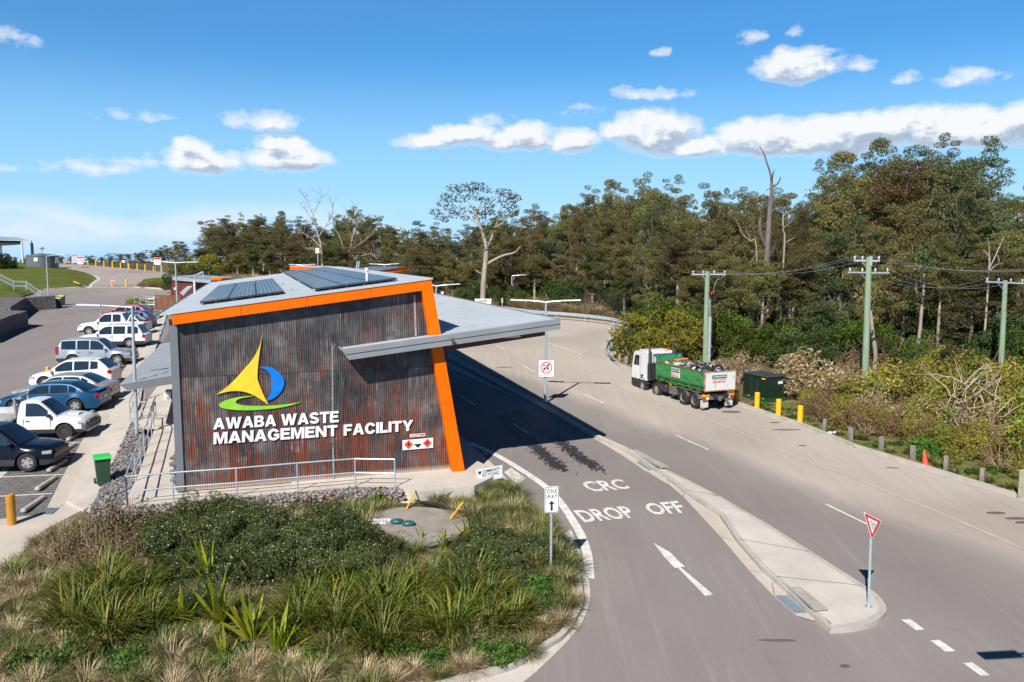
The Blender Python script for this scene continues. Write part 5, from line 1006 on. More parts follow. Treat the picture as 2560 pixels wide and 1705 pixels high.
for a, b3, s_, nm, mt in (((1787, 612), (1832, 636), 0, 'warning_label', M_yel), ((1617, 816), (1637, 832), 0, 'warning_label', M_yel), ((1795, 858), (1812, 875), 0, 'warning_label', M_yel)):
    d_ = []; 
    for x, y in ((a[0], a[1]), (b3[0], a[1] + (b3[1] - a[1]) * .3), (b3[0], b3[1]), (a[0], b3[1] - 6)): r_ = ray(*Q('R6', x, y)); pl = C0 + fo * .04; s2_ = (pl - cam.location).dot(fo) / r_.dot(fo); d_.append(cam.location + r_ * s2_)
    m = MB(); m.poly(d_); m.build(nm, mt, kb_)
r_ = [];
for x, y in ((1988, 655), (2046, 648), (2046, 682), (1988, 688)): rr_ = ray(*Q('R6', x, y)); pl = C0 - kx * .03; s2_ = (pl - cam.location).dot(-kx) / rr_.dot(-kx); r_.append(cam.location + rr_ * s2_)
m = MB(); m.poly(r_); m.build('white_label', M_sgw, kb_)

# ---------------------------------------------------------------- power poles and lines
M_ppole = pm('treated_pole', (.27, .36, .24), (.19, .26, .17), 1.2, .85, bmp=.3, stretch=(5, 5, .5)); M_wire = pm('wire', (.30, .31, .32), rough=.5); M_ins = pm('insulator', (.5, .53, .56), rough=.25)
def ppole(lbl, base, top, arms, r=.16):
    o = thing('power_pole', lbl, 'power pole', base, 'green treated power poles'); MB().tube([base - Z * .3, base.lerp(top, .5), top], [r * 1.1, r, r * .85], 12).build('pole', M_ppole, o)
    ends = []
    for (a, b4) in arms:
        d = (b4 - a).normalized(); ar = MB().box((a + b4) / 2, ((b4 - a).length, .08, .08), ax=(d, d.cross(Z).normalized(), d.cross(Z).normalized().cross(d))).build('crossarm', M_galv, o); ends.append((a, b4))
        for k in (.04, .34, .66, .96): p = a.lerp(b4, k); MB().lathe([(.035, 0), (.055, .05), (.035, .08), (.055, .12), (.02, .19)], p + Z * .05, 8).build('insulator', M_ins, ar)
        c = (a + b4) / 2; MB().tube([a.lerp(b4, .3), Vector((top.x, top.y, c.z - .5))], .018, 5).build('brace', M_galv, ar)
    return o, ends
g1, g2, g3 = G('D', 1621, 840), G('S1', 1415, 1532), G('S1', 2214, 1452)
p1t, p2t, p3t = Yd('S1', 492, 797, g1.y), Yd('S1', 1443, 712, g2.y), Yd('S1', 2245, 850, g3.y)
P1, e1 = ppole('green power pole with a grey conduit rising behind the truck', g1, p1t, [(Yd('S1', 398, 815, g1.y + .4), Yd('S1', 600, 814, g1.y - .4))], .17)
P2, e2 = ppole('green power pole with two crossarms behind the dry scrub', g2, p2t, [(Yd('S1', 1352, 733, g2.y + .3), Yd('S1', 1506, 735, g2.y - .2)), (Yd('S1', 1320, 803, g2.y - .3), Yd('S1', 1560, 806, g2.y + .3))], .17)
P3, e3 = ppole('green power pole at the far right near the red lily', g3, p3t, [(Yd('S1', 2128, 858, g3.y), Yd('S1', 2354, 868, g3.y))], .15)
c = g1 + Vector((.22, -.12, 0)); MB().tube([c, c + Z * 3.2], .10, 8).build('conduit', M_galv, P1); MB().tube([c + Z * 3.2, Yd('S1', 505, 960, c.y)], .05, 6).build('cable', M_wire, P1)
m = MB()
for x, y in ((505, 905), (520, 912), (531, 905)): m.tube([Yd('S1', x, y, c.y), Yd('S1', x - 8, y + 22, c.y)], .05, 6)
m.build('cable_ends', pm('termination_red', (.35, .04, .03), rough=.5), P1); MB().tube([Yd('S1', 600, 814, g1.y), Yd('S1', 545, 850, c.y), Yd('S1', 528, 900, c.y)], .02, 5).build('tail', M_wire, P1)
MB().box(Yd('S1', 1452, 735, g2.y - .1), (.12, .12, .5)).build('bracket', M_galv, P2)
def wire(lbl, a, b5, sag, r=.007):
    pts = [a.lerp(b5, k / 16) - Z * sag * 4 * (k / 16) * (1 - k / 16) for k in range(17)]; o = MB().tube(pts, r, 5).build('power_line', M_wire, org=a); tag(o, lbl, 'power line', 'overhead wires')
up = Z * .25
for k, lb in ((.04, 'top left'), (.34, 'second'), (.96, 'right-hand')): wire('thin overhead wire between the truck pole and the two-arm pole, %s of its set' % lb, e1[0][0].lerp(e1[0][1], k) + up, e2[0][0].lerp(e2[0][1], k) + up, .55)
for k, lb in ((.04, 'upper'), (.5, 'middle'), (.96, 'lower')): wire('thin overhead wire running off the photo from the upper crossarm, %s of three' % lb, e2[0][0].lerp(e2[0][1], k) + up, Yd('S1', 2500, 770 + 14 * k, g2.y + 1 + 3 * k), .45)
for k, lb in ((.04, 'upper'), (.5, 'middle'), (.96, 'lower')): wire('slack overhead wire from the lower crossarm to the far right pole, %s of three' % lb, e2[1][0].lerp(e2[1][1], k) + up, e3[0][0].lerp(e3[0][1], k) + up, .8)

# ---------------------------------------------------------------- guard rails and fences
def guardrail(lbl, pts, h=.72, step=2.0):
    P = smooth_pts([Gp(*Q(*p), h) for p in pts], 4); base = onT(P[len(P) // 2]); o = thing('guard_rail', lbl, 'guard rail', base, 'steel guard rails'); m = MB(); n = len(P)
    prof = [(.0, .15), (.05, .10), (.05, .05), (.0, .0), (.05, -.05), (.05, -.10), (.0, -.15)]; offp = [offs(P, -q[0]) for q in prof]
    for i in range(n):
        for j, q in enumerate(prof): pp = offp[j][i]; m.v.append((pp.x, pp.y, T(pp.x, pp.y) + h - .12 + q[1]))
    k = len(prof)
    for i in range(n - 1):
        for j in range(k - 1): m.f.append((i * k + j, i * k + j + 1, (i + 1) * k + j + 1, (i + 1) * k + j)); m.m.append(0)
    m.build('beam', M_galv, o); acc_ = 0
    for i in range(1, n):
        acc_ += (P[i] - P[i - 1]).length
        if acc_ > step: acc_ = 0; p = offs(P, .1)[i]; MB().box(onT(p, h / 2 - .05), (.12, .12, h), ax=.3).build('post', M_galv, o)
    return o
guardrail('guard rail curving around the grass point left of the truck', [('R5', *p) for p in ((2500, 815), (2265, 852), (2200, 872), (2150, 897), (2100, 935), (2080, 985), (2088, 1020), (2110, 1040), (2160, 1062))])
guardrail('long guard rail along the foot of the forest beyond the canopy', [('R5', *p) for p in ((690, 528), (800, 540), (1000, 560), (1250, 590), (1400, 604), (1650, 621), (1830, 637), (2100, 668), (2265, 705), (2500, 760))], step=3)
guardrail('far guard rail above the left solar panels', [('S7', *p) for p in ((1240, 488), (1300, 495), (1400, 506), (1520, 520), (1640, 532))], step=4)
M_fence = pm('fence_black', (.012, .012, .013), rough=.6)
def meshfence(lbl, pts, h, step):
    P = [Gp(*Q(*p)) for p in pts]; o = thing('wire_fence', lbl, 'fence', P[len(P) // 2], 'black wire fences')
    tot = 0; m = MB()
    for a, b6 in zip(P, P[1:]):
        k = max(1, int((b6 - a).length / step))
        for i in range(k): p = onT(a.lerp(b6, i / k)); MB().box(p + Z * h / 2, (.07, .07, h)).build('post', M_fence, o)
        for i in range(int((b6 - a).length / .12)): p = onT(a.lerp(b6, i * .12 / (b6 - a).length)); m.box(p + Z * h / 2, (.012, .012, h))
        for z in (.1, h * .5, h): m.tube([onT(a, z), onT(b6, z)], .02, 4)
    m.build('mesh_panel', M_fence, o)
meshfence('black wire fence behind the long guard rail under the trees', [('R5', 1780, 640), ('R5', 1980, 655), ('R5', 2160, 690), ('R5', 2300, 745)], 2.4, 3)
meshfence('black wire fence running into the hedge left of the truck', [('R5', 2250, 905), ('R6', 200, 120)], 2.3, 2.5)
meshfence('black palisade on the far crest right of the tank', [('S6', 1890, 740), ('S6', 2355, 775), ('R1', 1440, 415)], 2.6, 4)

# ---------------------------------------------------------------- far left: tank, shelter, walls, stairs
b_ = G('S6', 745, 797); r_ = (G('S6', 992, 790) - G('S6', 498, 790)).length / 2; hT = (Yd('S6', 745, 572, b_.y).z - b_.z) * 1.15; tk = thing('water_tank', 'round grey water tank standing in the grass', 'water tank', b_ + Vector((b_.x, b_.y, 0)).normalized() * r_); c = Vector(tk.location)
MB().lathe([(r_, -.5), (r_, hT - .25), (r_ * 1.02, hT - .25), (r_ * 1.02, hT - .12), (r_ * .99, hT - .12), (r_ * .98, hT)], c, 40).build('shell', pm('tank_grey', (.13, .145, .16), (.11, .12, .135), .6, .5), tk, smooth=35); MB().lathe([(r_ * 1.0, hT), (0.1, hT + .35)], c, 40).build('lid', M_grey, tk)
for x, y, s_, mt, nm in ((640, 615, .32, M_sgw, 'hatch'), (905, 625, .5, M_sgw, 'notice')):
    p = Yd('S6', x, y, b_.y - .0); a = math.asin(max(-1, min(1, (p.x - c.x) / r_))); q_ = Vector((c.x + (r_ + .04) * math.sin(a), c.y - (r_ + .04) * math.cos(a), p.z)); MB().box(q_, (s_ * 2, .03, s_ * (2 if nm == 'hatch' else 2.2)), ax=a).build(nm, mt, tk)
b_ = onT(Yd('S6', 372, 600, 168)); sh_ = thing('open_shelter', 'open-sided shelter with pale green roof and solar panels at the left edge', 'shelter', b_); Yv = 168
m = MB(); m.prism([Yd('S6', -500, 262, Yv), Yd('S6', 500, 283, Yv), Yd('S6', 500, 292, Yv), Yd('S6', -500, 275, Yv)], (-11, 14, 1.0)); m.build('roof', pm('shelter_roof', (.36, .42, .36), rough=.6), sh_); rf = sh_.children[0]
MB().prism([Yd('S6', -500, 250, Yv + 1), Yd('S6', 190, 262, Yv + 1), Yd('S6', 60, 225, Yv + 7) , Yd('S6', -500, 215, Yv + 7)], (0, 0, -.1)).build('solar_panel', M_sol, rf)
m = MB(); m.prism([Yd('S6', -500, 275, Yv + .5), Yd('S6', 395, 294, Yv + .5), Yd('S6', 360, 355, Yv + .5), Yd('S6', -500, 400, Yv + .5)], (-8, 10, 0)); m.build('end_wall', pm('underside_shade', (.02, .022, .026), rough=.7), sh_)  # near-black block standing in for the shade under the shelter roof
for x, dy in ((375, 0), (8, 3)): p = Yd('S6', x, 300, Yv + dy); MB().tube([Vector((p.x, p.y, T(p.x, p.y) - .5)), p], .18, 8).build('post', M_lampw, sh_)
def wallpoly(lbl, pts, h, mat=None, name='gabion_wall', grp='dark gabion retaining walls'):
    P = [onT(p, -.1) for p in pts]; c = sum(P, Vector()) / len(P); m = MB(); m.prism(P, (0, 0, h)); o = m.build(name, mat or M_grav, org=c); tag(o, lbl, 'wall', grp); return o
a, b7 = G('R1', 240, 808), G('R1', 518, 783); nn = (b7 - a); nn.z = 0; nv = Vector((-nn.y, nn.x, 0)).normalized()
wallpoly('sunlit gabion retaining wall of pale stones with bins at its end', [a, b7, b7 + nv * .9, a + nv * .9], 1.5, M_grav)
c1 = G('R1', 105, 908); c2 = G('R1', -250, 1100); dd = (c1 - a).normalized(); wallpoly('shaded gabion wall running from the sunlit one towards the viewer', [a + nv * .9, a + Vector((.02, 0, 0)), c1, c1 + Vector((-9, 3, 0)), a + nv * .9 + Vector((-9, 0, 0))], 1.55)
a3, b8 = G('R1', 122, 995), G('R1', -150, 1120); wallpoly('nearer dark gabion wall end at the left edge of the photo', [a3, b8, b8 + Vector((-4, 2, 0)), a3 + Vector((-4, 4, 0)), a3 + Vector((-.4, 2.8, 0))], 1.55)
M_st_ = M_galv
def gq_(x, y): p = Gp(*Q('R1', x, y), 2.3); return Vector((p.x, p.y, T(p.x, p.y) + 1.4))
for k, lb in ((0, 'front rail of the stair pair above the gabion wall'), (1, 'rear rail of the stair pair above the gabion wall')):
    P = [Gp(*Q('R1', x + 6 * k, y - 12 * k), 0) for x, y in ((-60, 640), (130, 690), (245, 694), (385, 745))]; zz = [1.9, 1.1, 1.1, .3]
    railing('stair_rail', lb, [Vector((p.x, p.y, T(p.x, p.y) + z_ * .9)) for p, z_ in zip(P, zz)], 1.0, grp='stair handrails')
rb5 = [G('R1', 1238, 762), G('R1', 1300, 790), G('R1', 1370, 792), G('R1', 1425, 792)]; railing('stair_rail', 'small galvanised rail by the brown timber screen', rb5, 1.9 * .62, grp='stair handrails'); rb6 = [p + Vector((.1, 1.0, .2)) for p in rb5]; railing('stair_rail', 'second small galvanised rail just behind the screen rail', rb6, 1.1, grp='stair handrails')
bank = [G('R1', *p) for p in ((330, 612), (400, 603), (500, 597), (600, 590), (700, 586), (805, 580), (812, 560), (850, 530), (885, 508), (875, 495), (850, 480), (790, 455), (700, 432), (600, 418), (530, 412), (400, 385), (260, 365), (90, 345), (-250, 325), (-400, 700), (60, 720), (330, 640))]
def mound(poly, step, hf, mat, name, edge=.02, skirt=.15, noise_amp=0, kind='structure', lab=None, cat=None):
    from mathutils.geometry import delaunay_2d_cdt
    from mathutils import noise as mn
    P = [Vector((p[0], p[1])) for p in poly]; n = len(P); xs_ = [p.x for p in P]; ys_ = [p.y for p in P]; pts = list(P); y = min(ys_)
    while y < max(ys_):
        x = min(xs_)
        while x < max(xs_):
            if inside(x, y, P) and edge_dist(x, y, P) > step * .5: pts.append(Vector((x, y)))
            x += step
        y += step
    vs, _, fs, *_ = delaunay_2d_cdt(pts, [], [list(range(n))], 1, 1e-4)
    m = MB()
    for v in vs: d = edge_dist(v.x, v.y, P); m.v.append((v.x, v.y, T(v.x, v.y) + edge + hf(v.x, v.y, d) + (mn.noise(Vector((v.x * .9, v.y * .9, 0))) * noise_amp if d > .2 else 0)))
    for f_ in fs: m.f.append(tuple(f_)); m.m.append(0)
    o = m.build(name, mat, org=(0, 0, 0), smooth=True); o['kind'] = kind
    if lab: tag(o, lab, cat)
    return o
mound(bank, 1.5, lambda x, y, d: .12 + min(1, d / 5) * .5, M_bank, 'grass_bank', noise_amp=.2)
kerb([G('R1', *p) for p in ((330, 614), (400, 604), (500, 598), (600, 591), (700, 587), (805, 581))], side=1, w=.18); kerb(smooth_pts([G('R1', *p) for p in ((806, 581), (812, 558), (850, 530), (886, 508), (876, 494), (850, 480), (790, 455))], 3), side=1, w=.18, mat=M_pale)
m = MB(); ribbon(m, smooth_pts([G('R1', *p) for p in ((820, 590), (828, 562), (870, 532), (903, 508), (890, 490), (860, 474))], 3), .6, .03); struct('gutter', m, M_pale)
kerb([G('R1', *p) for p in ((805, 582), (950, 583), (1100, 585), (1240, 587), (1350, 592), (1460, 602), (1570, 615))], side=1, w=.2, mat=M_pale, h=.04); kerb([G('R1', *p) for p in ((1240, 586), (1350, 590), (1460, 600), (1600, 620))], side=1, w=.3, mat=M_pale)
mound([G('R1', *p) for p in ((1240, 582), (1300, 545), (1320, 515), (1420, 505), (1700, 505), (1900, 560), (1900, 640), (1560, 612), (1400, 592))], 1.2, lambda x, y, d: .1 + min(1, d / 3) * .3, M_bank, 'grass_patch', noise_amp=.1)
mound([G('R1', *p) for p in ((1140, 748), (1180, 715), (1260, 700), (1430, 706), (1430, 785), (1300, 790), (1240, 765))], .8, lambda x, y, d: .1 + min(1, d / 2) * .2, M_verge, 'grass_patch', noise_amp=.1)
# lone yellow stake in the bank grass
p = G('S6', 1280, 1000, .6); q_ = G('S6', 1370, 1035, .6); o = MB().tube([p, q_], .09, 6).build('fallen_stake', M_yel, org=p); tag(o, 'yellow stake lying in the grass bank', 'stake')
# ---------------------------------------------------------------- background buildings
def bmesh_(name, o, mat, pts, vec): MB().prism(pts, vec).build(name, mat, o)
o = thing('brown_shed', 'dark red-brown corrugated shed with grey skillion roof behind the timber screen', 'building', onT(Yd('S7', 560, 840, 90)))
bmesh_('wall', o, M_brown, [Yd('S7', 432, 600, 88), Yd('S7', 780, 640, 86), Yd('S7', 700, 1000, 86), Yd('S7', 385, 900, 88)], (-2, 8, 0)); bmesh_('roof', o, pm('shed_roof', (.33, .36, .39), rough=.5), [Yd('S7', 425, 550, 87.5), Yd('S7', 1010, 604, 84.5), Yd('S7', 1000, 650, 84.5), Yd('S7', 430, 605, 87.5)], (-1, 10, 0))
bmesh_('skylight_frame', o, M_zinc, [Yd('S7', 660, 572, 87), Yd('S7', 880, 470, 86), Yd('S7', 885, 487, 86), Yd('S7', 690, 572, 87)], (0, .5, 0)); MB().tube([Yd('S7', 882, 478, 86), Yd('S7', 912, 600, 86)], .06, 6).build('strut', M_galv, o); MB().tube([Yd('S7', 760, 530, 86.5), Yd('S7', 760, 572, 86.5)], .1, 6).build('strut', M_galv, o)
bmesh_('side_awning', o, M_zinc, [Yd('S7', 545, 790, 82), Yd('S7', 650, 700, 84), Yd('S7', 735, 690, 84), Yd('S7', 600, 830, 82)], (0, 0, -.08))
m = MB(); m.sphere(Yd('S7', 472, 738, 87.4), .18, 8); m.build('light', M_lampw, o)
o = thing('timber_screen', 'brown slatted timber screen behind the car park stairs', 'fence', G('S7', 330, 1060)); a, b9 = G('S7', 176, 1055), G('S7', 560, 1072); hh = Yd('S7', 176, 825, a.y).z - a.z; M_wood = pm('oiled_timber', (.22, .085, .035), (.13, .05, .022), 3, .7, stretch=(.6, .6, 8)); 
m = MB()
for k in range(20): z_ = hh * (k + .5) / 20; m.prism([a + Z * (z_ - hh * .021), b9 + Z * (z_ - hh * .021), b9 + Z * (z_ + hh * .021), a + Z * (z_ + hh * .021)], (0, .05, 0))
m.build('slats', M_wood, o)
for k in range(5): p = a.lerp(b9, k / 4) + Vector((0, .1, 0)); MB().box(p + Z * hh / 2, (.12, .12, hh)).build('post', M_wood, o)
o = thing('orange_roofed_office', 'far building with a folded orange roof edge above the solar panels', 'building', onT(Yd('S2', 745, 560, 84)))
bmesh_('roof', o, M_zinc, [Yd('S2', 566, 524, 84), Yd('S2', 757, 529, 80), Yd('S2', 925, 549, 78), Yd('S2', 925, 552, 78), Yd('S2', 757, 533, 80), Yd('S2', 566, 527, 84)], (-1, 7, 0)); bmesh_('fascia', o, M_orange, [Yd('S2', 566, 526, 83.8), Yd('S2', 756, 531, 79.8), Yd('S2', 756, 550, 79.8), Yd('S2', 566, 545, 83.8)], (0, .2, 0)); bmesh_('fascia', o, pm('orange_shade', (.85, .15, .0), rough=.5), [Yd('S2', 757, 531, 79.7), Yd('S2', 924, 551, 77.8), Yd('S2', 920, 566, 77.8), Yd('S2', 757, 550, 79.7)], (0, .2, 0)); bmesh_('wall', o, M_brown, [Yd('S2', 575, 545, 84), Yd('S2', 915, 560, 79), Yd('S2', 915, 640, 79), Yd('S2', 575, 640, 84)], (0, 5, 0))
o = thing('grey_roofed_office', 'far low building with grey roof and raking orange edge', 'building', onT(Yd('S2', 1050, 570, 82)))
bmesh_('roof', o, pm('office_roof', (.17, .19, .22), rough=.5), [Yd('S2', 880, 542, 81), Yd('S2', 1005, 526, 86), Yd('S2', 1190, 528, 84), Yd('S2', 1040, 550, 79)], (0, 0, -.1)); bmesh_('wall', o, M_grey, [Yd('S2', 880, 544, 81), Yd('S2', 1036, 553, 79.2), Yd('S2', 1036, 600, 79.2), Yd('S2', 880, 600, 81)], (0, 3, 0)); bmesh_('fascia', o, M_orange, [Yd('S2', 1034, 551, 79), Yd('S2', 1192, 527, 84), Yd('S2', 1192, 548, 84), Yd('S2', 1048, 570, 79), Yd('S2', 1034, 590, 79)], (0, .2, 0))
for x in (925, 936): MB().tube([Yd('S2', x - 6, 560, 79), Yd('S2', x + 3, 500, 79)], .07, 6).build('flue', M_galv, o)
o = thing('orange_roof_corner', 'small pale roof with orange corner behind the left solar panels', 'building', onT(Yd('S7', 1120, 600, 82))); bmesh_('roof', o, M_zinc, [Yd('S7', 1030, 550, 82), Yd('S7', 1190, 552, 84), Yd('S7', 1225, 580, 80), Yd('S7', 1035, 572, 79)], (0, 0, -.06)); bmesh_('fascia', o, M_orange, [Yd('S7', 1026, 570, 79), Yd('S7', 1170, 580, 79), Yd('S7', 1165, 610, 79), Yd('S7', 1024, 606, 79)], (0, 2, 0)); bmesh_('wall', o, M_brown, [Yd('S7', 1040, 606, 79.5), Yd('S7', 1160, 606, 79.5), Yd('S7', 1160, 800, 79.5), Yd('S7', 1040, 800, 79.5)], (0, 2, 0))
# underground tank slab in the garden with its fallen frame
tp4 = [Zl('S5', x, y, .55) for x, y in ((400, 300), (455, 245), (560, 215), (720, 205), (880, 215), (1020, 240), (1120, 275), (1158, 320), (1150, 370), (1080, 420), (960, 460), (850, 485), (760, 480), (640, 440), (500, 380))]
o = thing('concrete_tank_lid', 'round weathered concrete tank lid in the garden beside the gabion end', 'tank lid', sum(tp4, Vector()) / len(tp4) - Z * .4); M_lid = concrete('old_concrete', (.36, .325, .29), (.22, .20, .18), 1.4); MB().prism(tp4, (0, 0, -.12)).build('slab', M_lid, o)
c = sum(tp4, Vector()) / len(tp4); MB().prism([p + (c - p) * .05 - Z * .12 for p in tp4], (0, 0, -.6)).build('tank_wall', pm('tank_side', (.30, .25, .19), (.2, .17, .13), 3, .9), o); c = Zl('S5', 480, 320, .57); MB().box(c, (.55, .4, .06), bev=.02).build('access_cover', M_sgw, o)
fr = thing('fallen_barrier', 'yellow A-frame barrier with black bar lying over the tank lid', 'barrier', Zl('S5', 770, 160, .56)); 
def zp(x, y, z): return Zl('S5', x, y, z)
m = MB(); m.tube([zp(672, 220, .57), zp(738, 76, .57 + .75 * 1), zp(768, 160, .57)], .03, 6)
m = MB(); apex = Yd('S5', 738, 76, zp(720, 190, .57).y); m.tube([zp(674, 220, .58), apex], .028, 6); m.tube([apex, zp(770, 160, .58)], .028, 6); m.tube([zp(674, 220, .58), zp(770, 160, .58)], .028, 6); m.build('a_frame', pm('frame_yellow', (.85, .45, .02), rough=.5), fr)
m = MB(); q1_, q2_ = zp(1012, 300, .58), zp(1125, 262, .58); ap = Yd('S5', 1107, 175, zp(1060, 280, .57).y); m.tube([q1_, ap], .028, 6); m.tube([q1_, q2_], .028, 6); m.tube([ap, zp(1130, 235, .58)], .02, 6); m.build('a_frame', MATS['frame_yellow'], fr)
MB().tube([zp(740, 158, .62), zp(1110, 245, .62)], .035, 6).build('bar', M_blk, fr)
p = zp(672, 172, .55); o = MB().sphere(p, .17, 8, sq=(1.3, .7, .15)).build('white_cap', M_sgw, org=p); tag(o, 'flat white plastic cap lying on the fine gravel', 'lid')
bg_ = thing('green_sandbags', 'two dark teal sandbags on the tank lid', 'sandbag', zp(660, 340, .57)); 
for x, y in ((685, 335), (600, 320)):
    c = zp(x, y, .62); m = MB(); m.sphere(c, .17, 10, sq=(1.3, .9, .5)); m.build('bag', pm('teal_plastic', (.02, .13, .13), (.015, .09, .09), 6, .35), bg_, smooth=True)
c = G('R2', 1105, 420); 
# ---------------------------------------------------------------- vehicles
M_glass = glassy('car_glass', (.012, .018, .022), .06); M_tyre = pm('tyre_rubber', (.018, .017, .017), (.03, .028, .027), 8, .85); M_rim = pm('alloy', (.60, .60, .61), (.48, .48, .49), 5, .35, .3)
M_plast = pm('dark_trim', (.02, .021, .023), (.03, .03, .03), 4, .6); M_tl = pm('tail_lamp', (.45, .008, .01), (.3, .006, .008), 5, .15, coat=1); M_hl = pm('head_lamp', (.62, .65, .68), (.3, .32, .34), 9, .08, .3, coat=1); M_well = pm('wheel_well', (.006, .006, .006), rough=1)
def paint(n, c, metal=.0): return pm('paint_' + n, c, tuple(x * .93 for x in c), 1.2, .34, metal, coat=.35)
def lerp1(tab, x):
    if x <= tab[0][0]: return tab[0][1]
    for (a, va), (b, vb) in zip(tab, tab[1:]):
        if x <= b:
            t_ = (x - a) / (b - a); return va + (vb - va) * t_
    return tab[-1][1]
def wheel(par, x, y, r, w_, rim, style=5):
    s_ = 1 if y > 0 else -1; m = MB(); c = Vector((x, y, r))
    prof = [(r * .62, -w_ / 2), (r * .93, -w_ / 2), (r, -w_ * .36), (r, w_ * .36), (r * .93, w_ / 2), (r * .62, w_ / 2), (r * .58, w_ * .38)]
    m.lathe([(a, b * s_) for a, b in prof], c, 26, axis='Y'); wo_ = m.build('wheel', M_tyre, par, smooth=40, org=(0, 0, 0))
    m = MB(); m.lathe([(r * .60, w_ * .30 * s_), (r * .60, w_ * .40 * s_), (r * .55, w_ * .42 * s_), (r * .53, w_ * .30 * s_)], c, 26, axis='Y')
    for k in range(style * 2 if style > 4 else 8):
        a = 2 * math.pi * k / style / (2 if False else 1); 
        if k >= style: break
        d = Vector((math.cos(a), 0, math.sin(a))); q = Vector((-d.z, 0, d.x))
        for off_ in (-.09, .09): m.box(c + d * r * .32 + q * r * off_ + Vector((0, s_ * w_ * .40, 0)), (r * .52, r * .10, w_ * .08), ax=(d, q, Vector((0, 1, 0))))
    m.lathe([(r * .13, w_ * .30 * s_), (r * .12, w_ * .46 * s_)], c, 10, axis='Y'); m.build('rim', rim, wo_, org=(0, 0, 0))
    MB().lathe([(r * .56, w_ * .20 * s_), (r * .56, w_ * .22 * s_)], c, 20, axis='Y').build('brake_disc', M_plast, wo_, org=(0, 0, 0))
def car(name, label, cat, sp, col, loc, yaw, rim=None, grp='cars and utes parked in the bays'):
    Ln, Wd, Ht, wb, fo, r = sp['dim']; rim = rim or M_rim; root = thing(name, label, cat, (0, 0, 0), grp); xf = Ln / 2 - fo; xr = xf - wb; hw0 = Wd / 2
    top = sp['top']; cl = sp.get('cl', .20); body_end = sp.get('rear', -Ln / 2)
    def plan(x):
        e = max(0, (x - (Ln / 2 - .75)) / .75); e2 = max(0, ((body_end + .6) - x) / .6); return hw0 * (1 - .20 * e ** 2.2 - .10 * e2 ** 2.2)
    xs_ = sorted(set([round(body_end + (Ln / 2 - body_end) * i / 60, 3) for i in range(61)] + [xw + s_ * (r + .07) for xw in (xf, xr) for s_ in (-1, -.98, .98, 1)]))
    m = MB(); S = []
    for x in xs_:
        if x < body_end - 1e-6 or x > Ln / 2 + 1e-6: continue
        ff = max(0, (x - (Ln / 2 - .22)) / .22); fr_ = max(0, (body_end + .15 - x) / .15); zt = lerp1(top, x) - .12 * ff ** 2 - .05 * fr_ ** 2; zb = cl + .10 * ff + .10 * fr_; ar = 0
        for xw in (xf, xr):
            dd = (r + .075) ** 2 - (x - xw) ** 2
            if dd > 0: ar = max(ar, r + math.sqrt(dd) * .97)
        w_ = plan(x); zo = max(zb, ar); zs = min(max(zo + .02, .30 + .25 * (zt - cl)), zt - .10); zo = min(zo, zs - .01); fl = .018 if ar > 0 else 0
        S.append([(0, zb), (w_ * .80, zb), (w_ * .82, zo), (w_ * .985 + fl, zo), (w_ + fl, zs), (w_ * .985, zs + (zt - zs) * .45), (w_ * .955, zt - .05), (w_ * .87, zt), (w_ * .45, zt + .025), (0, zt + .03)])
    xsv = [x for x in xs_ if body_end - 1e-6 <= x <= Ln / 2 + 1e-6]; k = len(S[0])
    for sgn in (1, -1):
        o_ = len(m.v)
        for x, s_ in zip(xsv, S): m.v += [(x, sgn * y, z) for y, z in s_]
        for i in range(len(S) - 1):
            for j in range(k - 1):
                f_ = (o_ + i * k + j, o_ + (i + 1) * k + j, o_ + (i + 1) * k + j + 1, o_ + i * k + j + 1); m.f.append(f_ if sgn > 0 else f_[::-1]); m.m.append(1 if j < 2 else (2 if (sp.get('clad') and j == 3) else 0))
        for e in (0, len(S) - 1): m.f.append(tuple(o_ + e * k + j for j in range(k))); m.m.append(0)
    m.build('body', [col, M_well, M_plast], root, smooth=32, org=(0, 0, 0))
    # cabin
    xa, xb, xc, xd = sp['cab']; zc_ = Ht; belt = lambda x: lerp1(top, x)
    def hwz(x, z): b0 = belt(x); f_ = max(0, min(1, (z - b0) / (zc_ - b0))); return plan(min(max(x, -Ln / 2 + .5), Ln / 2 - .8)) * (.925 - .17 * f_)
    def zroof(x):
        if x > xb: f_ = (x - xb) / (xa - xb); return zc_ - .05 - (zc_ - .05 - belt(xa)) * f_ ** 1.15
        if x < xc: f_ = (xc - x) / (xc - xd); return zc_ - .04 - (zc_ - .04 - belt(xd)) * f_ ** 1.25
        mid = (xb + xc) / 2; return zc_ - .05 * ((x - mid) / ((xb - xc) / 2)) ** 2
    m = MB(); xs2 = [xd + (xa - xd) * i / 40 for i in range(41)]; sec = []
    for x in xs2: z = max(zroof(x), belt(x) - .02); h_ = hwz(x, z); sec.append([(hwz(x, belt(x)), belt(x) - .05), (hwz(x, belt(x) + (z - belt(x)) * .5), belt(x) + (z - belt(x)) * .5), (h_, z - .035), (h_ - .07, z - .004), (h_ * .5, z + .012), (0, z + .016)])
    k = 6
    for sgn in (1, -1):
        o_ = len(m.v)
        for x, s_ in zip(xs2, sec): m.v += [(x, sgn * y, z) for y, z in s_]
        for i in range(40):
            for j in range(5): f_ = (o_ + i * k + j, o_ + (i + 1) * k + j, o_ + (i + 1) * k + j + 1, o_ + i * k + j + 1); m.f.append(f_ if sgn > 0 else f_[::-1]); m.m.append(0)
    m.build('roof', col, root, smooth=35, org=(0, 0, 0))
    def gl(name_, pts): m = MB(); m.poly(pts); return m.build(name_, M_glass, root, org=(0, 0, 0))
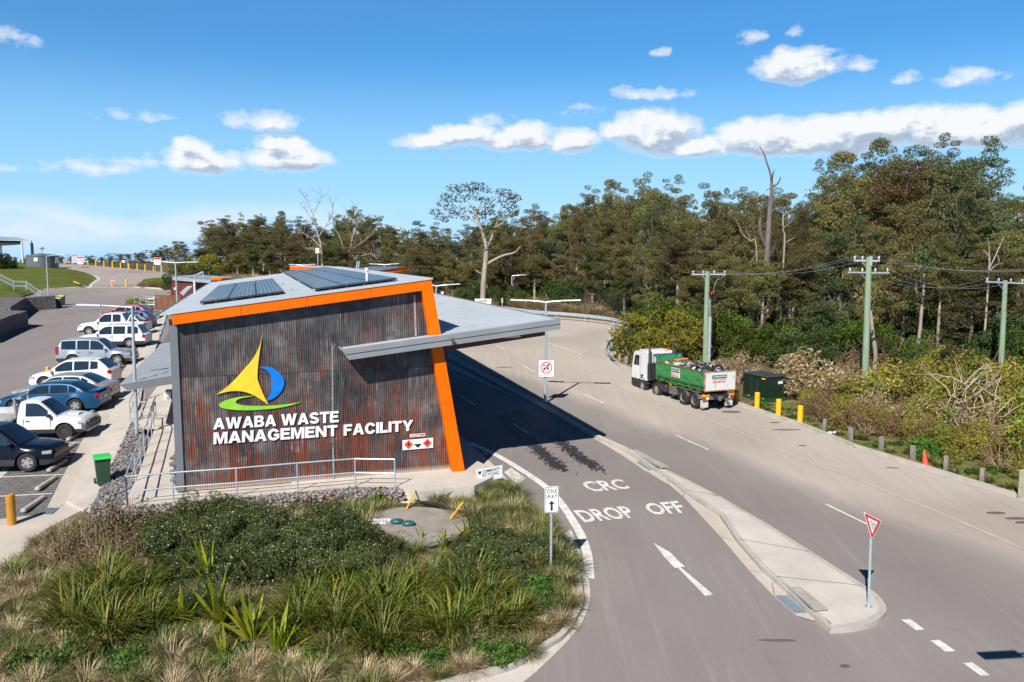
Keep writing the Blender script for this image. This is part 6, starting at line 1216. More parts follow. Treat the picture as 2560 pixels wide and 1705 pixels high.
    def band(x0, x1, nm):
        m = MB(); n_ = 6
        for i in range(n_ + 1):
            x = x0 + (x1 - x0) * i / n_; z = zroof(x) + .012; h_ = hwz(x, z) - .10
            m.v += [(x, -h_, z - .004), (x, -h_ * .5, z + .008), (x, h_ * .5, z + .008), (x, h_, z - .004)]
            if i: o_ = i * 4; m.f += [(o_ - 4 + j, o_ - 3 + j, o_ + 1 + j, o_ + j) for j in range(3)]; m.m += [0] * 3
        m.build(nm, M_glass, root, smooth=True, org=(0, 0, 0))
    band(xb + .03, xa - .06, 'windscreen'); band(xc - .03, xd + .05, 'rear_window')
    cuts = sp['win']
    for sgn in (1, -1):
        for (w0, w1) in cuts:
            lo = []; hi = []; n_ = 5
            for i in range(n_ + 1):
                x = w0 + (w1 - w0) * i / n_; zb_ = belt(x) + .03; zt_ = min(zroof(x) - .085, zc_ - .10)
                if zt_ < zb_ + .015: zt_ = zb_ + .015
                lo.append((x, sgn * (hwz(x, zb_) + .007), zb_)); hi.append((x, sgn * (hwz(x, zt_) + .007), zt_))
            m = MB(); m.v = lo + hi; m.f = [(i, i + 1, n_ + 2 + i, n_ + 1 + i) for i in range(n_)]; m.m = [0] * n_; m.build('side_window', M_glass, root, org=(0, 0, 0))
        # door seams, handles, mirror, sill
        m = MB()
        for xd_ in sp['doors']:
            zz = [cl + .12, (cl + belt(xd_)) / 2, belt(xd_) - .03]; 
            m.box((xd_, sgn * (plan(xd_) * .995), (zz[0] + zz[2]) / 2), (.012, .012, zz[2] - zz[0]))
        m.build('door_seam', M_plast, root, org=(0, 0, 0))
        for xh in sp.get('handles', [xd_ + .12 for xd_ in sp['doors'][1:]]): MB().box((xh, sgn * plan(xh) * .995, belt(xh) - .17), (.18, .03, .028), bev=.008).build('door_handle', col if not sp.get('clad') else M_plast, root, org=(0, 0, 0))
        m = MB(); m.box((xa - .30, sgn * (plan(0) * .93 + .12), belt(xa - .3) + .07), (.13, .20, .14), bev=.04); m.build('wing_mirror', sp.get('mir', col), root, org=(0, 0, 0))
        # lamps
        zf = lerp1(top, Ln / 2 - .3); xl = Ln / 2 - .24; m = MB(); m.box((xl, sgn * plan(xl) * .86, zf - .16), (.34, .26, .14), ax=(-.32 * sgn), bev=.04); m.build('headlight', M_hl, root, org=(0, 0, 0))
        zr_ = lerp1(top, body_end + .2); th = sp.get('tail', (.16, .34)); m = MB(); m.box((body_end + .10, sgn * plan(body_end + .1) * .90, zr_ - th[1] / 2 - .06 + sp.get('tz', 0)), (.22, th[0] * 1.4, th[1]), ax=(.25 * sgn), bev=.03); m.build('tail_light', M_tl, root, org=(0, 0, 0))
        for xw in (xf, xr): wheel(root, xw, sgn * (hw0 - .10), r, .23, rim, sp.get('spk', 5)); 
    m = MB(); zf = lerp1(top, Ln / 2 - .3); m.box((Ln / 2 - .055, 0, zf - .22), (.10, Wd * .46, .17), bev=.02); m.box((Ln / 2 - .045, 0, cl + .17), (.12, Wd * .62, .12), bev=.03); m.build('grille', M_plast, root, org=(0, 0, 0))
    if sp.get('clad'): MB().box((Ln / 2 - .10, 0, cl + .14), (.22, Wd * .80, .26), bev=.06).build('front_bumper', M_plast if sp['clad'] == 1 else col, root, org=(0, 0, 0))
    MB().box((body_end + .03, 0, cl + .25), (.10, Wd * .80, .24), bev=.04).build('rear_bumper', M_plast if sp.get('clad') == 1 else col, root, org=(0, 0, 0)); MB().box((body_end - .01, 0, cl + .50), (.03, .38, .12)).build('number_plate', M_sgw, root, org=(0, 0, 0))
    if sp.get('rails'):
        for sgn in (1, -1): m = MB(); y_ = hwz(0, zc_) - .06; m.tube([(xb - .15, sgn * y_, zc_ - .05), (xb - .3, sgn * y_, zc_ + .015), (xc + .3, sgn * y_, zc_ + .015), (xc + .1, sgn * y_, zc_ - .03)], .014, 6); m.build('roof_rail', MATS['stack_rail'] if 'stack_rail' in MATS else pm('stack_rail', (.12, .12, .125), rough=.4), root, org=(0, 0, 0))
    root.location = loc; root.rotation_euler = (math.atan(.05) * 0, 0, yaw); return root
def place(rg, x, y, sp, facing, which):
    P = G(rg, x, y, .03); Ln, Wd, Ht, wb, fo, r = sp['dim']; xf = Ln / 2 - fo; xr = xf - wb; hd = BH if facing > 0 else -BH; xw = {'f': xf, 'r': xr, 'rb': sp.get('rear', -Ln / 2) + .08, 'fb': Ln / 2 - .1}[which]
    q = P - Vector((hd.x, hd.y, 0)).normalized() * xw + Vector((BP.x, BP.y, 0)).normalized() * (Wd / 2 - .02); return Vector((q.x, q.y, T(q.x, q.y) + .03)), BYAW + (0 if facing > 0 else math.pi)
suv = dict(dim=(4.6, 1.83, 1.70, 2.66, .90, .355), top=[(-2.3, .98), (-2.0, 1.03), (.5, 1.00), (.85, .99), (1.6, .93), (2.05, .86), (2.3, .74)], cab=(1.15, .30, -1.75, -2.24), win=[(.72, -.12), (-.20, -1.0), (-1.10, -1.72)], doors=[.82, -.16, -1.08], cl=.24, clad=1, spk=5, rails=1)
s1 = dict(suv); loc, yw = place('R2', 218, 884, s1, 1, 'f'); car('off_roader', 'glossy navy off-roader with black cladding cut off by the left edge', 'car', s1, pm('paint_navy', (.005, .008, .018), (.004, .006, .014), 1.2, .28, spec=.25), loc, yw)
sil = dict(suv, dim=(4.62, 1.80, 1.72, 2.70, .86, .36), top=[(-2.31, 1.0), (-2.05, 1.05), (.3, 1.0), (.75, .99), (1.5, .95), (2.0, .88), (2.31, .72)], cab=(1.05, .25, -1.95, -2.25), tail=(.13, .55), tz=.28, clad=2, win=[(.62, -.18), (-.26, -.98), (-1.08, -1.95)], doors=[.75, -.22, -1.02])
loc, yw = place('R1', 1080, 1303, sil, 1, 'f'); car('station_wagon', 'silver station wagon facing right with tinted windows and tall red tail lights', 'car', sil, paint('silver', (.42, .44, .48), .5), loc, yw)
wag = dict(suv, dim=(4.85, 1.88, 1.68, 2.84, .92, .36), top=[(-2.42, .98), (-2.1, 1.02), (.4, .98), (.9, .97), (1.7, .93), (2.1, .86), (2.42, .72)], cab=(1.2, .35, -1.85, -2.30), win=[(.75, -.12), (-.22, -1.05), (-1.2, -1.95)], doors=[.85, -.17, -1.12], clad=2, tail=(.14, .22))
loc, yw = place('R1', 1192, 1143, wag, -1, 'r'); car('station_wagon', 'white station wagon facing left with beige sills behind the silver one', 'car', wag, paint('white', (.72, .73, .73)), loc, yw)
hat = dict(dim=(4.41, 1.82, 1.62, 2.64, .88, .345), top=[(-2.2, 1.02), (-1.9, 1.10), (-.9, 1.03), (.5, .95), (.9, .94), (1.6, .86), (2.0, .78), (2.2, .66)], cab=(1.25, .25, -1.45, -2.12), win=[(.75, -.15), (-.24, -1.02), (-1.10, -1.5)], doors=[.85, -.19, -1.05], cl=.2, rails=1, tail=(.20, .17))
loc, yw = place('R2', 862, 222, hat, -1, 'rb'); car('hatchback', 'white high hatchback facing left with raked rear window and silver roof rails', 'car', hat, paint('white'  , (.72, .73, .73)), loc, yw)
sed = dict(dim=(4.80, 1.82, 1.46, 2.78, .95, .33), top=[(-2.4, .93), (-1.9, .98), (-1.3, .97), (.6, .91), (1.0, .90), (1.7, .82), (2.1, .76), (2.4, .62)], cab=(1.25, .40, -1.0, -1.85), win=[(.80, -.08), (-.16, -.95), (-1.02, -1.35)], doors=[.92, -.12, -1.0], cl=.18, tail=(.24, .16))
loc, yw = place('R2', 845, 338, sed, -1, 'rb'); car('sedan', 'champagne beige sedan facing left between the white hatchback and the blue sedan', 'car', sed, paint('champagne', (.36, .345, .315), .4), loc, yw)
blu = dict(sed, dim=(4.88, 1.84, 1.45, 2.79, .97, .335), tail=(.24, .15)); loc, yw = place('R2', 592, 415, blu, -1, 'r'); bc = car('sedan', 'metallic blue sedan facing left with a small boot spoiler', 'car', blu, paint('blue', (.010, .075, .17), .35), loc, yw)
m = MB(); m.box((-2.28, 0, 1.05), (.22, 1.45, .03), bev=.01); m.box((-2.25, .6, 1.0), (.1, .05, .1)); m.box((-2.25, -.6, 1.0), (.1, .05, .1)); m.build('boot_spoiler', MATS['paint_blue'], bc, org=(0, 0, 0))
ute = dict(dim=(5.0, 1.78, 1.70, 3.05, .90, .345), rear=-.35, top=[(-.35, 1.02), (.5, 1.02), (.95, 1.01), (1.7, .97), (2.2, .90), (2.5, .74)], cab=(1.30, .55, -.22, -.34), win=[(.92, .02)], doors=[1.05, -.05], handles=[.12], cl=.30, clad=2, mir=M_plast, tail=(.02, .02))
steel = pm('steel_wheel', (.10, .10, .105), (.07, .07, .07), 5, .5, .4)
loc, yw = place('R2', 512, 630, ute, 1, 'f'); uc = car('tray_ute', 'white single-cab ute facing right with an aluminium tray and black steel wheels', 'ute', ute, paint('white', (.72, .73, .73)), loc, yw, rim=steel)
M_tray = pm('tray_alloy', (.55, .55, .54), (.42, .42, .41), 3, .4, .5); m = MB(); m.box((-1.72, 0, .92), (2.45, 1.85, .08)); m.build('tray_deck', M_tray, uc, org=(0, 0, 0))
for sgn in (1, -1): MB().box((-1.72, sgn * .93, 1.06), (2.45, .035, .24)).build('tray_side', M_tray, uc, org=(0, 0, 0)); MB().box((-.47, sgn * .62, 1.45), (.06, .06, .8)).build('rack_post', M_tray, uc, org=(0, 0, 0))
m = MB(); m.box((-2.95, 0, 1.06), (.035, 1.85, .24)); m.build('tail_board', M_tray, uc, org=(0, 0, 0)); m = MB(); m.box((-.47, 0, 1.82), (.07, 1.4, .07)); m.box((-.47, 0, 1.45), (.04, 1.3, .05)); m.box((-.47, 0, 1.2), (.04, 1.3, .5)); m.build('headboard', M_tray, uc, org=(0, 0, 0)); MB().box((-1.4, 0, .62), (2.3, .9, .3)).build('chassis', M_plast, uc, org=(0, 0, 0)); m = MB(); m.box((2.38, 0, .52), (.26, 1.70, .36), bev=.08); m.build('front_bumper', pm('grey_bumper', (.09, .10, .11), rough=.55), uc, org=(0, 0, 0)); MB().box((1.75, 0, 1.0), (.42, .5, .06), bev=.03).build('bonnet_scoop', MATS['paint_white'], uc, org=(0, 0, 0))
pick = dict(dim=(5.3, 1.85, 1.82, 3.22, .93, .375), top=[(-2.65, 1.10), (-.95, 1.12), (.6, 1.08), (1.05, 1.07), (1.8, 1.04), (2.3, .98), (2.65, .80)], cab=(1.35, .55, -.75, -1.15), win=[(.92, .0), (-.10, -.72)], doors=[1.05, -.05, -.92], cl=.30, clad=2, tail=(.14, .34))
loc, yw = place('R1', 1335, 1027, pick, -1, 'rb'); pc = car('pickup', 'white dual-cab pickup facing left with sports bar behind the cabin', 'ute', pick, paint('white', (.72, .73, .73)), loc, yw)
m = MB(); m.tube([(-1.25, -.8, 1.12), (-1.45, -.62, 1.62), (-1.45, .62, 1.62), (-1.25, .8, 1.12)], .05, 8); m.tube([(-1.45, .62, 1.62), (-2.1, .8, 1.14)], .045, 8); m.tube([(-1.45, -.62, 1.62), (-2.1, -.8, 1.14)], .045, 8); m.build('sports_bar', MATS['paint_white'], pc, org=(0, 0, 0)); MB().box((-1.85, 0, 1.13), (1.45, 1.45, .06)).build('tub_cover', M_plast, pc, org=(0, 0, 0))
sm = dict(hat, dim=(4.1, 1.72, 1.52, 2.5, .85, .32), top=[(-2.05, .98), (-1.75, 1.02), (.3, .93), (.85, .92), (1.5, .84), (1.85, .75), (2.05, .62)], cab=(1.15, .25, -1.3, -1.95), win=[(.68, -.15), (-.24, -1.0), (-1.08, -1.4)], doors=[.8, -.19, -1.04], rails=0)
loc, yw = place('R1', 1385, 965, sm, -1, 'rb'); car('small_hatchback', 'dark blue and pale roofed small car squeezed behind the white pickup', 'car', sm, paint('slate', (.05, .08, .16), .3), loc, yw)
rd = dict(hat, dim=(4.3, 1.76, 1.45, 2.6, .88, .32), top=[(-2.15, .96), (-1.8, 1.0), (.3, .91), (.85, .90), (1.5, .82), (1.9, .74), (2.15, .60)], cab=(1.2, .25, -1.2, -2.05), rails=0)
loc, yw = place('R1', 1352, 893, rd, -1, 'rb'); car('red_hatchback', 'bright red hatchback facing left, farthest in the row', 'car', rd, paint('red', (.42, .008, .02)), loc, yw)

# ---------------------------------------------------------------- bin truck
a1, a4 = G('R6', 310, 750, .03), G('R6', 945, 987, .03); hd = (a1 - a4); TS = .76; hdn = Vector((hd.x, hd.y, 0)).normalized(); tyaw = math.atan2(hdn.y, hdn.x); left = Vector((-hdn.y, hdn.x, 0)); WB = hd.length / TS
q = a4 - left * (1.25 * TS); tr = thing('bin_truck', 'white-cabbed eight-wheel truck carrying an open green waste bin, driving away', 'truck', (0, 0, 0)); print('WB', WB)
def tp_(name, m, mat, parent=None, smooth=False): return m.build(name, mat, parent or tr, smooth=smooth, org=(0, 0, 0))
Y0 = 1.22; M_cabw = paint('cab_white', (.70, .71, .71)); M_bing = pm('bin_green', (.035, .20, .05), (.022, .14, .035), 1.5, .5); M_steel = pm('dirty_steel', (.20, .19, .18), (.10, .09, .085), 3, .55, .3); M_rustw = None
def wornwhite():
    m, t, b = nt('worn_white_tailgate'); p = objc(t); n = noise(t, mapped(t, p, (1, 2, .9)), 2.2, 7, .7); L(t, ramp(t, n, [(.60, (.66, .64, .60)), (.66, (.30, .12, .05)), (.75, (.14, .05, .025))]), b.inputs['Base Color']); b.inputs['Roughness'].default_value = .6; return m
def worngreen():
    m, t, b = nt('worn_green_bin'); p = objc(t); n = noise(t, mapped(t, p, (.9, 1, 2.0)), 1.7, 7, .7); s = t.nodes.new('ShaderNodeSeparateXYZ'); L(t, p, s.inputs[0]); n = mth(t, 'ADD', n, mth(t, 'MULTIPLY', mth(t, 'SUBTRACT', 1.75, s.outputs[2]), .12)); L(t, ramp(t, n, [(.42, (.045, .25, .07)), (.58, (.025, .15, .04)), (.66, (.06, .045, .03)), (.74, (.12, .05, .03))]), b.inputs['Base Color']); b.inputs['Roughness'].default_value = .55; return m
M_wg, M_wt = worngreen(), wornwhite()
for i, x in enumerate((0, 1.28, WB - 1.9, WB)):
    for s_ in (1, -1):
        m = MB(); r = .52; c = Vector((x, s_ * 1.06, r)); w_ = .30; m.lathe([(r * .60, -.15 * s_), (r * .92, -.15 * s_), (r, -.11 * s_), (r, .11 * s_), (r * .92, .15 * s_), (r * .60, .15 * s_), (r * .56, .08 * s_)], c, 26, axis='Y'); wo_ = tp_('wheel', m, M_tyre, smooth=40)
        dp_ = .02 if i < 2 else .10; m = MB(); m.lathe([(r * .58, .06 * s_), (r * .56, .12 * s_), (r * .36, (.02 if i < 2 else .13) * s_), (r * .2, (.0 if i < 2 else .17) * s_), (r * .18, (.08 if i < 2 else .20) * s_)], c, 20, axis='Y'); tp_('rim', m, pm('truck_rim', (.42, .40, .38), (.28, .25, .22), 6, .4, .5), wo_)
        m = MB(); n_ = 12
        for k in range(n_):
            aa, bb = math.pi * (k / n_) * .8 + .3, math.pi * ((k + 1) / n_) * .8 + .3; R1_, R2_ = r + .07, r + .10
            m.box((x + math.cos((aa + bb) / 2) * R1_, s_ * 1.06, r + math.sin((aa + bb) / 2) * R1_), (.16, .34, .025), ax=(Vector((-math.sin((aa + bb) / 2), 0, math.cos((aa + bb) / 2))), Vector((0, 1, 0)), Vector((math.cos((aa + bb) / 2), 0, math.sin((aa + bb) / 2)))))
        tp_('mudguard', m, M_plast if i > 1 else pm('guard_grey', (.14, .145, .15), rough=.5))
m = MB()
for s_ in (1, -1): m.box((WB / 2 - .2, s_ * .42, .95), (WB + 2.6, .10, .28))
for x in (-.9, .6, 2.2, 3.6, 5.2): m.box((x, 0, .95), (.1, .8, .2))
tp_('chassis', m, M_plast)
m = MB(); m.box((2.55, .98, .78), (.9, .45, .55), bev=.05); tp_('hydraulic_tank', m, M_steel); m = MB(); m.box((3.75, .98, .78), (.95, .5, .55), bev=.12); tp_('fuel_tank', m, pm('black_tank', (.03, .03, .032), rough=.5)); m = MB(); m.box((2.3, 0, 1.12), (4.8, 1.0, .12)); m.box((.9, .95, 1.13), (2.9, .5, .05), ax=None); tp_('hoist_frame', m, M_steel)
m = MB(); m.sphere((3.05, .95, 1.18), .14, 8); m.tube([(2.9, .95, 1.18), (3.3, .95, 1.18)], .07, 8); tp_('tarp_motor', m, M_yel)
# cab
cx0, cx1 = WB - .55, WB + 1.38; prof = [(cx0, 1.0), (cx0, 2.98), (cx0 + .25, 3.08), (cx1 - .45, 3.05), (cx1 - .20, 2.85), (cx1 - .02, 1.85), (cx1, 1.0)]
m = MB(); m.prism([(x, -1.2, z) for x, z in prof], (0, 2.4, 0)); co_ = tp_('cab', m, M_cabw)
mod = co_.modifiers.new('bevel', 'BEVEL'); mod.width = .07; mod.segments = 2
m = MB(); m.prism([(cx1 - .175, -1.06, 2.78), (cx1 - .175, 1.06, 2.78), (cx1 + .005, 1.10, 1.9), (cx1 + .005, -1.10, 1.9)], (.02, 0, 0)); tp_('windscreen', m, M_glass)
for s_ in (1, -1):
    m = MB(); m.prism([(cx0 + .95, s_ * 1.205, 2.75), (cx1 - .42, s_ * 1.205, 2.75), (cx1 - .22, s_ * 1.205, 2.0), (cx0 + .95, s_ * 1.205, 2.0)], (0, s_ * .01, 0)); tp_('side_window', m, M_glass)
    m = MB(); m.box((cx0 + .82, s_ * 1.205, 1.95), (.015, .012, 1.8)); m.box((cx1 - .5, s_ * 1.205, 1.2), (.02, .02, .3)); tp_('door_seam', m, M_plast)
    m = MB(); m.box((cx1 + .02, s_ * 1.42, 2.35), (.12, .22, .75), bev=.04); m.tube([(cx1 - .1, s_ * 1.2, 2.65), (cx1, s_ * 1.4, 2.65)], .025, 5); tp_('mirror', m, M_plast)
    m = MB(); m.box((WB + .75, s_ * 1.08, .72), (1.25, .32, .62), bev=.08); tp_('step_panel', m, M_plast)
m = MB(); m.box((cx1 + .03, 0, .72), (.22, 2.4, .55), bev=.06); tp_('front_bumper', m, M_plast); m = MB(); m.box((cx0 + .95, 0, 3.12), (.9, 1.9, .08), bev=.03); tp_('sun_visor', m, M_cabw)
m = MB(); m.tube([(cx0 - .14, 1.0, 1.2), (cx0 - .14, 1.0, 3.15)], .10, 10); m.tube([(cx0 - .14, 1.0, 3.1), (cx0 - .14, 1.0, 3.4), (cx0 + .02, 1.0, 3.55)], .075, 8); tp_('snorkel', m, pm('stack_grey', (.12, .13, .15), rough=.35, metal=.5)); m = MB(); m.tube([(cx0 - .14, -1.0, 1.2), (cx0 - .14, -1.0, 3.3), (cx0 - .25, -1.0, 3.6)], .07, 8); tp_('exhaust_stack', m, MATS['stack_grey']); m = MB(); m.box((cx0 - .2, .2, 1.7), (.3, 1.9, 1.2), bev=.04); tp_('rear_housing', m, M_plast)
for y_ in (.75, -.75): m = MB(); m.lathe([(.09, 0), (.09, .14), (.05, .18)], (cx0 + .3, y_, 3.08), 10); tp_('beacon', m, pm('amber_beacon', (.9, .22, .01), rough=.3))
m = MB(); m.tube([(cx0 + .5, 1.22, 1.35), (cx0 + .5, 1.23, 1.36)], .16, 12); tp_('air_horn', m, MATS['stack_grey'])
# tarp roller between cab and bin
m = MB(); m.tube([(4.95, -1.22, 3.0), (4.95, 1.22, 3.0)], .05, 8)
for s_ in (1, -1): m.tube([(4.95, s_ * 1.2, 1.5), (4.95, s_ * 1.2, 3.0)], .03, 6)
tp_('tarp_frame', m, M_plast); M_tarp = pm('green_tarp', (.012, .20, .13), (.008, .14, .09), 3, .7); m = MB(); nn_ = 14
for i in range(nn_ + 1):
    y_ = -1.18 + 2.36 * i / nn_; e = math.sin(math.pi * i / nn_) ** .4
    for j in range(5): f_ = j / 4; m.v.append((4.9 - .18 * f_ - .06 * math.sin(i * 2.1 + f_ * 3), y_ * (1 - .25 * f_), 3.0 - .85 * f_ * (.8 + .2 * e)))
    if i: m.f += [((i - 1) * 5 + j, i * 5 + j, i * 5 + j + 1, (i - 1) * 5 + j + 1) for j in range(4)]; m.m += [0] * 4
tp_('tarp', m, M_tarp)
# bin
bx0, bx1 = -1.15, 4.62; z0_, z1_ = 1.30, 2.55
bb_ = thing('x', 'x', 'x') if False else None
m = MB(); m.box(((bx0 + bx1) / 2, 0, z0_ + .03), (bx1 - bx0, 2.3, .06))
for s_ in (1, -1):
    m.prism([(bx0 + .04, s_ * 1.02, z0_), (bx1, s_ * 1.02, z0_), (bx1, s_ * 1.22, z0_ + .28), (bx1, s_ * 1.24, z1_), (bx0 + .04, s_ * 1.24, z1_), (bx0 + .04, s_ * 1.22, z0_ + .28)][:6], (0, 0, 0)) if False else None
    a_ = [(s_ * 1.0, z0_), (s_ * 1.22, z0_ + .32), (s_ * 1.24, z1_), (s_ * 1.19, z1_), (s_ * 1.17, z0_ + .32), (s_ * .95, z0_ + .04)]
    m.prism([(bx0 + .04, y_, z_) for y_, z_ in a_], (bx1 - bx0 - .04, 0, 0))
m.box((bx1, 0, (z0_ + z1_) / 2 + .1), (.06, 2.4, z1_ - z0_ + .2)); bo = tp_('waste_bin', m, M_wg)
m = MB()
for s_ in (1, -1): m.tube([(bx0, s_ * 1.22, z1_), (bx1, s_ * 1.22, z1_)], .055, 8)
m.tube([(bx1, -1.22, z1_), (bx1, 1.22, z1_)], .05, 8); tp_('rim_rail', m, pm('rusty_rim', (.12, .13, .06), (.16, .07, .03), 5, .7), bo)
m = MB()
for k in range(5):
    for s_ in (1, -1): m.lathe([(.05, 0), (.05, .03)], (0, 0, 0), 8) if False else m.box((-.4 + k * 1.1, s_ * 1.10, z0_ + .12), (.08, .06, .06))
tp_('tarp_hook', m, pm('hook_green', (.1, .4, .15), rough=.5), bo); m = MB(); m.box((bx1 + .05, .1, z1_ + .22), (.1, .9, .35), bev=.03); tp_('lifting_hook', m, M_wg, bo)
m = MB(); m.box((bx0, 0, (z0_ + z1_) / 2), (.07, 2.44, z1_ - z0_), bev=.015); tg_ = tp_('tailgate', m, M_wt, bo)
m = MB()
for dim, c in (((.08, 2.5, .07), (bx0 - .01, 0, z1_)), ((.08, 2.5, .07), (bx0 - .01, 0, z0_)), ((.08, .07, 1.25), (bx0 - .01, 1.22, (z0_ + z1_) / 2)), ((.08, .07, 1.25), (bx0 - .01, -1.22, (z0_ + z1_) / 2))): m.box(c, dim)
tp_('tailgate_frame', m, pm('rust_frame', (.42, .30, .24), (.25, .10, .05), 3, .7), bo)
def btxt(m, s_, y0, y1, z0t, z1t, x, off=.02): put_text(m, s_, (x, y0, z1t), (x, y1, z1t), (x, y0, z0t), (x, y1, z0t), off=off, nrm=(-1, 0, 0))
M_tgr = pm('name_green', (.0, .16, .10), rough=.5); m = MB(); m.box((bx0 - .045, .08, 2.22), (.01, 1.18, .22)); tp_('name_strip', m, M_tgr, bo)
m = MB(); btxt(m, 'JR Richards & Sons', .62, -.46, 2.15, 2.29, bx0 - .056, .03); tp_('white_words', m, M_sgw, bo); m = MB(); btxt(m, '1300 JR WASTE', .62, -.46, 1.98, 2.07, bx0 - .05); btxt(m, '1300 579 276', .62, -.40, 1.82, 1.94, bx0 - .05, .04); tp_('red_words', m, M_red, bo)
ys_ = 1.262; m = MB(); m.prism([(2.60, ys_ - .015, 2.42), (1.62, ys_ - .015, 2.42), (1.62, ys_ - .035, 1.78), (2.60, ys_ - .035, 1.78)], (0, .012, 0)); tp_('side_panel', m, M_sgw, bo); m = MB(); m.prism([(2.56, ys_, 2.38), (1.66, ys_, 2.38), (1.66, ys_ - .01, 2.12), (2.56, ys_ - .01, 2.12)], (0, .008, 0)); tp_('name_strip', m, M_tgr, bo)
def stxt(m, s_, x0, x1, z0t, z1t, off=.02): put_text(m, s_, (x0, ys_ + .012, z1t), (x1, ys_ + .012, z1t), (x0, ys_ + .008, z0t), (x1, ys_ + .008, z0t), off=off, nrm=(0, 1, 0))
m = MB(); stxt(m, 'JR Richards & Sons', 2.52, 1.70, 2.18, 2.32, .03); tp_('white_words', m, M_sgw, bo); m = MB(); stxt(m, '1300 JR WASTE', 2.52, 1.70, 1.98, 2.08); stxt(m, '1300 579 276', 2.52, 1.70, 1.83, 1.94, .04); tp_('red_words', m, M_red, bo)
m = MB()
for s_ in (1, -1):
    for k in range(6): m.box((-.3 + k * .9, s_ * 1.05, 1.22), (.5, .02, .06))
tp_('reflective_tape', m, pm('reflect_yellow', (.75, .8, .05), rough=.4), bo)
for s_ in (1, -1):
    m = MB(); m.box((-1.0, s_ * .98, .98), (.04, .62, .20)); bo2 = tp_('hazard_board', m, pm('hazard_yellow', (.9, .5, .02), rough=.4)); m = MB()
    for k in range(4): y_ = s_ * .98 - .26 + k * .16; m.prism([(-1.024, y_ - .04, .89), (-1.024, y_ + .03, .89), (-1.024, y_ + .09, 1.07), (-1.024, y_ + .02, 1.07)], (-.004, 0, 0))
    tp_('hazard_stripe', m, M_red, bo2); m = MB(); m.box((-1.0, s_ * 1.12, .78), (.06, .28, .16), bev=.02); tp_('tail_light', m, M_tl); m = MB(); m.box((-1.0, s_ * .84, .78), (.06, .22, .14), bev=.02); tp_('reverse_light', m, M_sgw); m = MB(); m.box((-.85, s_ * .98, .42), (.03, .62, .5), bev=.01); tp_('mudflap', m, pm('mudflap_cream', (.62, .58, .50), (.5, .44, .34), 3, .6)) 
m = MB(); m.box((-.98, 0, .8), (.12, 1.3, .22)); m.lathe([(.14, -.1), (.16, 0), (.06, .05)], (-1.0, -.1, .68), 10); tp_('rear_bar', m, M_steel)
for ch in tr.children: pass
tr.location = Vector((q.x, q.y, T(q.x, q.y) + .03)); tr.rotation_euler = (0, 0, tyaw); tr.scale = (TS, TS, TS)
# waste heaped in the bin
def heap():
    m = MB(); cols = 8; n_ = 300
    for k in range(26): 
        x = rnd.uniform(bx0 + .3, bx1 - .4); y_ = rnd.uniform(-.95, .95); bulge = .35 * math.exp(-((x - .8) / 1.1) ** 2); o_ = len(m.v); m.sphere((x, y_, 2.25 + bulge + rnd.uniform(-.1, .1)), rnd.uniform(.22, .42), 8, 0 if x < 2.6 else rnd.choice([1, 2, 5]), sq=(1.3, 1, .6))
        for i in range(o_, len(m.v)): v = m.v[i]; m.v[i] = (v[0] + rnd.gauss(0, .05), v[1] + rnd.gauss(0, .05), v[2] + rnd.gauss(0, .05))
    for k in range(n_):
        x = rnd.uniform(bx0 + .15, bx1 - .2); y_ = rnd.uniform(-1.05, 1.05); bulge = .42 * math.exp(-((x - .8) / 1.2) ** 2); c = Vector((x, y_, 2.42 + bulge * (1 - abs(y_) * .5) + rnd.uniform(-.1, .12))); s_ = rnd.uniform(.06, .22)
        ax_ = [Vector((rnd.gauss(0, 1), rnd.gauss(0, 1), rnd.gauss(0, .5))).normalized() for _ in range(2)]; mt = rnd.choices(range(8), [10, 6, 5, 2, 2, 4, 2, 2])[0]; p = [c, c + ax_[0] * s_, c + ax_[0] * s_ + ax_[1] * s_ * .8, c + ax_[1] * s_]; m.prism(p, Vector((0, 0, rnd.uniform(.01, .05))), mt)
    for k in range(7): a = Vector((rnd.uniform(-.5, 2.5), rnd.uniform(-.9, .9), 2.5)); m.tube([a, a + Vector((rnd.uniform(-.9, .9), rnd.uniform(-.4, .4), rnd.uniform(.1, .55)))], .018, 5, 1)
    m.tube([(3.6, .3, 2.75), (2.6, -.1, 2.95)], .07, 6, 3)
    return m
mats8 = [pm('bag_black', (.02, .02, .022), (.05, .05, .05), 5, .35), pm('waste_grey', (.25, .24, .23), rough=.8), pm('waste_white', (.66, .66, .66), rough=.6), pm('waste_orange', (.75, .2, .04), rough=.6), pm('waste_green', (.03, .38, .18), rough=.6), pm('waste_card', (.38, .27, .17), rough=.8), pm('waste_blue', (.15, .18, .5), rough=.6), pm('waste_pink', (.6, .35, .3), rough=.6)]
ho = heap().build('waste_load', mats8, org=(0, 0, 0)); ho.location = tr.location; ho.rotation_euler = tr.rotation_euler; ho.scale = tr.scale; tag(ho, 'mixed waste and black bags heaped in the green truck bin', 'waste', kind='stuff')
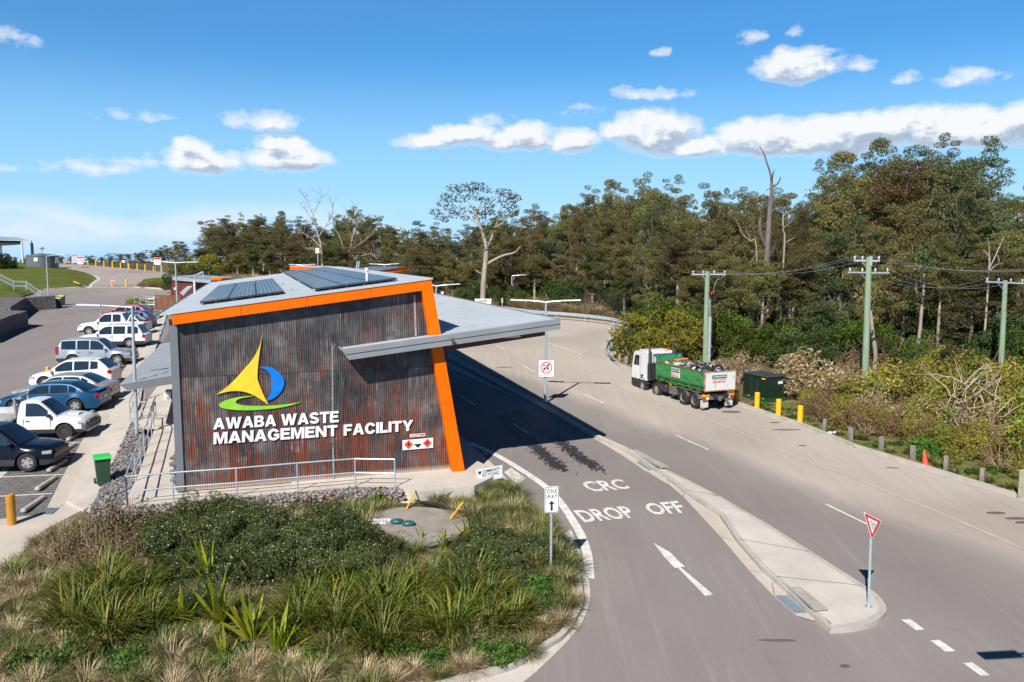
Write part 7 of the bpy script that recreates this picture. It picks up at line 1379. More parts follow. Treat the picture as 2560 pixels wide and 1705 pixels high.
# ---------------------------------------------------------------- vegetation
rg_ = np.random.default_rng(11)
def quads(name, V, mats, parent, mi=None, smooth=False, nv=4):
    n = len(V) // nv; me = bpy.data.meshes.new(name); me.vertices.add(len(V)); me.vertices.foreach_set('co', np.asarray(V, dtype=np.float32).ravel()); me.loops.add(n * nv); me.loops.foreach_set('vertex_index', np.arange(n * nv, dtype=np.int32)); me.polygons.add(n)
    me.polygons.foreach_set('loop_start', np.arange(0, n * nv, nv, dtype=np.int32))
    for m in (mats if isinstance(mats, (list, tuple)) else [mats]): me.materials.append(m)
    if mi is not None: me.polygons.foreach_set('material_index', np.asarray(mi, dtype=np.int32))
    me.update(); me.validate(); o = bpy.data.objects.new(name, me); COL.objects.link(o)
    if parent is not None: o.parent = parent
    return o
def leaves(P, size, aspect=.42, droop=0.0, jit=.35):
    """one diamond leaf per point"""
    n = len(P); a = rg_.normal(size=(n, 3)); a[:, 2] -= droop; a /= np.linalg.norm(a, axis=1)[:, None]; b = np.cross(a, rg_.normal(size=(n, 3))); b /= np.linalg.norm(b, axis=1)[:, None]
    s = (size * (1 + rg_.uniform(-jit, jit, n)))[:, None]; w_ = s * aspect; V = np.stack([P - a * s * .5, P + b * w_ * .5, P + a * s * .5, P - b * w_ * .5], 1); return V.reshape(-1, 3)
def clump(c, r, n, sq=(1, 1, .7), shell=.55):
    d = rg_.normal(size=(n, 3)); d /= np.linalg.norm(d, axis=1)[:, None]; k = rg_.uniform(shell, 1, n) ** .8; return np.array(c) + d * (k[:, None] * r) * np.array(sq)
def blades(n, L_, w_, spread, arch, base_r, lean=0, segs=3, up=.9):
    out = []; az_ = rg_.uniform(0, 2 * np.pi, n); tl = np.abs(rg_.normal(0, spread, n)); ln_ = L_ * rg_.uniform(.55, 1.08, n); br = base_r * np.sqrt(rg_.uniform(0, 1, n)); a2 = az_ + rg_.normal(0, .5, n)
    D = np.stack([np.cos(az_), np.sin(az_), np.zeros(n)], 1); S_ = np.stack([-np.sin(az_), np.cos(az_), np.zeros(n)], 1); P = np.stack([np.cos(a2) * br, np.sin(a2) * br, np.zeros(n)], 1); ang = tl.copy(); pts = [P.copy()]
    for k in range(segs): P = P + (D * np.sin(ang)[:, None] + np.array([0, 0, 1]) * np.cos(ang)[:, None]) * (ln_ / segs)[:, None]; ang = ang + arch * rg_.uniform(.4, 1.4, n); pts.append(P.copy())
    wd = w_ * rg_.uniform(.7, 1.2, n)
    for k in range(segs):
        w0 = (wd * (1 - (k / segs) ** 2 * .6))[:, None]; w1 = (wd * (1 - ((k + 1) / segs) ** 2 * .97))[:, None]; out.append(np.stack([pts[k] - S_ * w0 / 2, pts[k] + S_ * w0 / 2, pts[k + 1] + S_ * w1 / 2, pts[k + 1] - S_ * w1 / 2], 1))
    return np.stack(out, 1).reshape(-1, 3), segs
def weld_blades(name, n, segs, V, mat, parent):
    """blades as connected strips so that each blade is one island"""
    V = V.reshape(n, segs, 4, 3); vs = np.concatenate([V[:, :, :2].reshape(n, segs * 2, 3), V[:, -1, [3, 2]].reshape(n, 2, 3)], 1); k = segs * 2 + 2; F = []
    base = np.arange(n)[:, None] * k
    for s_ in range(segs): F.append(np.concatenate([base + 2 * s_, base + 2 * s_ + 1, base + 2 * s_ + 3, base + 2 * s_ + 2], 1))
    F = np.stack(F, 1).reshape(-1, 4); me = bpy.data.meshes.new(name); me.vertices.add(n * k); me.vertices.foreach_set('co', vs.astype(np.float32).ravel()); me.loops.add(F.size); me.loops.foreach_set('vertex_index', F.astype(np.int32).ravel()); me.polygons.add(len(F)); me.polygons.foreach_set('loop_start', np.arange(0, F.size, 4, dtype=np.int32)); me.materials.append(mat); me.update(); me.validate()
    o = bpy.data.objects.new(name, me); COL.objects.link(o); o.parent = parent; return o
G1 = leafmat('gum_leaf', [(.075, .096, .029), (.125, .136, .038), (.166, .170, .053), (.099, .103, .029), (.233, .164, .053), (.142, .103, .033)], trans=.1, rim=.3, objvar=.4)
G2 = leafmat('olive_gum_leaf', [(.130, .113, .042), (.168, .133, .048), (.098, .106, .037), (.221, .145, .053), (.078, .079, .032)], trans=.2)
G3 = leafmat('blue_gum_leaf', [(.078, .112, .041), (.127, .155, .057), (.173, .186, .071), (.078, .087, .033)], trans=.2, rim=.4)
G4 = leafmat('rust_gum_leaf', [(.163, .092, .030), (.225, .130, .036), (.092, .086, .036), (.133, .065, .020), (.102, .108, .041)], trans=.2, hue=.01)
W1 = leafmat('wattle_leaf', [(.045, .09, .012), (.085, .14, .015), (.15, .20, .02), (.04, .07, .012)], trans=.3, hue=.025); W2 = leafmat('yellow_wattle_leaf', [(.14, .15, .02), (.24, .21, .02), (.09, .11, .02), (.32, .25, .02)], trans=.3)
DK = leafmat('dark_bush_leaf', [(.026, .054, .014), (.048, .084, .022), (.072, .108, .030)], trans=.2); CR = leafmat('dry_cream_leaf', [(.58, .43, .26), (.42, .29, .15), (.66, .52, .34), (.30, .21, .09), (.20, .18, .05)], trans=.35, hue=.01, objvar=.15)
SC1 = leafmat('scrub_leaf', [(.208, .259, .032), (.350, .356, .042), (.142, .178, .032), (.319, .194, .052), (.446, .356, .085)], trans=.35, objvar=.2); SC2 = leafmat('brown_scrub_leaf', [(.216, .115, .061), (.135, .081, .041), (.324, .189, .108), (.135, .121, .041)], trans=.2, hue=.01)
SH = leafmat('westringia_leaf', [(.016, .03, .009), (.14, .165, .06), (.047, .076, .014), (.091, .124, .024), (.158, .174, .043), (.058, .083, .018)], trans=.2, objvar=.2, rim=.4); FL = pm('white_flower', (.75, .74, .76), rough=.8)
LO = leafmat('strap_leaf', [(.050, .085, .009), (.092, .137, .012), (.167, .213, .020), (.268, .281, .034), (.042, .068, .009), (.334, .281, .054)], trans=.3, objvar=.15, hue=.01, rim=.45); GY = leafmat('lily_leaf', [(.223, .300, .019), (.394, .425, .025), (.551, .450, .025), (.158, .225, .019)], trans=.4, objvar=.1, hue=.01, rim=.4)
TG = leafmat('green_grass', [(.10, .16, .03), (.16, .23, .045), (.26, .27, .08), (.36, .29, .13), (.07, .12, .02)], trans=.35, objvar=.2); TT = leafmat('straw_grass', [(.50, .37, .22), (.60, .47, .30), (.36, .26, .15), (.26, .26, .09), (.66, .53, .36)], trans=.3, objvar=.2, hue=.01)
HB = leafmat('herb_leaf', [(.061, .154, .030), (.109, .242, .035), (.048, .110, .025), (.169, .264, .040)], trans=.35, hue=.01)
BK = pm('gum_bark', (.40, .33, .27), (.20, .15, .12), 2.5, .9, stretch=(2, 2, .4)); BKP = pm('pale_bark', (.42, .36, .30), (.24, .19, .15), 1.5, .85, stretch=(2, 2, .5)); BKD = pm('dead_wood', (.22, .18, .16), (.10, .08, .075), 3, .9, stretch=(4, 4, .5)); TW = pm('twig', (.36, .26, .18), (.20, .13, .09), 6, .9)
def vr(s=1): return Vector((rnd.gauss(0, s), rnd.gauss(0, s), rnd.gauss(0, s)))
def grow(m, p, d, ln_, r, depth, ends, bend=.22, mat=0, kids=(2, 3), upb=.12, segs=4):
    pts = [p]; rr = [r]
    for k in range(segs): d = (d + vr(bend) * .6 + Z * upb).normalized(); p = p + d * ln_ / segs; pts.append(p); rr.append(r * (1 - .42 * (k + 1) / segs))
    m.tube(pts, rr, 6 if r > .05 else 4, mat, cap=False)
    if depth == 0: ends.append(p); return
    if depth == 1: ends.append(pts[len(pts) // 2])
    for k in range(rnd.randint(*kids)): q_ = pts[rnd.randint(max(1, segs - 2), segs)]; nd = (d + vr(.55)).normalized(); grow(m, q_, nd, ln_ * rnd.uniform(.6, .85), rr[-1] * .8, depth - 1, ends, bend, mat, kids, upb, segs)
def gum(seed, leaf, bark=None, H=16., crown=(.42, 1.0), rad=4.2, nl=330, lsz=.23, clr=.98, limbs=10):
    global rnd
    st = rnd; rnd = random.Random(seed); root = bpy.data.objects.new('gum_tree', None); COL.objects.link(root); m = MB(); ends = []
    lean = Vector((rnd.uniform(-.06, .06), rnd.uniform(-.06, .06), 0)); pts = []; rr = []
    for k in range(9): f_ = k / 8; pts.append(Vector((lean.x * f_ * H + math.sin(f_ * 5 + seed) * .25, lean.y * f_ * H + math.cos(f_ * 4 + seed) * .2, f_ * H * .86))); rr.append(.30 * (1 - f_) ** .8 + .04)
    pts[0].z = -.4; m.tube(pts, rr, 8, 0, cap=False)
    for i in range(limbs):
        f_ = crown[0] * .85 + (.84 - crown[0] * .85) * (i / (limbs - 1)); k = min(7, int(f_ / .86 * 8)); p = pts[k].lerp(pts[k + 1], f_ / .86 * 8 - k) if k < 8 else pts[8]; a = i * 2.4 + rnd.uniform(-.5, .5); el_ = .35 + .6 * f_
        d = Vector((math.cos(a) * math.cos(el_), math.sin(a) * math.cos(el_), math.sin(el_))); grow(m, p, d, rad * (.95 - .35 * abs(f_ - .6)) * rnd.uniform(.6, .95), .13 * (1.2 - f_), 1, ends)
    ends += [pts[8] + Z * .06 * H, pts[8] + vr(.6), pts[7] + vr(.8)]
    m.build('trunk', bark or BK, root, org=(0, 0, 0), smooth=True); P = []
    for e in ends:
        for k in range(3):
            c = e + vr(.75) + Z * .2; r = clr * rnd.uniform(.5, 1.15); P.append(clump(c, r, int(nl * r * r), (rnd.uniform(.9, 1.4), rnd.uniform(.9, 1.4), rnd.uniform(.45, .8)), .5))
    P = np.concatenate(P); quads('crown', leaves(P, np.full(len(P), lsz), .40, .5), leaf, root); rnd = st; return root
def hide(o): pass
TPL = {}
def tpl(k, o): TPL[k] = [o, False]
def put(k, loc, rz=0, s=1, name=None, label=None, cat=None, group=None):
    src, used = TPL[k]
    if not used: o = src; TPL[k][1] = True; o.location = loc; o.rotation_euler = (0, 0, rz); o.scale = (s, s, s) if not isinstance(s, tuple) else s
    else: o = dup(src, loc, rz, s if not isinstance(s, tuple) else s)
    if name and not used: o.name = name
    for q_ in ('label', 'category', 'group', 'kind'):
        if q_ in o: del o[q_]
    return tag(o, label, cat, group)
for i in range(4): tpl('g%d' % i, gum(20 + i, G1, rad=4.4, crown=(.30 + .06 * (i % 2), 1)))
for i in range(3): tpl('o%d' % i, gum(40 + i, G2, rad=4.0, crown=(.24, 1)))
for i in range(2): tpl('b%d' % i, gum(60 + i, G3, rad=4.6, crown=(.22, 1), limbs=11))
tpl('r0', gum(80, G4, rad=4.0, crown=(.38, 1), limbs=8)); tpl('u0', gum(90, G2, BKP, rad=2.8, crown=(.55, 1), clr=.9)); tpl('u1', gum(91, G1, BKP, rad=2.6, crown=(.6, 1), clr=.9))
def bushy(name, leaf, H, r, n, lsz, seed, twig=TW, nclump=26, twigs=14, aspect=.45, flowers=0, sq=(1, 1, .8), bare=.0, shell=.6):
    global rnd
    st = rnd; rnd = random.Random(seed); root = bpy.data.objects.new(name, None); COL.objects.link(root); m = MB(); P = []
    for i in range(nclump):
        a = rnd.uniform(0, 6.28); u_ = math.sqrt(rnd.random()); hh = rnd.uniform(.25, 1) ** .8 * math.sqrt(max(0, 1 - (u_ * .95) ** 2.4)); c = Vector((math.cos(a) * u_ * r * .82, math.sin(a) * u_ * r * .82, max(.12, H * hh * .88)))
        if rnd.random() > bare: P.append(clump(c, r * rnd.uniform(.20, .36) * (26 / nclump) ** .38, int(n / nclump), sq, shell))
        if i < twigs: b_ = Vector((c.x * .15, c.y * .15, 0)); m.tube([b_, b_.lerp(c, .5) + vr(.08 * r), c + (c - b_) * rnd.uniform(.0, .25)], [.022 * H + .006, .015 * H, .004], 4, 0, cap=False)
    if twigs: m.build('stems', twig, root, org=(0, 0, 0))
    P = np.concatenate(P); P[:, 2] = np.abs(P[:, 2]) + .02; V = leaves(P, np.full(len(P), lsz), aspect, .0); quads('foliage', V, leaf, root)
    if flowers: idx = rg_.choice(len(P), flowers); c0 = P[idx]; out = (c0 - np.array([0, 0, H * .3])); out /= np.linalg.norm(out, axis=1)[:, None]; quads('flowers', leaves(c0 + out * lsz * .8, np.full(flowers, lsz * .48), .9), FL, root)
    rnd = st; return root
tpl('w0', bushy('wattle_bush', W1, 3.0, 1.9, 7000, .13, 1)); tpl('w1', bushy('wattle_bush', W1, 3.4, 1.8, 7000, .13, 2)); tpl('w2', bushy('wattle_bush', W2, 2.8, 1.8, 6500, .12, 3)); tpl('k0', bushy('dark_bush', DK, 3.0, 1.9, 6500, .16, 4)); tpl('k1', bushy('dark_bush', DK, 3.4, 1.7, 6500, .16, 5))
tpl('c0', bushy('dry_bush', CR, 2.2, 1.8, 3600, .16, 6, nclump=34, twigs=30, aspect=.32, bare=.1)); tpl('c1', bushy('dry_bush', CR, 2.2, 1.6, 1700, .15, 7, nclump=30, twigs=30, aspect=.32, bare=.25))
tpl('s0', bushy('scrub_bush', SC1, 1.7, 1.2, 2600, .11, 8, nclump=26, twigs=22)); tpl('s1', bushy('scrub_bush', SC1, 1.9, 1.2, 1900, .15, 9, nclump=24, twigs=24, bare=.15)); tpl('s2', bushy('scrub_bush', SC2, 1.5, 1.2, 2600, .09, 10, twigs=26, bare=.1)); tpl('s3', bushy('scrub_bush', SC2, 1.6, 1.2, 1300, .10, 12, twigs=40, nclump=40, bare=.5))
for i in range(3): tpl('h%d' % i, bushy('flowering_shrub', SH, 1.05, .80, 13500, .050, 30 + i, nclump=40, twigs=10, flowers=230, aspect=.36, shell=.72))
tpl('d0', bushy('brown_shrub', SC2, 1.15, 1.0, 2600, .055, 35, twigs=44, nclump=50, bare=.45)); tpl('d1', bushy('brown_shrub', DK, 1.1, .9, 2000, .05, 36, twigs=40, nclump=44, bare=.5))
for i in range(2): tpl('e%d' % i, bushy('leafy_herb', HB, .42, .45, 1500, .095, 50 + i, nclump=22, twigs=0, aspect=.34, shell=.3))
def grassy(name, n, L_, w_, sp, ar, br, mat, segs=3, mat2=None):
    root = bpy.data.objects.new(name, None); COL.objects.link(root); V, s_ = blades(n, L_, w_, sp, ar, br, segs=segs); weld_blades('blades', n, s_, V, mat, root)
    if mat2: V, s_ = blades(n // 2, L_ * .9, w_, sp * 1.2, ar, br, segs=segs); weld_blades('dry_blades', n // 2, s_, V, mat2, root)
    return root
for i in range(3): tpl('l%d' % i, grassy('strap_leaf_clump', 400, 1.1, .031, .80, .52, .26, LO))
for i in range(2): tpl('y%d' % i, grassy('spear_lily', 22, 1.3, .13, .50, .14, .06, GY))
for i in range(3): tpl('t%d' % i, grassy('grass_tuft', 420, .55, .012, .76, .46, .13, TG, mat2=TT if i < 2 else None))
for i in range(2): tpl('q%d' % i, grassy('straw_tuft', 460, .50, .013, .85, .45, .13, TT, mat2=TG if i else None))

# forest
SKY_ = [(330, 690), (380, 640), (440, 600), (475, 570), (545, 548), (610, 545), (700, 532), (760, 545), (830, 550), (900, 528), (950, 540), (1010, 562), (1080, 575), (1180, 560), (1300, 530), (1400, 512), (1457, 492), (1515, 462), (1577, 455), (1620, 445), (1700, 462), (1780, 490), (1850, 470), (1914, 478), (1990, 478), (2045, 440), (2075, 405), (2175, 372), (2262, 362), (2390, 370), (2465, 430), (2500, 478), (2560, 465), (2750, 450)]
FRN = [(330, 150), (480, 128), (700, 112), (1000, 92), (1200, 90), (1450, 84), (1560, 74), (1700, 60), (1850, 56), (2000, 55), (2300, 52), (2560, 50), (2750, 48)]
def at(px, Y, dz=0): d = ray(px, 700); p = cam.location + d * (Y / d.y); return Vector((p.x, p.y, T(p.x, p.y) + dz))
def top_h(px, py, Y): d = ray(px, py); return (cam.location + d * (Y / d.y)).z - T(0, Y)
def zone(px):
    for a, s_ in ((560, 'above the brown shed'), (760, 'behind the left solar array'), (960, 'behind the right solar array'), (1120, 'behind the orange column top'), (1330, 'around the tall pale gum'), (1560, 'above the guard rail bend'), (1760, 'behind the truck'), (1960, 'behind the dead trunk'), (2230, 'behind the two-arm power pole'), (2420, 'between the two right power poles')):
        if px < a: return s_
    return 'at the right edge of the wood'
KN = {'g': 'olive green gum', 'o': 'brownish gum', 'b': 'blue-green gum', 'r': 'rust-tinged gum', 'u': 'slender pale-trunked gum'}; LCNT = {}
def uniq(lb):
    LCNT[lb] = 1; return lb
for row, (dY, f0, f1, sp_) in enumerate([(1.5, .42, .74, 4.4), (7, .60, .90, 4.6), (14, .82, 1.0, 5.0), (23, .93, 1.03, 5.2), (36, .86, 1.0, 5.0)]):
    px = 505 + row * 11
    while px < 2720:
        F = lerp1(FRN, px); Y = F + dY + rnd.uniform(-1.5, 1.5) * (1 + row * .4); base = 700; sk = lerp1(SKY_, px) + rnd.uniform(-14, 22); gy = proj(at(px, Y))[1]; tpy = gy + (sk - gy) * (rnd.uniform(f0, f1) if row < 4 else rnd.uniform(.9, 1)); h = max(4, top_h(px, tpy, Y)); s_ = h / 18.6
        if row == 0: k = rnd.choice(['u0', 'u1', 'g0', 'o0', 'o1', 'u1'])
        elif px > 2240: k = rnd.choice(['b0', 'b1', 'g1', 'b0', 'g2'])
        else: k = rnd.choice(['g0', 'g1', 'g2', 'g3', 'o0', 'o1', 'o2', 'g2', 'b1', 'u0'])
        w_ = max(s_, .58) * rnd.uniform(.68, .98)
        put(k, at(px, Y, -.1), rnd.uniform(0, 6.28), (w_, w_, s_), label=uniq('%s %s, %s of the wood' % (KN[k[0]], zone(px), ['front edge', 'second rank', 'middle', 'back', 'far back'][row])), cat='tree', group='gum trees of the wood beyond the road'); px += sp_ * .60 * FPX / Y * rnd.uniform(.8, 1.2)
for px, Y, tpy, k, lb in ((2230, 62, 372, 'r0', 'tall rust-coloured gum above the two-arm power pole'), (2330, 66, 358, 'b0', 'tallest blue-green gum on the skyline at right'), (2400, 64, 385, 'b1', 'broad blue-green gum right of the tallest one'), (2130, 64, 395, 'g1', 'high gum left of the rust-coloured one'), (1790, 58, 640, 'o1', 'rounded brown gum over the truck pole'), (2110, 54, 560, 'b1', 'pale green rounded gum left of the two-arm pole')):
    h = top_h(px, tpy, Y); s_ = h / 18.6; put(k, at(px, Y), rnd.uniform(0, 6), (s_ * 1.05, s_ * 1.05, s_), label=lb, cat='tree', group='gum trees of the wood beyond the road')
P = []; 
for i in range(420):
    px = rnd.uniform(520, 2800); Y = lerp1(FRN, px) + rnd.uniform(26, 50); b_ = at(px, Y); hmax = top_h(px, lerp1(SKY_, px) + 25, Y); P.append(clump(b_ + Z * rnd.uniform(.05, .9) * hmax, rnd.uniform(1.6, 2.6), 150, (1.2, 1.2, .8)))
P = np.concatenate(P); o = quads('distant_wood', leaves(P, np.full(len(P), .42), .45, .3), G1, None); tag(o, 'dense foliage filling the depth of the wood between the trunks', 'wood', kind='stuff')
# far crest trees on the left
for i in range(26):
    px = -40 + i * 20 + rnd.uniform(-6, 6); Y = rnd.uniform(185, 235); tpy = lerp1([(0, 640), (120, 640), (200, 641), (300, 634), (330, 628), (400, 622), (440, 606), (500, 598)], px) + rnd.uniform(-3, 5); h = max(1.5, top_h(px, tpy, Y)); s_ = h / 18.6; k = rnd.choice(['g0', 'g1', 'o0', 'g2'])
    put(k, at(px, Y), rnd.uniform(0, 6), (s_ * 1.6, s_ * 1.6, s_), label=uniq('small distant gum on the skyline %s' % ('left of the tank' if px < 70 else 'behind the entry boards' if px < 220 else 'behind the black palisade' if px < 360 else 'left of the wood')), cat='tree', group='distant trees along the crest')
# understorey and named bushes
def bush(k, rgn, x, yb, yt, lb, cat='bush', grp='bushes at the foot of the wood', Y=None, wide=1.0):
    hb = {'w0': 3.1, 'w1': 3.5, 'w2': 2.9, 'k0': 3.1, 'k1': 3.5, 'c0': 2.4, 'c1': 2.4, 's0': 1.8, 's1': 2.0, 's2': 1.6, 's3': 1.7, 'h0': 1.1, 'h1': 1.1, 'h2': 1.1, 'd0': 1.2, 'd1': 1.2, 'e0': .45, 'e1': .45}[k]
    p = G(rgn, x, yb) if Y is None else at(Q(rgn, x, yb)[0], Y); h = Yd(rgn, x, yt, p.y).z - p.z; s_ = h / hb; return put(k, p, rnd.uniform(0, 6.28), (s_ * wide, s_ * wide, s_), label=lb, cat=cat, group=grp)
for x, yt, k, Y, wd, lb in ((100, 1000, 'w2', 55, 1.0, 'yellowish wattle left of the truck cab'), (190, 890, 'w0', 57, 1.1, 'tall green wattle above the truck cab'), (330, 980, 'w2', 54, 1.1, 'yellow-flecked wattle over the truck tarp'), (430, 950, 'w1', 58, 1.0, 'green wattle behind the truck pole'), (560, 960, 'w0', 56, 1.1, 'dark green wattle right of the truck pole'), (680, 985, 'w1', 55, 1.0, 'dense wattle over the waste load'), (800, 1060, 'w0', 53, .9, 'small wattle behind the small dry bush'), (930, 1035, 'w1', 52, 1.1, 'bright green rounded wattle behind the cabinet'), (1050, 1100, 'w0', 53, .9, 'low bright green wattle beside the big dry bush'), (40, 1120, 'k0', 54, .8, 'dark low bush beside the chevron board')):
    bush(k, 'S1', x, 1300, yt, lb, Y=Y, wide=wd)
bush('c0', 'S1', 1120, 1535, 1215, 'large dry bush covered in cream leaves behind the green cabinet', wide=1.25); bush('c1', 'S1', 700, 1430, 1215, 'small dry cream bush between truck and cabinet', wide=1.2, Y=46); bush('c1', 'S1', 1290, 1540, 1290, 'right-hand dry cream bush beside the two-arm power pole', wide=1.0); bush('c1', 'S3', 330, 330, 60, 'dry cream bush to the left of the big one', wide=1.0, Y=44)
cnt = 0
for dY, n_ in ((-5, 40), (-1.5, 46), (4, 34), (10, 20)):
    for i in range(n_):
        px = 900 + (2700 - 900) * (i + rnd.uniform(.1, .9)) / n_; Y = lerp1(FRN, px) + dY + rnd.uniform(-1, 1); k = rnd.choice(['k0', 'k1', 'k0', 'w0', 's2', 's3'] if dY > -4 else ['s2', 's3', 's0', 's1', 'c1', 'k0']); s_ = rnd.uniform(.6, 1.25) * (.75 if dY < -4 else 1) * (1 if k[0] != 's' else 1.4)
        if px < 1960 and px > (1560 if dY > -4 else 0) and dY < 0: continue
        put(k, at(px, Y), rnd.uniform(0, 6), s_ , label=uniq('%s undergrowth bush %s' % ({'k': 'dark green', 'w': 'mid green', 's': 'brown twiggy', 'c': 'dry cream'}[k[0]], zone(px))), cat='bush', group='undergrowth bushes of the wood')
# verge scrub behind the timber posts
kd = (G('S3', 1720, 1195) - G('S3', 380, 740)); kl = kd.length; kd.normalize(); kn = Vector((-kd.y, kd.x, 0)); k0 = G('S3', 380, 740)
kn = kn if kn.x > 0 else -kn
for i in range(200):
    s_ = rnd.uniform(-2, kl + 9); d_ = rnd.choice([rnd.uniform(2.0, 3.4), rnd.uniform(3, 5.5), rnd.uniform(5, 9), rnd.uniform(6, 14)]); p = k0 + kd * s_ + kn * d_
    if s_ < 0 and d_ < 4: continue
    k = rnd.choice(['s2', 's3', 's0', 's0']) if d_ < 3.4 else rnd.choice(['s0', 's1', 's1', 's0', 's0', 'c1', 's3', 's1', 'e0']); sz = rnd.uniform(.6, .85) if d_ < 3.4 else rnd.uniform(.85, 1.3); sz *= {'k': .45, 'c': .75, 'e': 2.2}.get(k[0], 1); pos_ = 'near the far right edge' if s_ > kl else 'by the orange cone' if s_ > kl * .6 else 'behind the middle timber posts' if s_ > kl * .3 else 'right of the yellow bollards'
    put(k, onT(p), rnd.uniform(0, 6), sz, label=uniq('%s %s, %s' % ({'s0': 'yellow-green scrub', 's1': 'loose leafy scrub', 's2': 'low brown scrub', 's3': 'bare twiggy scrub', 'c1': 'dry cream scrub', 'k0': 'dark green scrub', 'e0': 'castor-like leafy weed'}[k], pos_, 'near the kerb' if d_ < 3.4 else 'behind the first row' if d_ < 6 else 'at the back')), cat='bush', group='scrub along the verge')
for i, (x, y) in enumerate(((480, 640), (560, 690), (650, 715), (740, 745), (830, 775), (950, 815), (600, 600), (720, 640), (860, 690), (1000, 730), (1100, 820), (430, 570), (520, 560), (660, 560), (800, 600))):
    put(['s2', 's3', 's2', 's0'][i % 4], G('S3', x, y), i, rnd.uniform(.62, .85), label=uniq('%s scrub between the last yellow bollard and the middle timber posts' % ['low brown', 'bare twiggy', 'dense brown', 'yellow-green'][i % 4]), cat='bush', group='scrub along the verge')
bush('e0', 'S3', 1460, 1000, 830, 'lush green weed behind the orange cone', grp='scrub along the verge', wide=1.0)
ng = [onT(k0 + kd * s_ + kn * .2) for s_ in (-5, 0, 5, kl, kl + 12)] + [onT(k0 + kd * s_ + kn * 3.4) for s_ in (kl + 12, kl, 5, 0, -5)]; struct('grass_verge', sheet(ng, .03, .1), M_verge)
vg = [G('R5', 2120, 1128), G('R5', 2055, 1072), G('R5', 2045, 1020), G('R5', 2080, 958), G('R5', 2150, 903), G('R5', 2265, 862), G('R5', 2500, 830), G('R6', 400, 420), G('R6', 215, 530), G('R6', 0, 425), G('R5', 2265, 1210)]; struct('grass_verge', sheet(offs(vg, -.12) if False else vg, .03, .1), M_verge)
for i in range(120):
    if i < 94: p = k0 + kd * rnd.uniform(-4, kl + 8) + kn * rnd.uniform(.35, 2.3); lb = 'short grass tuft on the verge strip by the timber posts'
    else: x, y = rnd.uniform(2060, 2260), rnd.uniform(880, 1180); p = G('R5', x, y); lb = 'grass tuft inside the guard rail bend'; 
    if i >= 94 and not inside(p.x, p.y, vg): continue
    put(rnd.choice(['t0', 't1', 't2', 'e0']), onT(p), rnd.uniform(0, 6), rnd.uniform(.4, .8), label=uniq(lb) if False else lb, cat='grass tuft', group='short grass tufts on the verge' if i < 94 else 'grass tufts inside the rail bend')
for i in range(60):
    x = rnd.uniform(1080, 2150); y = lerp1([(1000, 560), (1400, 600), (1850, 655), (2150, 715)], x) - rnd.uniform(0, 34); p = G('R5', x, y); put(rnd.choice(['q0', 'q1']), p, rnd.uniform(0, 6), rnd.uniform(1.6, 3.0), label='long dry straw grass behind the long guard rail', cat='grass tuft', group='straw grass behind the guard rail')
# midground shrubs on the left
for k, x, yb, yt, wd, lb in (('k1', 430, 600, 395, 1.1, 'round dark green bush beside the car park lamp'), ('k0', 700, 590, 430, 1.0, 'dark green bush left of the shed roof frame'), ('k1', 940, 590, 310, 1.0, 'tall dark green bush behind the shed roof'), ('w2', 640, 440, 210, 1.3, 'pale olive wattle behind the dark bushes'), ('w2', 980, 430, 160, 1.5, 'large olive wattle under the wood edge'), ('s2', 1310, 460, 320, 1.6, 'rust brown bush left of the far guard rail'), ('w1', 1230, 400, 210, 1.3, 'grey-green bush above the rust brown one'), ('w1', 1600, 480, 290, 1.3, 'green bush right of the far guard rail'), ('w2', 1900, 500, 350, 1.4, 'bright yellow-green bush above the solar panels'), ('w0', 1450, 480, 380, 1.0, 'low green bush behind the far guard rail'), ('w2', 760, 430, 270, 1.2, 'yellow olive bush left of the large wattle'), ('s1', 1100, 500, 400, 1.5, 'tan weedy bush on the straw slope')):
    Yb = 100 if k[0] == 'k' else 122; bush(k, 'S7', x, yb, yt, lb, grp='bushes between the junction and the wood', Y=Yb, wide=wd)
for i, x in enumerate((30, 110, 190, 270, 340, 400)): bush('s0' if i % 2 else 's2', 'S7', x - 10, 722, 585 + rnd.uniform(-8, 20), ['leftmost', 'second', 'third', 'fourth', 'fifth', 'rightmost'][i] + ' olive hedge plant left of the brown shed', grp='olive hedge by the junction', wide=1.3)
for x, yb, yt, lb in ((1210, 750, 668, 'left round bush by the car park stairs'), (1275, 745, 656, 'right round bush by the car park stairs')): bush('s0', 'R1', x, yb, yt, lb, grp='bushes by the stairs', wide=1.1)
for x, yt, lb in ((20, 480, 'dark scrubby bush under the shelter'), (90, 490, 'bare dark bush right of the shelter post'), (140, 560, 'low dark bush at the top of the bank')): bush('k0', 'S6', x, 740, yt, lb, grp='bushes on the bank', Y=138)
for i in range(36):
    x = rnd.uniform(1000, 2100); p = at(Q('S7', x, 0)[0], rnd.uniform(108, 120)); put(rnd.choice(['q0', 'q1']), p, 0, rnd.uniform(2.5, 4), label='tall straw grass on the slope below the wood', cat='grass tuft', group='straw grass on the left slope')
bush('w2', 'S6', 1730, 730, 682, 'small yellow bush on the far crest', Y=160, grp='bushes on the bank')
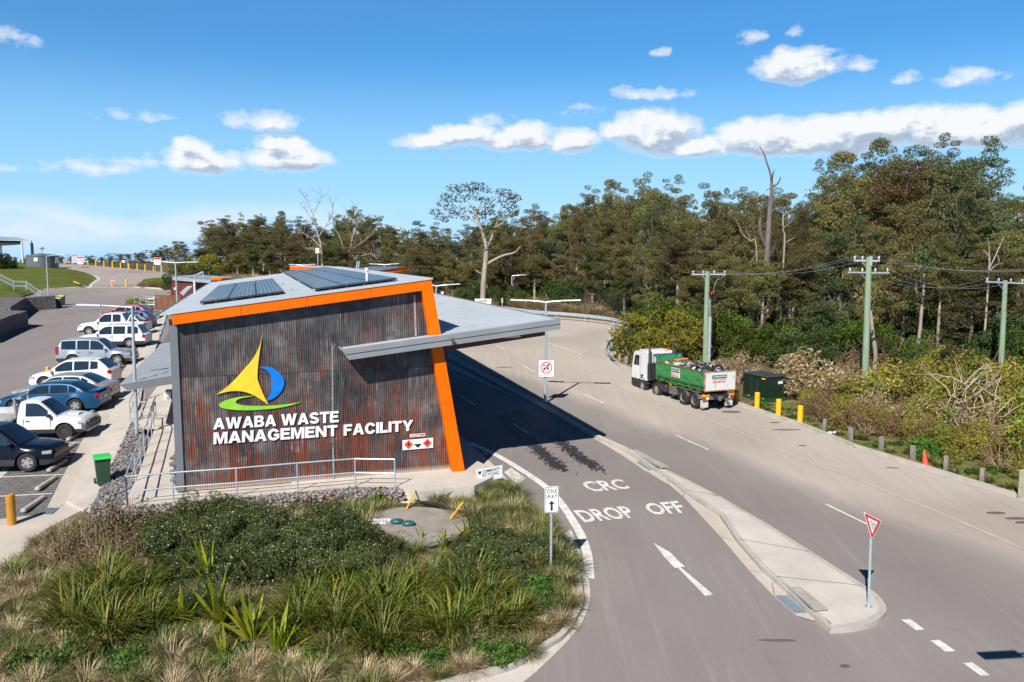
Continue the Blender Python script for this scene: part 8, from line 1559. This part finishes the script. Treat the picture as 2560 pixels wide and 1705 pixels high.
# the tall pale gum
def pxtree(name, lb, Y, rgn, trunk, limbs_, clumps, bark, leaf, cr=1.0, nl=110, lsz=.30, twiggy=None, thin=1.0):
    b_ = at(Q(rgn, *trunk[0][:2])[0], Y); o = thing(name, lb, 'tree', b_); m = MB(); sc2 = REG[rgn][0] * FPX / Y; thin = .72 if (name in ('dead_tree', 'bare_tree') and thin == 1) else thin; trunk = [(a, b, c * thin) for a, b, c in trunk]; limbs_ = [[(a, b, c * thin) for a, b, c in l_] for l_ in limbs_]
    def P_(x, y, dy=0): return Yd(rgn, x, y, Y + dy)
    tp = [P_(x, y) for x, y, w_ in trunk]; tp[0] = b_ - Z * .3; m.tube(smooth_pts(tp, 3), [lerp1([(i, w_ / 2 / sc2) for i, (x, y, w_) in enumerate(trunk)], k / 3) for k in range((len(tp) - 1) * 3 + 1)], 9, cap=False)
    for lm in limbs_:
        dy = rnd.uniform(-1.8, 1.8); pts = [P_(x, y, dy * i / max(1, len(lm) - 1)) for i, (x, y, w_) in enumerate(lm)]; m.tube(smooth_pts(pts, 3), [max(.012, lerp1([(i, w_ / 2 / sc2) for i, (x, y, w_) in enumerate(lm)], k / 3)) for k in range((len(pts) - 1) * 3 + 1)], 6, cap=False)
        if twiggy:
            for p in smooth_pts(pts, 2)[2:]:
                for _ in range(twiggy): grow(m, p, (vr(1) + Z * .9).normalized(), rnd.uniform(.6, 1.5), .028, 1, [], .3, 0, (1, 3), .05, 3)
    m.build('trunk', bark, o, smooth=True)
    if clumps:
        P = np.concatenate([clump(P_(x, y, rnd.uniform(-2, 2)), r / sc2, int(nl * (r / sc2) ** 1.5 * cr), (1.1, 1.1, .62)) for x, y, r in clumps]); q_ = quads('crown', leaves(P - np.array(b_), np.full(len(P), lsz), .4, .5), leaf, o)
    return o
pxtree('gum_tree', 'tall pale-trunked gum with open crown standing above the wood left of centre', 86, 'S2', [(1596, 690, 34), (1605, 600, 30), (1615, 500, 28), (1618, 420, 26), (1605, 370, 18), (1585, 310, 15), (1560, 240, 11), (1530, 190, 6)],
    [[(1620, 515, 18), (1660, 492, 16), (1710, 468, 13), (1770, 452, 9), (1800, 420, 3)], [(1618, 430, 16), (1645, 380, 13), (1665, 320, 10), (1690, 250, 7), (1700, 180, 4)], [(1585, 310, 9), (1530, 270, 7), (1460, 250, 5), (1400, 240, 3)], [(1560, 240, 8), (1590, 190, 5), (1610, 140, 3)], [(1530, 190, 6), (1480, 150, 4), (1440, 120, 3)], [(1665, 320, 6), (1720, 280, 5), (1745, 220, 3)], [(1605, 570, 6), (1580, 560, 5), (1560, 545, 3)]],
    [(x + rnd.uniform(-8, 8), y, rnd.uniform(26, 42)) for x, y in ((1435, 105), (1395, 150), (1375, 185), (1350, 235), (1375, 260), (1420, 215), (1460, 130), (1490, 105), (1540, 95), (1580, 100), (1615, 120), (1480, 170), (1520, 150), (1560, 160), (1600, 170), (1640, 170), (1480, 225), (1540, 225), (1590, 230), (1640, 235), (1640, 200), (1685, 125), (1720, 125), (1755, 150), (1775, 165), (1700, 165), (1740, 200), (1765, 220), (1720, 240), (1690, 275), (1640, 290), (1600, 350), (1650, 350), (1440, 250), (1500, 265), (1395, 275), (1680, 330), (1580, 260), (1560, 120), (1420, 165))], BKP, G1, lsz=.28, nl=105)
pxtree('dead_tree', 'tall dead trunk with broken jagged top rising above the wood', 57, 'S1', [(818, 1075, 40), (826, 960, 36), (836, 840, 34), (842, 700, 36), (848, 600, 34), (858, 450, 28), (868, 330, 22), (866, 240, 14), (842, 160, 11), (822, 100, 8), (797, 60, 4)],
    [[(840, 660, 22), (812, 600, 24), (800, 530, 26), (806, 480, 20)], [(866, 300, 20), (900, 285, 10), (915, 262, 8), (922, 238, 4)], [(868, 260, 12), (878, 220, 6), (886, 198, 3)], [(850, 720, 12), (880, 680, 8), (896, 610, 5), (900, 560, 3)], [(868, 305, 5), (838, 318, 4)]], None, BKD, None, thin=.95)
pxtree('dead_tree', 'pale bare forked tree just right of the tall dead trunk', 60, 'S1', [(925, 720, 20), (945, 640, 16), (938, 560, 14), (938, 470, 11), (960, 450, 7), (1015, 430, 3)], [[(940, 640, 9), (980, 610, 6), (1010, 600, 3)], [(938, 540, 8), (980, 510, 5), (1000, 470, 3)], [(945, 620, 7), (985, 640, 4), (1000, 630, 2)]], None, BKP, None)
pxtree('dead_tree', 'small bare pale branch tree left of the tall dead trunk', 58, 'S1', [(805, 690, 12), (780, 660, 11), (745, 620, 9), (700, 580, 7), (675, 520, 5), (650, 480, 2)], [[(745, 620, 6), (735, 580, 4), (720, 560, 2)]], None, BKP, None)
pxtree('dead_tree', 'white bare branched tree above the far right power pole', 50, 'S1', [(2140, 850, 20), (2150, 780, 15), (2140, 700, 12), (2110, 670, 5)], [[(2150, 780, 11), (2190, 700, 9), (2215, 640, 7), (2240, 590, 3)], [(2150, 800, 10), (2190, 760, 8), (2245, 745, 3)], [(2145, 730, 7), (2150, 660, 5), (2140, 600, 2)], [(2210, 740, 5), (2200, 700, 2)]], None, BKP, None)
pxtree('bare_tree', 'wide bare-branched tree against the sky left of the wood top', 106, 'S2', [(745, 500, 18), (735, 430, 16), (720, 370, 13), (705, 310, 10), (690, 250, 7)], [[(735, 430, 9), (690, 380, 7), (640, 350, 5), (590, 350, 3)], [(720, 370, 8), (760, 310, 6), (790, 250, 5), (800, 180, 3)], [(705, 310, 7), (660, 240, 5), (620, 190, 3)], [(690, 250, 6), (720, 190, 4), (730, 140, 2)], [(690, 250, 5), (660, 180, 3), (640, 150, 2)], [(740, 450, 7), (680, 430, 5), (650, 430, 3)]], None, BKP, None, twiggy=2)
pxtree('bare_tree', 'second bare-branched tree with curving limbs above the orange far roof', 102, 'S2', [(840, 530, 18), (860, 490, 16), (890, 440, 14), (900, 380, 11), (920, 320, 8), (960, 270, 5)], [[(860, 490, 9), (850, 420, 7), (830, 360, 5), (800, 320, 3)], [(890, 440, 8), (950, 400, 6), (1000, 360, 5), (1040, 310, 3)], [(880, 470, 8), (950, 470, 6), (1000, 458, 5), (1035, 488, 3)], [(900, 380, 6), (880, 310, 5), (880, 250, 3)], [(920, 320, 5), (930, 260, 4), (900, 200, 2)]], [(870, 300, 30), (930, 260, 34), (1000, 270, 34), (960, 330, 30), (850, 350, 24), (890, 240, 24)], BKP, G2, twiggy=1)
pxtree('bare_shrub', 'pale many-branched bare shrub rising from the verge scrub', G('S3', 1890, 890).y + 1, 'S3', [(1888, 890, 34), (1885, 800, 30), (1895, 680, 24), (1905, 600, 20), (1915, 520, 16)], [[(1885, 620, 16), (1850, 560, 11), (1790, 500, 7), (1700, 460, 3)], [(1915, 520, 14), (1900, 430, 9), (1850, 390, 6), (1800, 340, 3)], [(1915, 520, 14), (1950, 460, 10), (1990, 400, 7), (2030, 330, 3)], [(1900, 650, 14), (1960, 600, 9), (2050, 530, 6), (2130, 480, 3)], [(1890, 760, 14), (1950, 720, 9), (2080, 660, 6), (2170, 650, 3)], [(1890, 870, 16), (1950, 830, 11), (2040, 780, 7), (2150, 700, 3)], [(1888, 780, 12), (1830, 700, 8), (1740, 640, 5), (1640, 600, 2)], [(1888, 840, 12), (1840, 860, 7), (1780, 850, 4)]], None, pm('shrub_bark', (.55, .45, .34), (.38, .28, .2), 5, .9), None, twiggy=1, thin=.5)
pxtree('gum_tree', 'slim leaning trunk between the two right power poles', 50, 'S1', [(1715, 1360, 22), (1735, 1200, 21), (1750, 1040, 19), (1765, 900, 16), (1770, 800, 10)], [[(1765, 880, 8), (1790, 800, 5)]], [(1760, 780, 60), (1800, 740, 70), (1720, 730, 60), (1770, 680, 70)], BK, G3, cr=1.2)
pxtree('gum_tree', 'thick pale leaning trunk just right of the two-arm power pole', 47, 'S1', [(1490, 1430, 26), (1480, 1300, 24), (1470, 1200, 23), (1458, 1100, 20), (1450, 1000, 14)], [[(1458, 1080, 8), (1490, 1050, 5)]], [(1450, 970, 70), (1500, 940, 60), (1400, 950, 60), (1450, 900, 70)], BK, G1, cr=1.2)
for x, yt, lb in ((2284, 165, 'taller red gymea lily flower on a yellow stalk at the right edge'), (2306, 212, 'shorter red gymea lily flower on a yellow stalk at the right edge')):
    Yl = 44; b_ = at(Q('S3', x - 8, 400)[0], Yl); o = thing('gymea_lily', lb, 'flower', b_, 'red lilies at the right edge'); t_ = Yd('S3', x, yt + 25, Yl); MB().tube([b_, t_], .03, 6).build('stalk', pm('lily_stalk', (.36, .36, .03), rough=.6), o); m = MB()
    for k in range(26): m.sphere(t_ + vr(.06), .045, 5)
    m.build('flower_head', pm('lily_red', (.55, .01, .015), rough=.6), o)
# ---------------------------------------------------------------- garden bed
bedp = [p for p in offs(gk_i, .14)][8:]
bed = [Vector((p.x, p.y, 0)) for p in bedp] + [Vector((-14, 9, 0)), G('S4', -500, 1000), G('S4', 0, 640), G('S4', 130, 525), G('S4', 205, 412), G('S4', 300, 345), G('S4', 480, 250), G('S4', 640, 170), G('S4', 820, 250), G('R4', 560, 740), G('R4', 1000, 700), G('R4', 1650, 720), G('R4', 1760, 640), G('R4', 2100, 600), G('R7', 330, 560)]
mound(bed, .45, lambda x, y, d: .03 + min(1, d / 1.5) * .05, M_soil, 'garden_bed', edge=.04, noise_amp=.08)
def inb(p, q_): return inside(p.x, p.y, [(a.x, a.y) for a in q_])
hedge = [G('P', *p) for p in ((385, 1345), (470, 1322), (600, 1318), (760, 1312), (880, 1325), (930, 1360), (1000, 1400), (1050, 1440), (960, 1475), (760, 1500), (600, 1515), (480, 1480), (400, 1440))]; L1 = [G('P', *p) for p in ((105, 1570), (180, 1480), (320, 1455), (395, 1500), (400, 1590), (330, 1625), (230, 1635), (110, 1620))]; L2 = [G('P', *p) for p in ((740, 1550), (800, 1500), (1000, 1490), (1230, 1495), (1310, 1560), (1250, 1630), (1000, 1650), (850, 1640), (790, 1640), (735, 1600))]
lid = [Vector((p.x, p.y, 0)) for p in tp4]; taken = []
def grid(poly, st, jit=.3):
    xs_ = [p.x for p in poly]; ys_ = [p.y for p in poly]; y = min(ys_); j = 0
    while y < max(ys_):
        x = min(xs_) + (st / 2 if j % 2 else 0)
        while x < max(xs_):
            p = Vector((x + rnd.uniform(-jit, jit) * st, y + rnd.uniform(-jit, jit) * st, 0))
            if inb(p, poly): yield p
            x += st
        y += st * .87; j += 1
def where(p):
    px, py = proj(onT(p)); return ('left' if px < 450 else 'middle' if px < 850 else 'right') + ' part', ('back' if py < 1370 else 'front' if py > 1430 else 'centre')
for p in grid(hedge, .88):
    w1_, w2_ = where(p); hx, hy = proj(onT(p))
    if hx > 690 and hy < 1348: continue
    put(rnd.choice(['h0', 'h1', 'h2']), onT(p, .05), rnd.uniform(0, 6), rnd.uniform(.8, 1.35) if hx < 900 else rnd.uniform(.6, .8), label=uniq('dark shrub with white flecks, %s of the garden hedge, %s' % (w1_, w2_)), cat='shrub', group='white-flecked shrubs of the garden'); taken.append((p, .62))
for x, y, s_ in ((1228, 1395, 1.1), (1265, 1432, 1.0), (1208, 1440, 1.05), (1285, 1470, .8), (1185, 1482, .9), (1165, 1400, .7), (1335, 1402, .8), (1375, 1425, .7), (1305, 1510, .6), (1150, 1450, .8), (445, 1540, .75), (495, 1548, .75)):
    p = G('P', x, y); put(rnd.choice(['h0', 'h1', 'h2']), onT(p, .04), rnd.uniform(0, 6), s_, label=uniq('dark flecked shrub %s' % ('right of the tank lid' if x < 1300 and x > 1100 else 'beside the one way sign' if x > 1300 else 'below the left spear lilies')), cat='shrub', group='separate dark shrubs of the garden'); taken.append((p, .5 * s_))
for x, y, k, s_ in ((160, 1420, 'd0', 1.1), (215, 1400, 'd1', 1.1), (265, 1425, 'd0', 1.2), (320, 1440, 'd0', 1.0), (120, 1400, 'd1', .8), (230, 1455, 'd0', .9), (350, 1400, 'd0', .8), (270, 1370, 'd0', 1.35), (320, 1350, 'd1', 1.3), (1010, 1470, 'd0', .7), (1060, 1490, 'd0', .7), (960, 1340, 'd1', .5)):
    p = G('P', x, y); put(k, onT(p, .04), rnd.uniform(0, 6), s_, label=uniq('wispy brown shrub %s' % ('below the wheelie bin and stones' if x < 500 else 'in the right part of the hedge')), cat='shrub', group='wispy brown shrubs of the garden'); taken.append((p, .45))
for nm, L_ in (('left', L1), ('right', L2)):
    for p in grid(L_, .84): 
        px, py = proj(onT(p)); put(rnd.choice(['l0', 'l1', 'l2']), onT(p, .04), rnd.uniform(0, 6), rnd.uniform(.95, 1.35), label=uniq('arching strap-leaf clump, %s drift, %s side' % (nm, 'near' if py > 1560 else 'far')), cat='plant', group='strap-leaf clumps of the garden'); taken.append((p, .42))
for x, y, s_ in ((830, 1478, 1.0), (880, 1470, .9), (430, 1470, .7)): p = G('P', x, y); put('l1', onT(p, .04), 1, s_, label=uniq('strap-leaf clump at the front of the hedge'), cat='plant', group='strap-leaf clumps of the garden')
for rgn, x, y, s_, lb in (('S4', 1370, 740, 1.15, 'tall yellow-green spear lily in front of the hedge, upper left one'), ('S4', 1440, 985, 1.25, 'largest spear lily, centre left of the garden'), ('S4', 1650, 1070, .95, 'spear lily right of the largest one'), ('S4', 1810, 1190, .95, 'spear lily near the bottom, right of the group'), ('S4', 1190, 985, .85, 'spear lily left of the largest one'), ('S4', 1480, 1230, .7, 'low sprawling spear lily at the bottom'), ('S4', 1050, 850, .5, 'small spear lily beside the left strap-leaf drift'), ('S4', 930, 950, .55, 'yellowing spear lily in the left drift'), ('S4', 2190, 860, .65, 'spear lily between the two drifts'), ('S5', 1155, 520, .8, 'yellow spear lily at the right edge of the tank lid'), ('S5', 795, 545, .55, 'small spear lily below the tank lid'), ('S5', 90, 1010, .6, 'spear lily at the left of the right drift'), ('S5', 960, 570, .6, 'spear lily under the rim of the tank lid')):
    p = G(rgn, x, y); put(rnd.choice(['y0', 'y1']), onT(p, .04), rnd.uniform(0, 6), s_, label=lb, cat='plant', group='yellow-green spear lilies'); taken.append((p, .55))
for rgn, x, y, s_, lb in (('S4', 530, 1170, 1.2, 'green leafy herb mat bottom left'), ('S4', 230, 1260, 1.3, 'bright green herb mat in the bottom left corner'), ('S4', 1050, 1080, 1.1, 'leafy green weed left of the spear lilies'), ('S4', 800, 1280, 1.2, 'green weed mat at the bottom edge'), ('S5', 1680, 900, 1.2, 'green thistle-like weed right of the right drift'), ('S5', 1750, 1010, 1.2, 'green weed near the round kerb'), ('S5', 1250, 1370, 1.0, 'thistle-like weed near the front kerb'), ('S5', 1470, 1390, 1.0, 'second thistle-like weed near the front kerb'), ('S4', 1090, 640, 1.2, 'feathery green weed before the hedge'), ('S5', 1650, 830, .9, 'low weed below the one way sign'), ('S5', 460, 210, 1.3, 'green weed growing up the gabion end'), ('S5', 240, 200, 1.0, 'green weed at the gabion middle'), ('S4', 830, 500, 1.0, 'green weed by the brown shrubs'), ('S4', 1480, 1290, .9, 'weed beneath the low spear lily'), ('S4', 2050, 1200, .9, 'bright weed at the bottom of the right drift'), ('S5', 560, 1370, 1.1, 'fine green herb patch near the bottom middle'), ('S5', 880, 1460, .9, 'green herb near the bottom kerb'), ('S4', 380, 1290, 1.3, 'second bright green herb mat at the bottom left'), ('S4', 150, 1150, 1.1, 'green weed above the bottom left herb mat'), ('S4', 900, 1200, 1.2, 'wide green weed mat below the left drift'), ('S4', 1560, 1200, 1.0, 'green weed between the two lowest spear lilies'), ('S5', 1330, 1430, 1.1, 'green weed at the inner side of the front kerb'), ('S5', 1620, 960, 1.2, 'bushy green weed below the one way post'), ('S5', 700, 1420, 1.0, 'weed clump in the bottom middle tufts'), ('S4', 640, 1240, 1.1, 'low green weed left of the bottom middle')):
    p = G(rgn, x, y); put(rnd.choice(['e0', 'e1']), onT(p, .04), rnd.uniform(0, 6), s_, label=lb, cat='plant', group='green weeds of the garden'); taken.append((p, .28))
for p in grid(bed, .56, .36):
    px, py = proj(onT(p))
    if px < -60 or py > 1760 or inb(p, lid) or edge_dist(p.x, p.y, bed) < .16: continue
    if any((p - Vector((q_.x, q_.y, 0))).length < r_ * .85 for q_, r_ in [(a, b) for a, b in taken]): continue
    gz = onT(p); pq = p - B0
    if pq.dot(DP) > -1.15 and pq.dot(U) < 8.4: continue
    if pq.dot(DP) > -2.9 and 7.7 < pq.dot(U) < 9.6 and px < 1080: continue
    if inb(p, apron): continue
    lowt = .72 if 1150 < px < 1275 and 1225 < py < 1300 else 1.15 if px > 1030 and py < 1380 else 1
    k = rnd.choice(['t0', 't1', 't2', 't1', 'q0']) if py < 1420 and px > 1000 else rnd.choice(['q0', 'q1', 'q0', 't0', 't1']) if py > 1590 or px < 200 else rnd.choice(['q0', 'q1', 't2', 't0', 't1', 't2']); z_ = 'behind the one way sign' if py < 1420 and px > 1000 else 'by the round kerb' if px > 1250 else 'along the bottom edge' if py > 1600 else 'at the left edge' if px < 150 else 'between the shrubs'
    put(k, onT(p, .03), rnd.uniform(0, 6), rnd.uniform(.8, 1.5) * lowt, label='%s %s' % ('arching green and straw grass tuft' if k[0] == 't' else 'pale straw grass tuft', z_), cat='grass tuft', group='%s grass tufts %s' % ('green' if k[0] == 't' else 'straw', z_))
for rgn, x, y, s_, lb in (('S4', 230, 770, .22, 'grey square stone in the left grass'), ('S4', 2270, 1190, .14, 'pale rock at the bottom of the right drift'), ('S5', 210, 1400, .16, 'white rock near the bottom kerb'), ('S5', 885, 560, .14, 'striped pale rock under the tank lid')):
    p = G(rgn, x, y, .1); m = MB(); m.sphere(p, s_, 7, sq=(1.2, .9, .6)); m.v = [tuple(Vector(v) + vr(s_ * .12)) for v in m.v]; o = m.build('rock', MATS['loose_stone'] if 'loose_stone' in MATS else M_grav, org=p); tag(o, lb, 'rock')
for k, (o, used) in TPL.items():
    if not used:
        for c in list(o.children): bpy.data.objects.remove(c)
        bpy.data.objects.remove(o)
byl = {}
for o in bpy.data.objects:
    if o.parent is None and o.get('label') in LCNT: byl.setdefault(o['label'], []).append(o)
ORD = ['leftmost', 'second from left', 'third from left', 'fourth from left', 'fifth from left', 'sixth from left', 'seventh from left', 'eighth from left', 'ninth from left', 'tenth from left', 'eleventh from left', 'twelfth from left']
for lb, os_ in byl.items():
    if len(os_) < 2: continue
    os_.sort(key=lambda o: proj(o.location)[0])
    for i, o in enumerate(os_): o['label'] = ('rightmost' if i == len(os_) - 1 else ORD[i] if i < 12 else '%dth from left' % (i + 1)) + ' ' + lb
print('objects', len(bpy.data.objects), 'longest', max(len(o['label'].split()) for o in bpy.data.objects if o.get('label')))
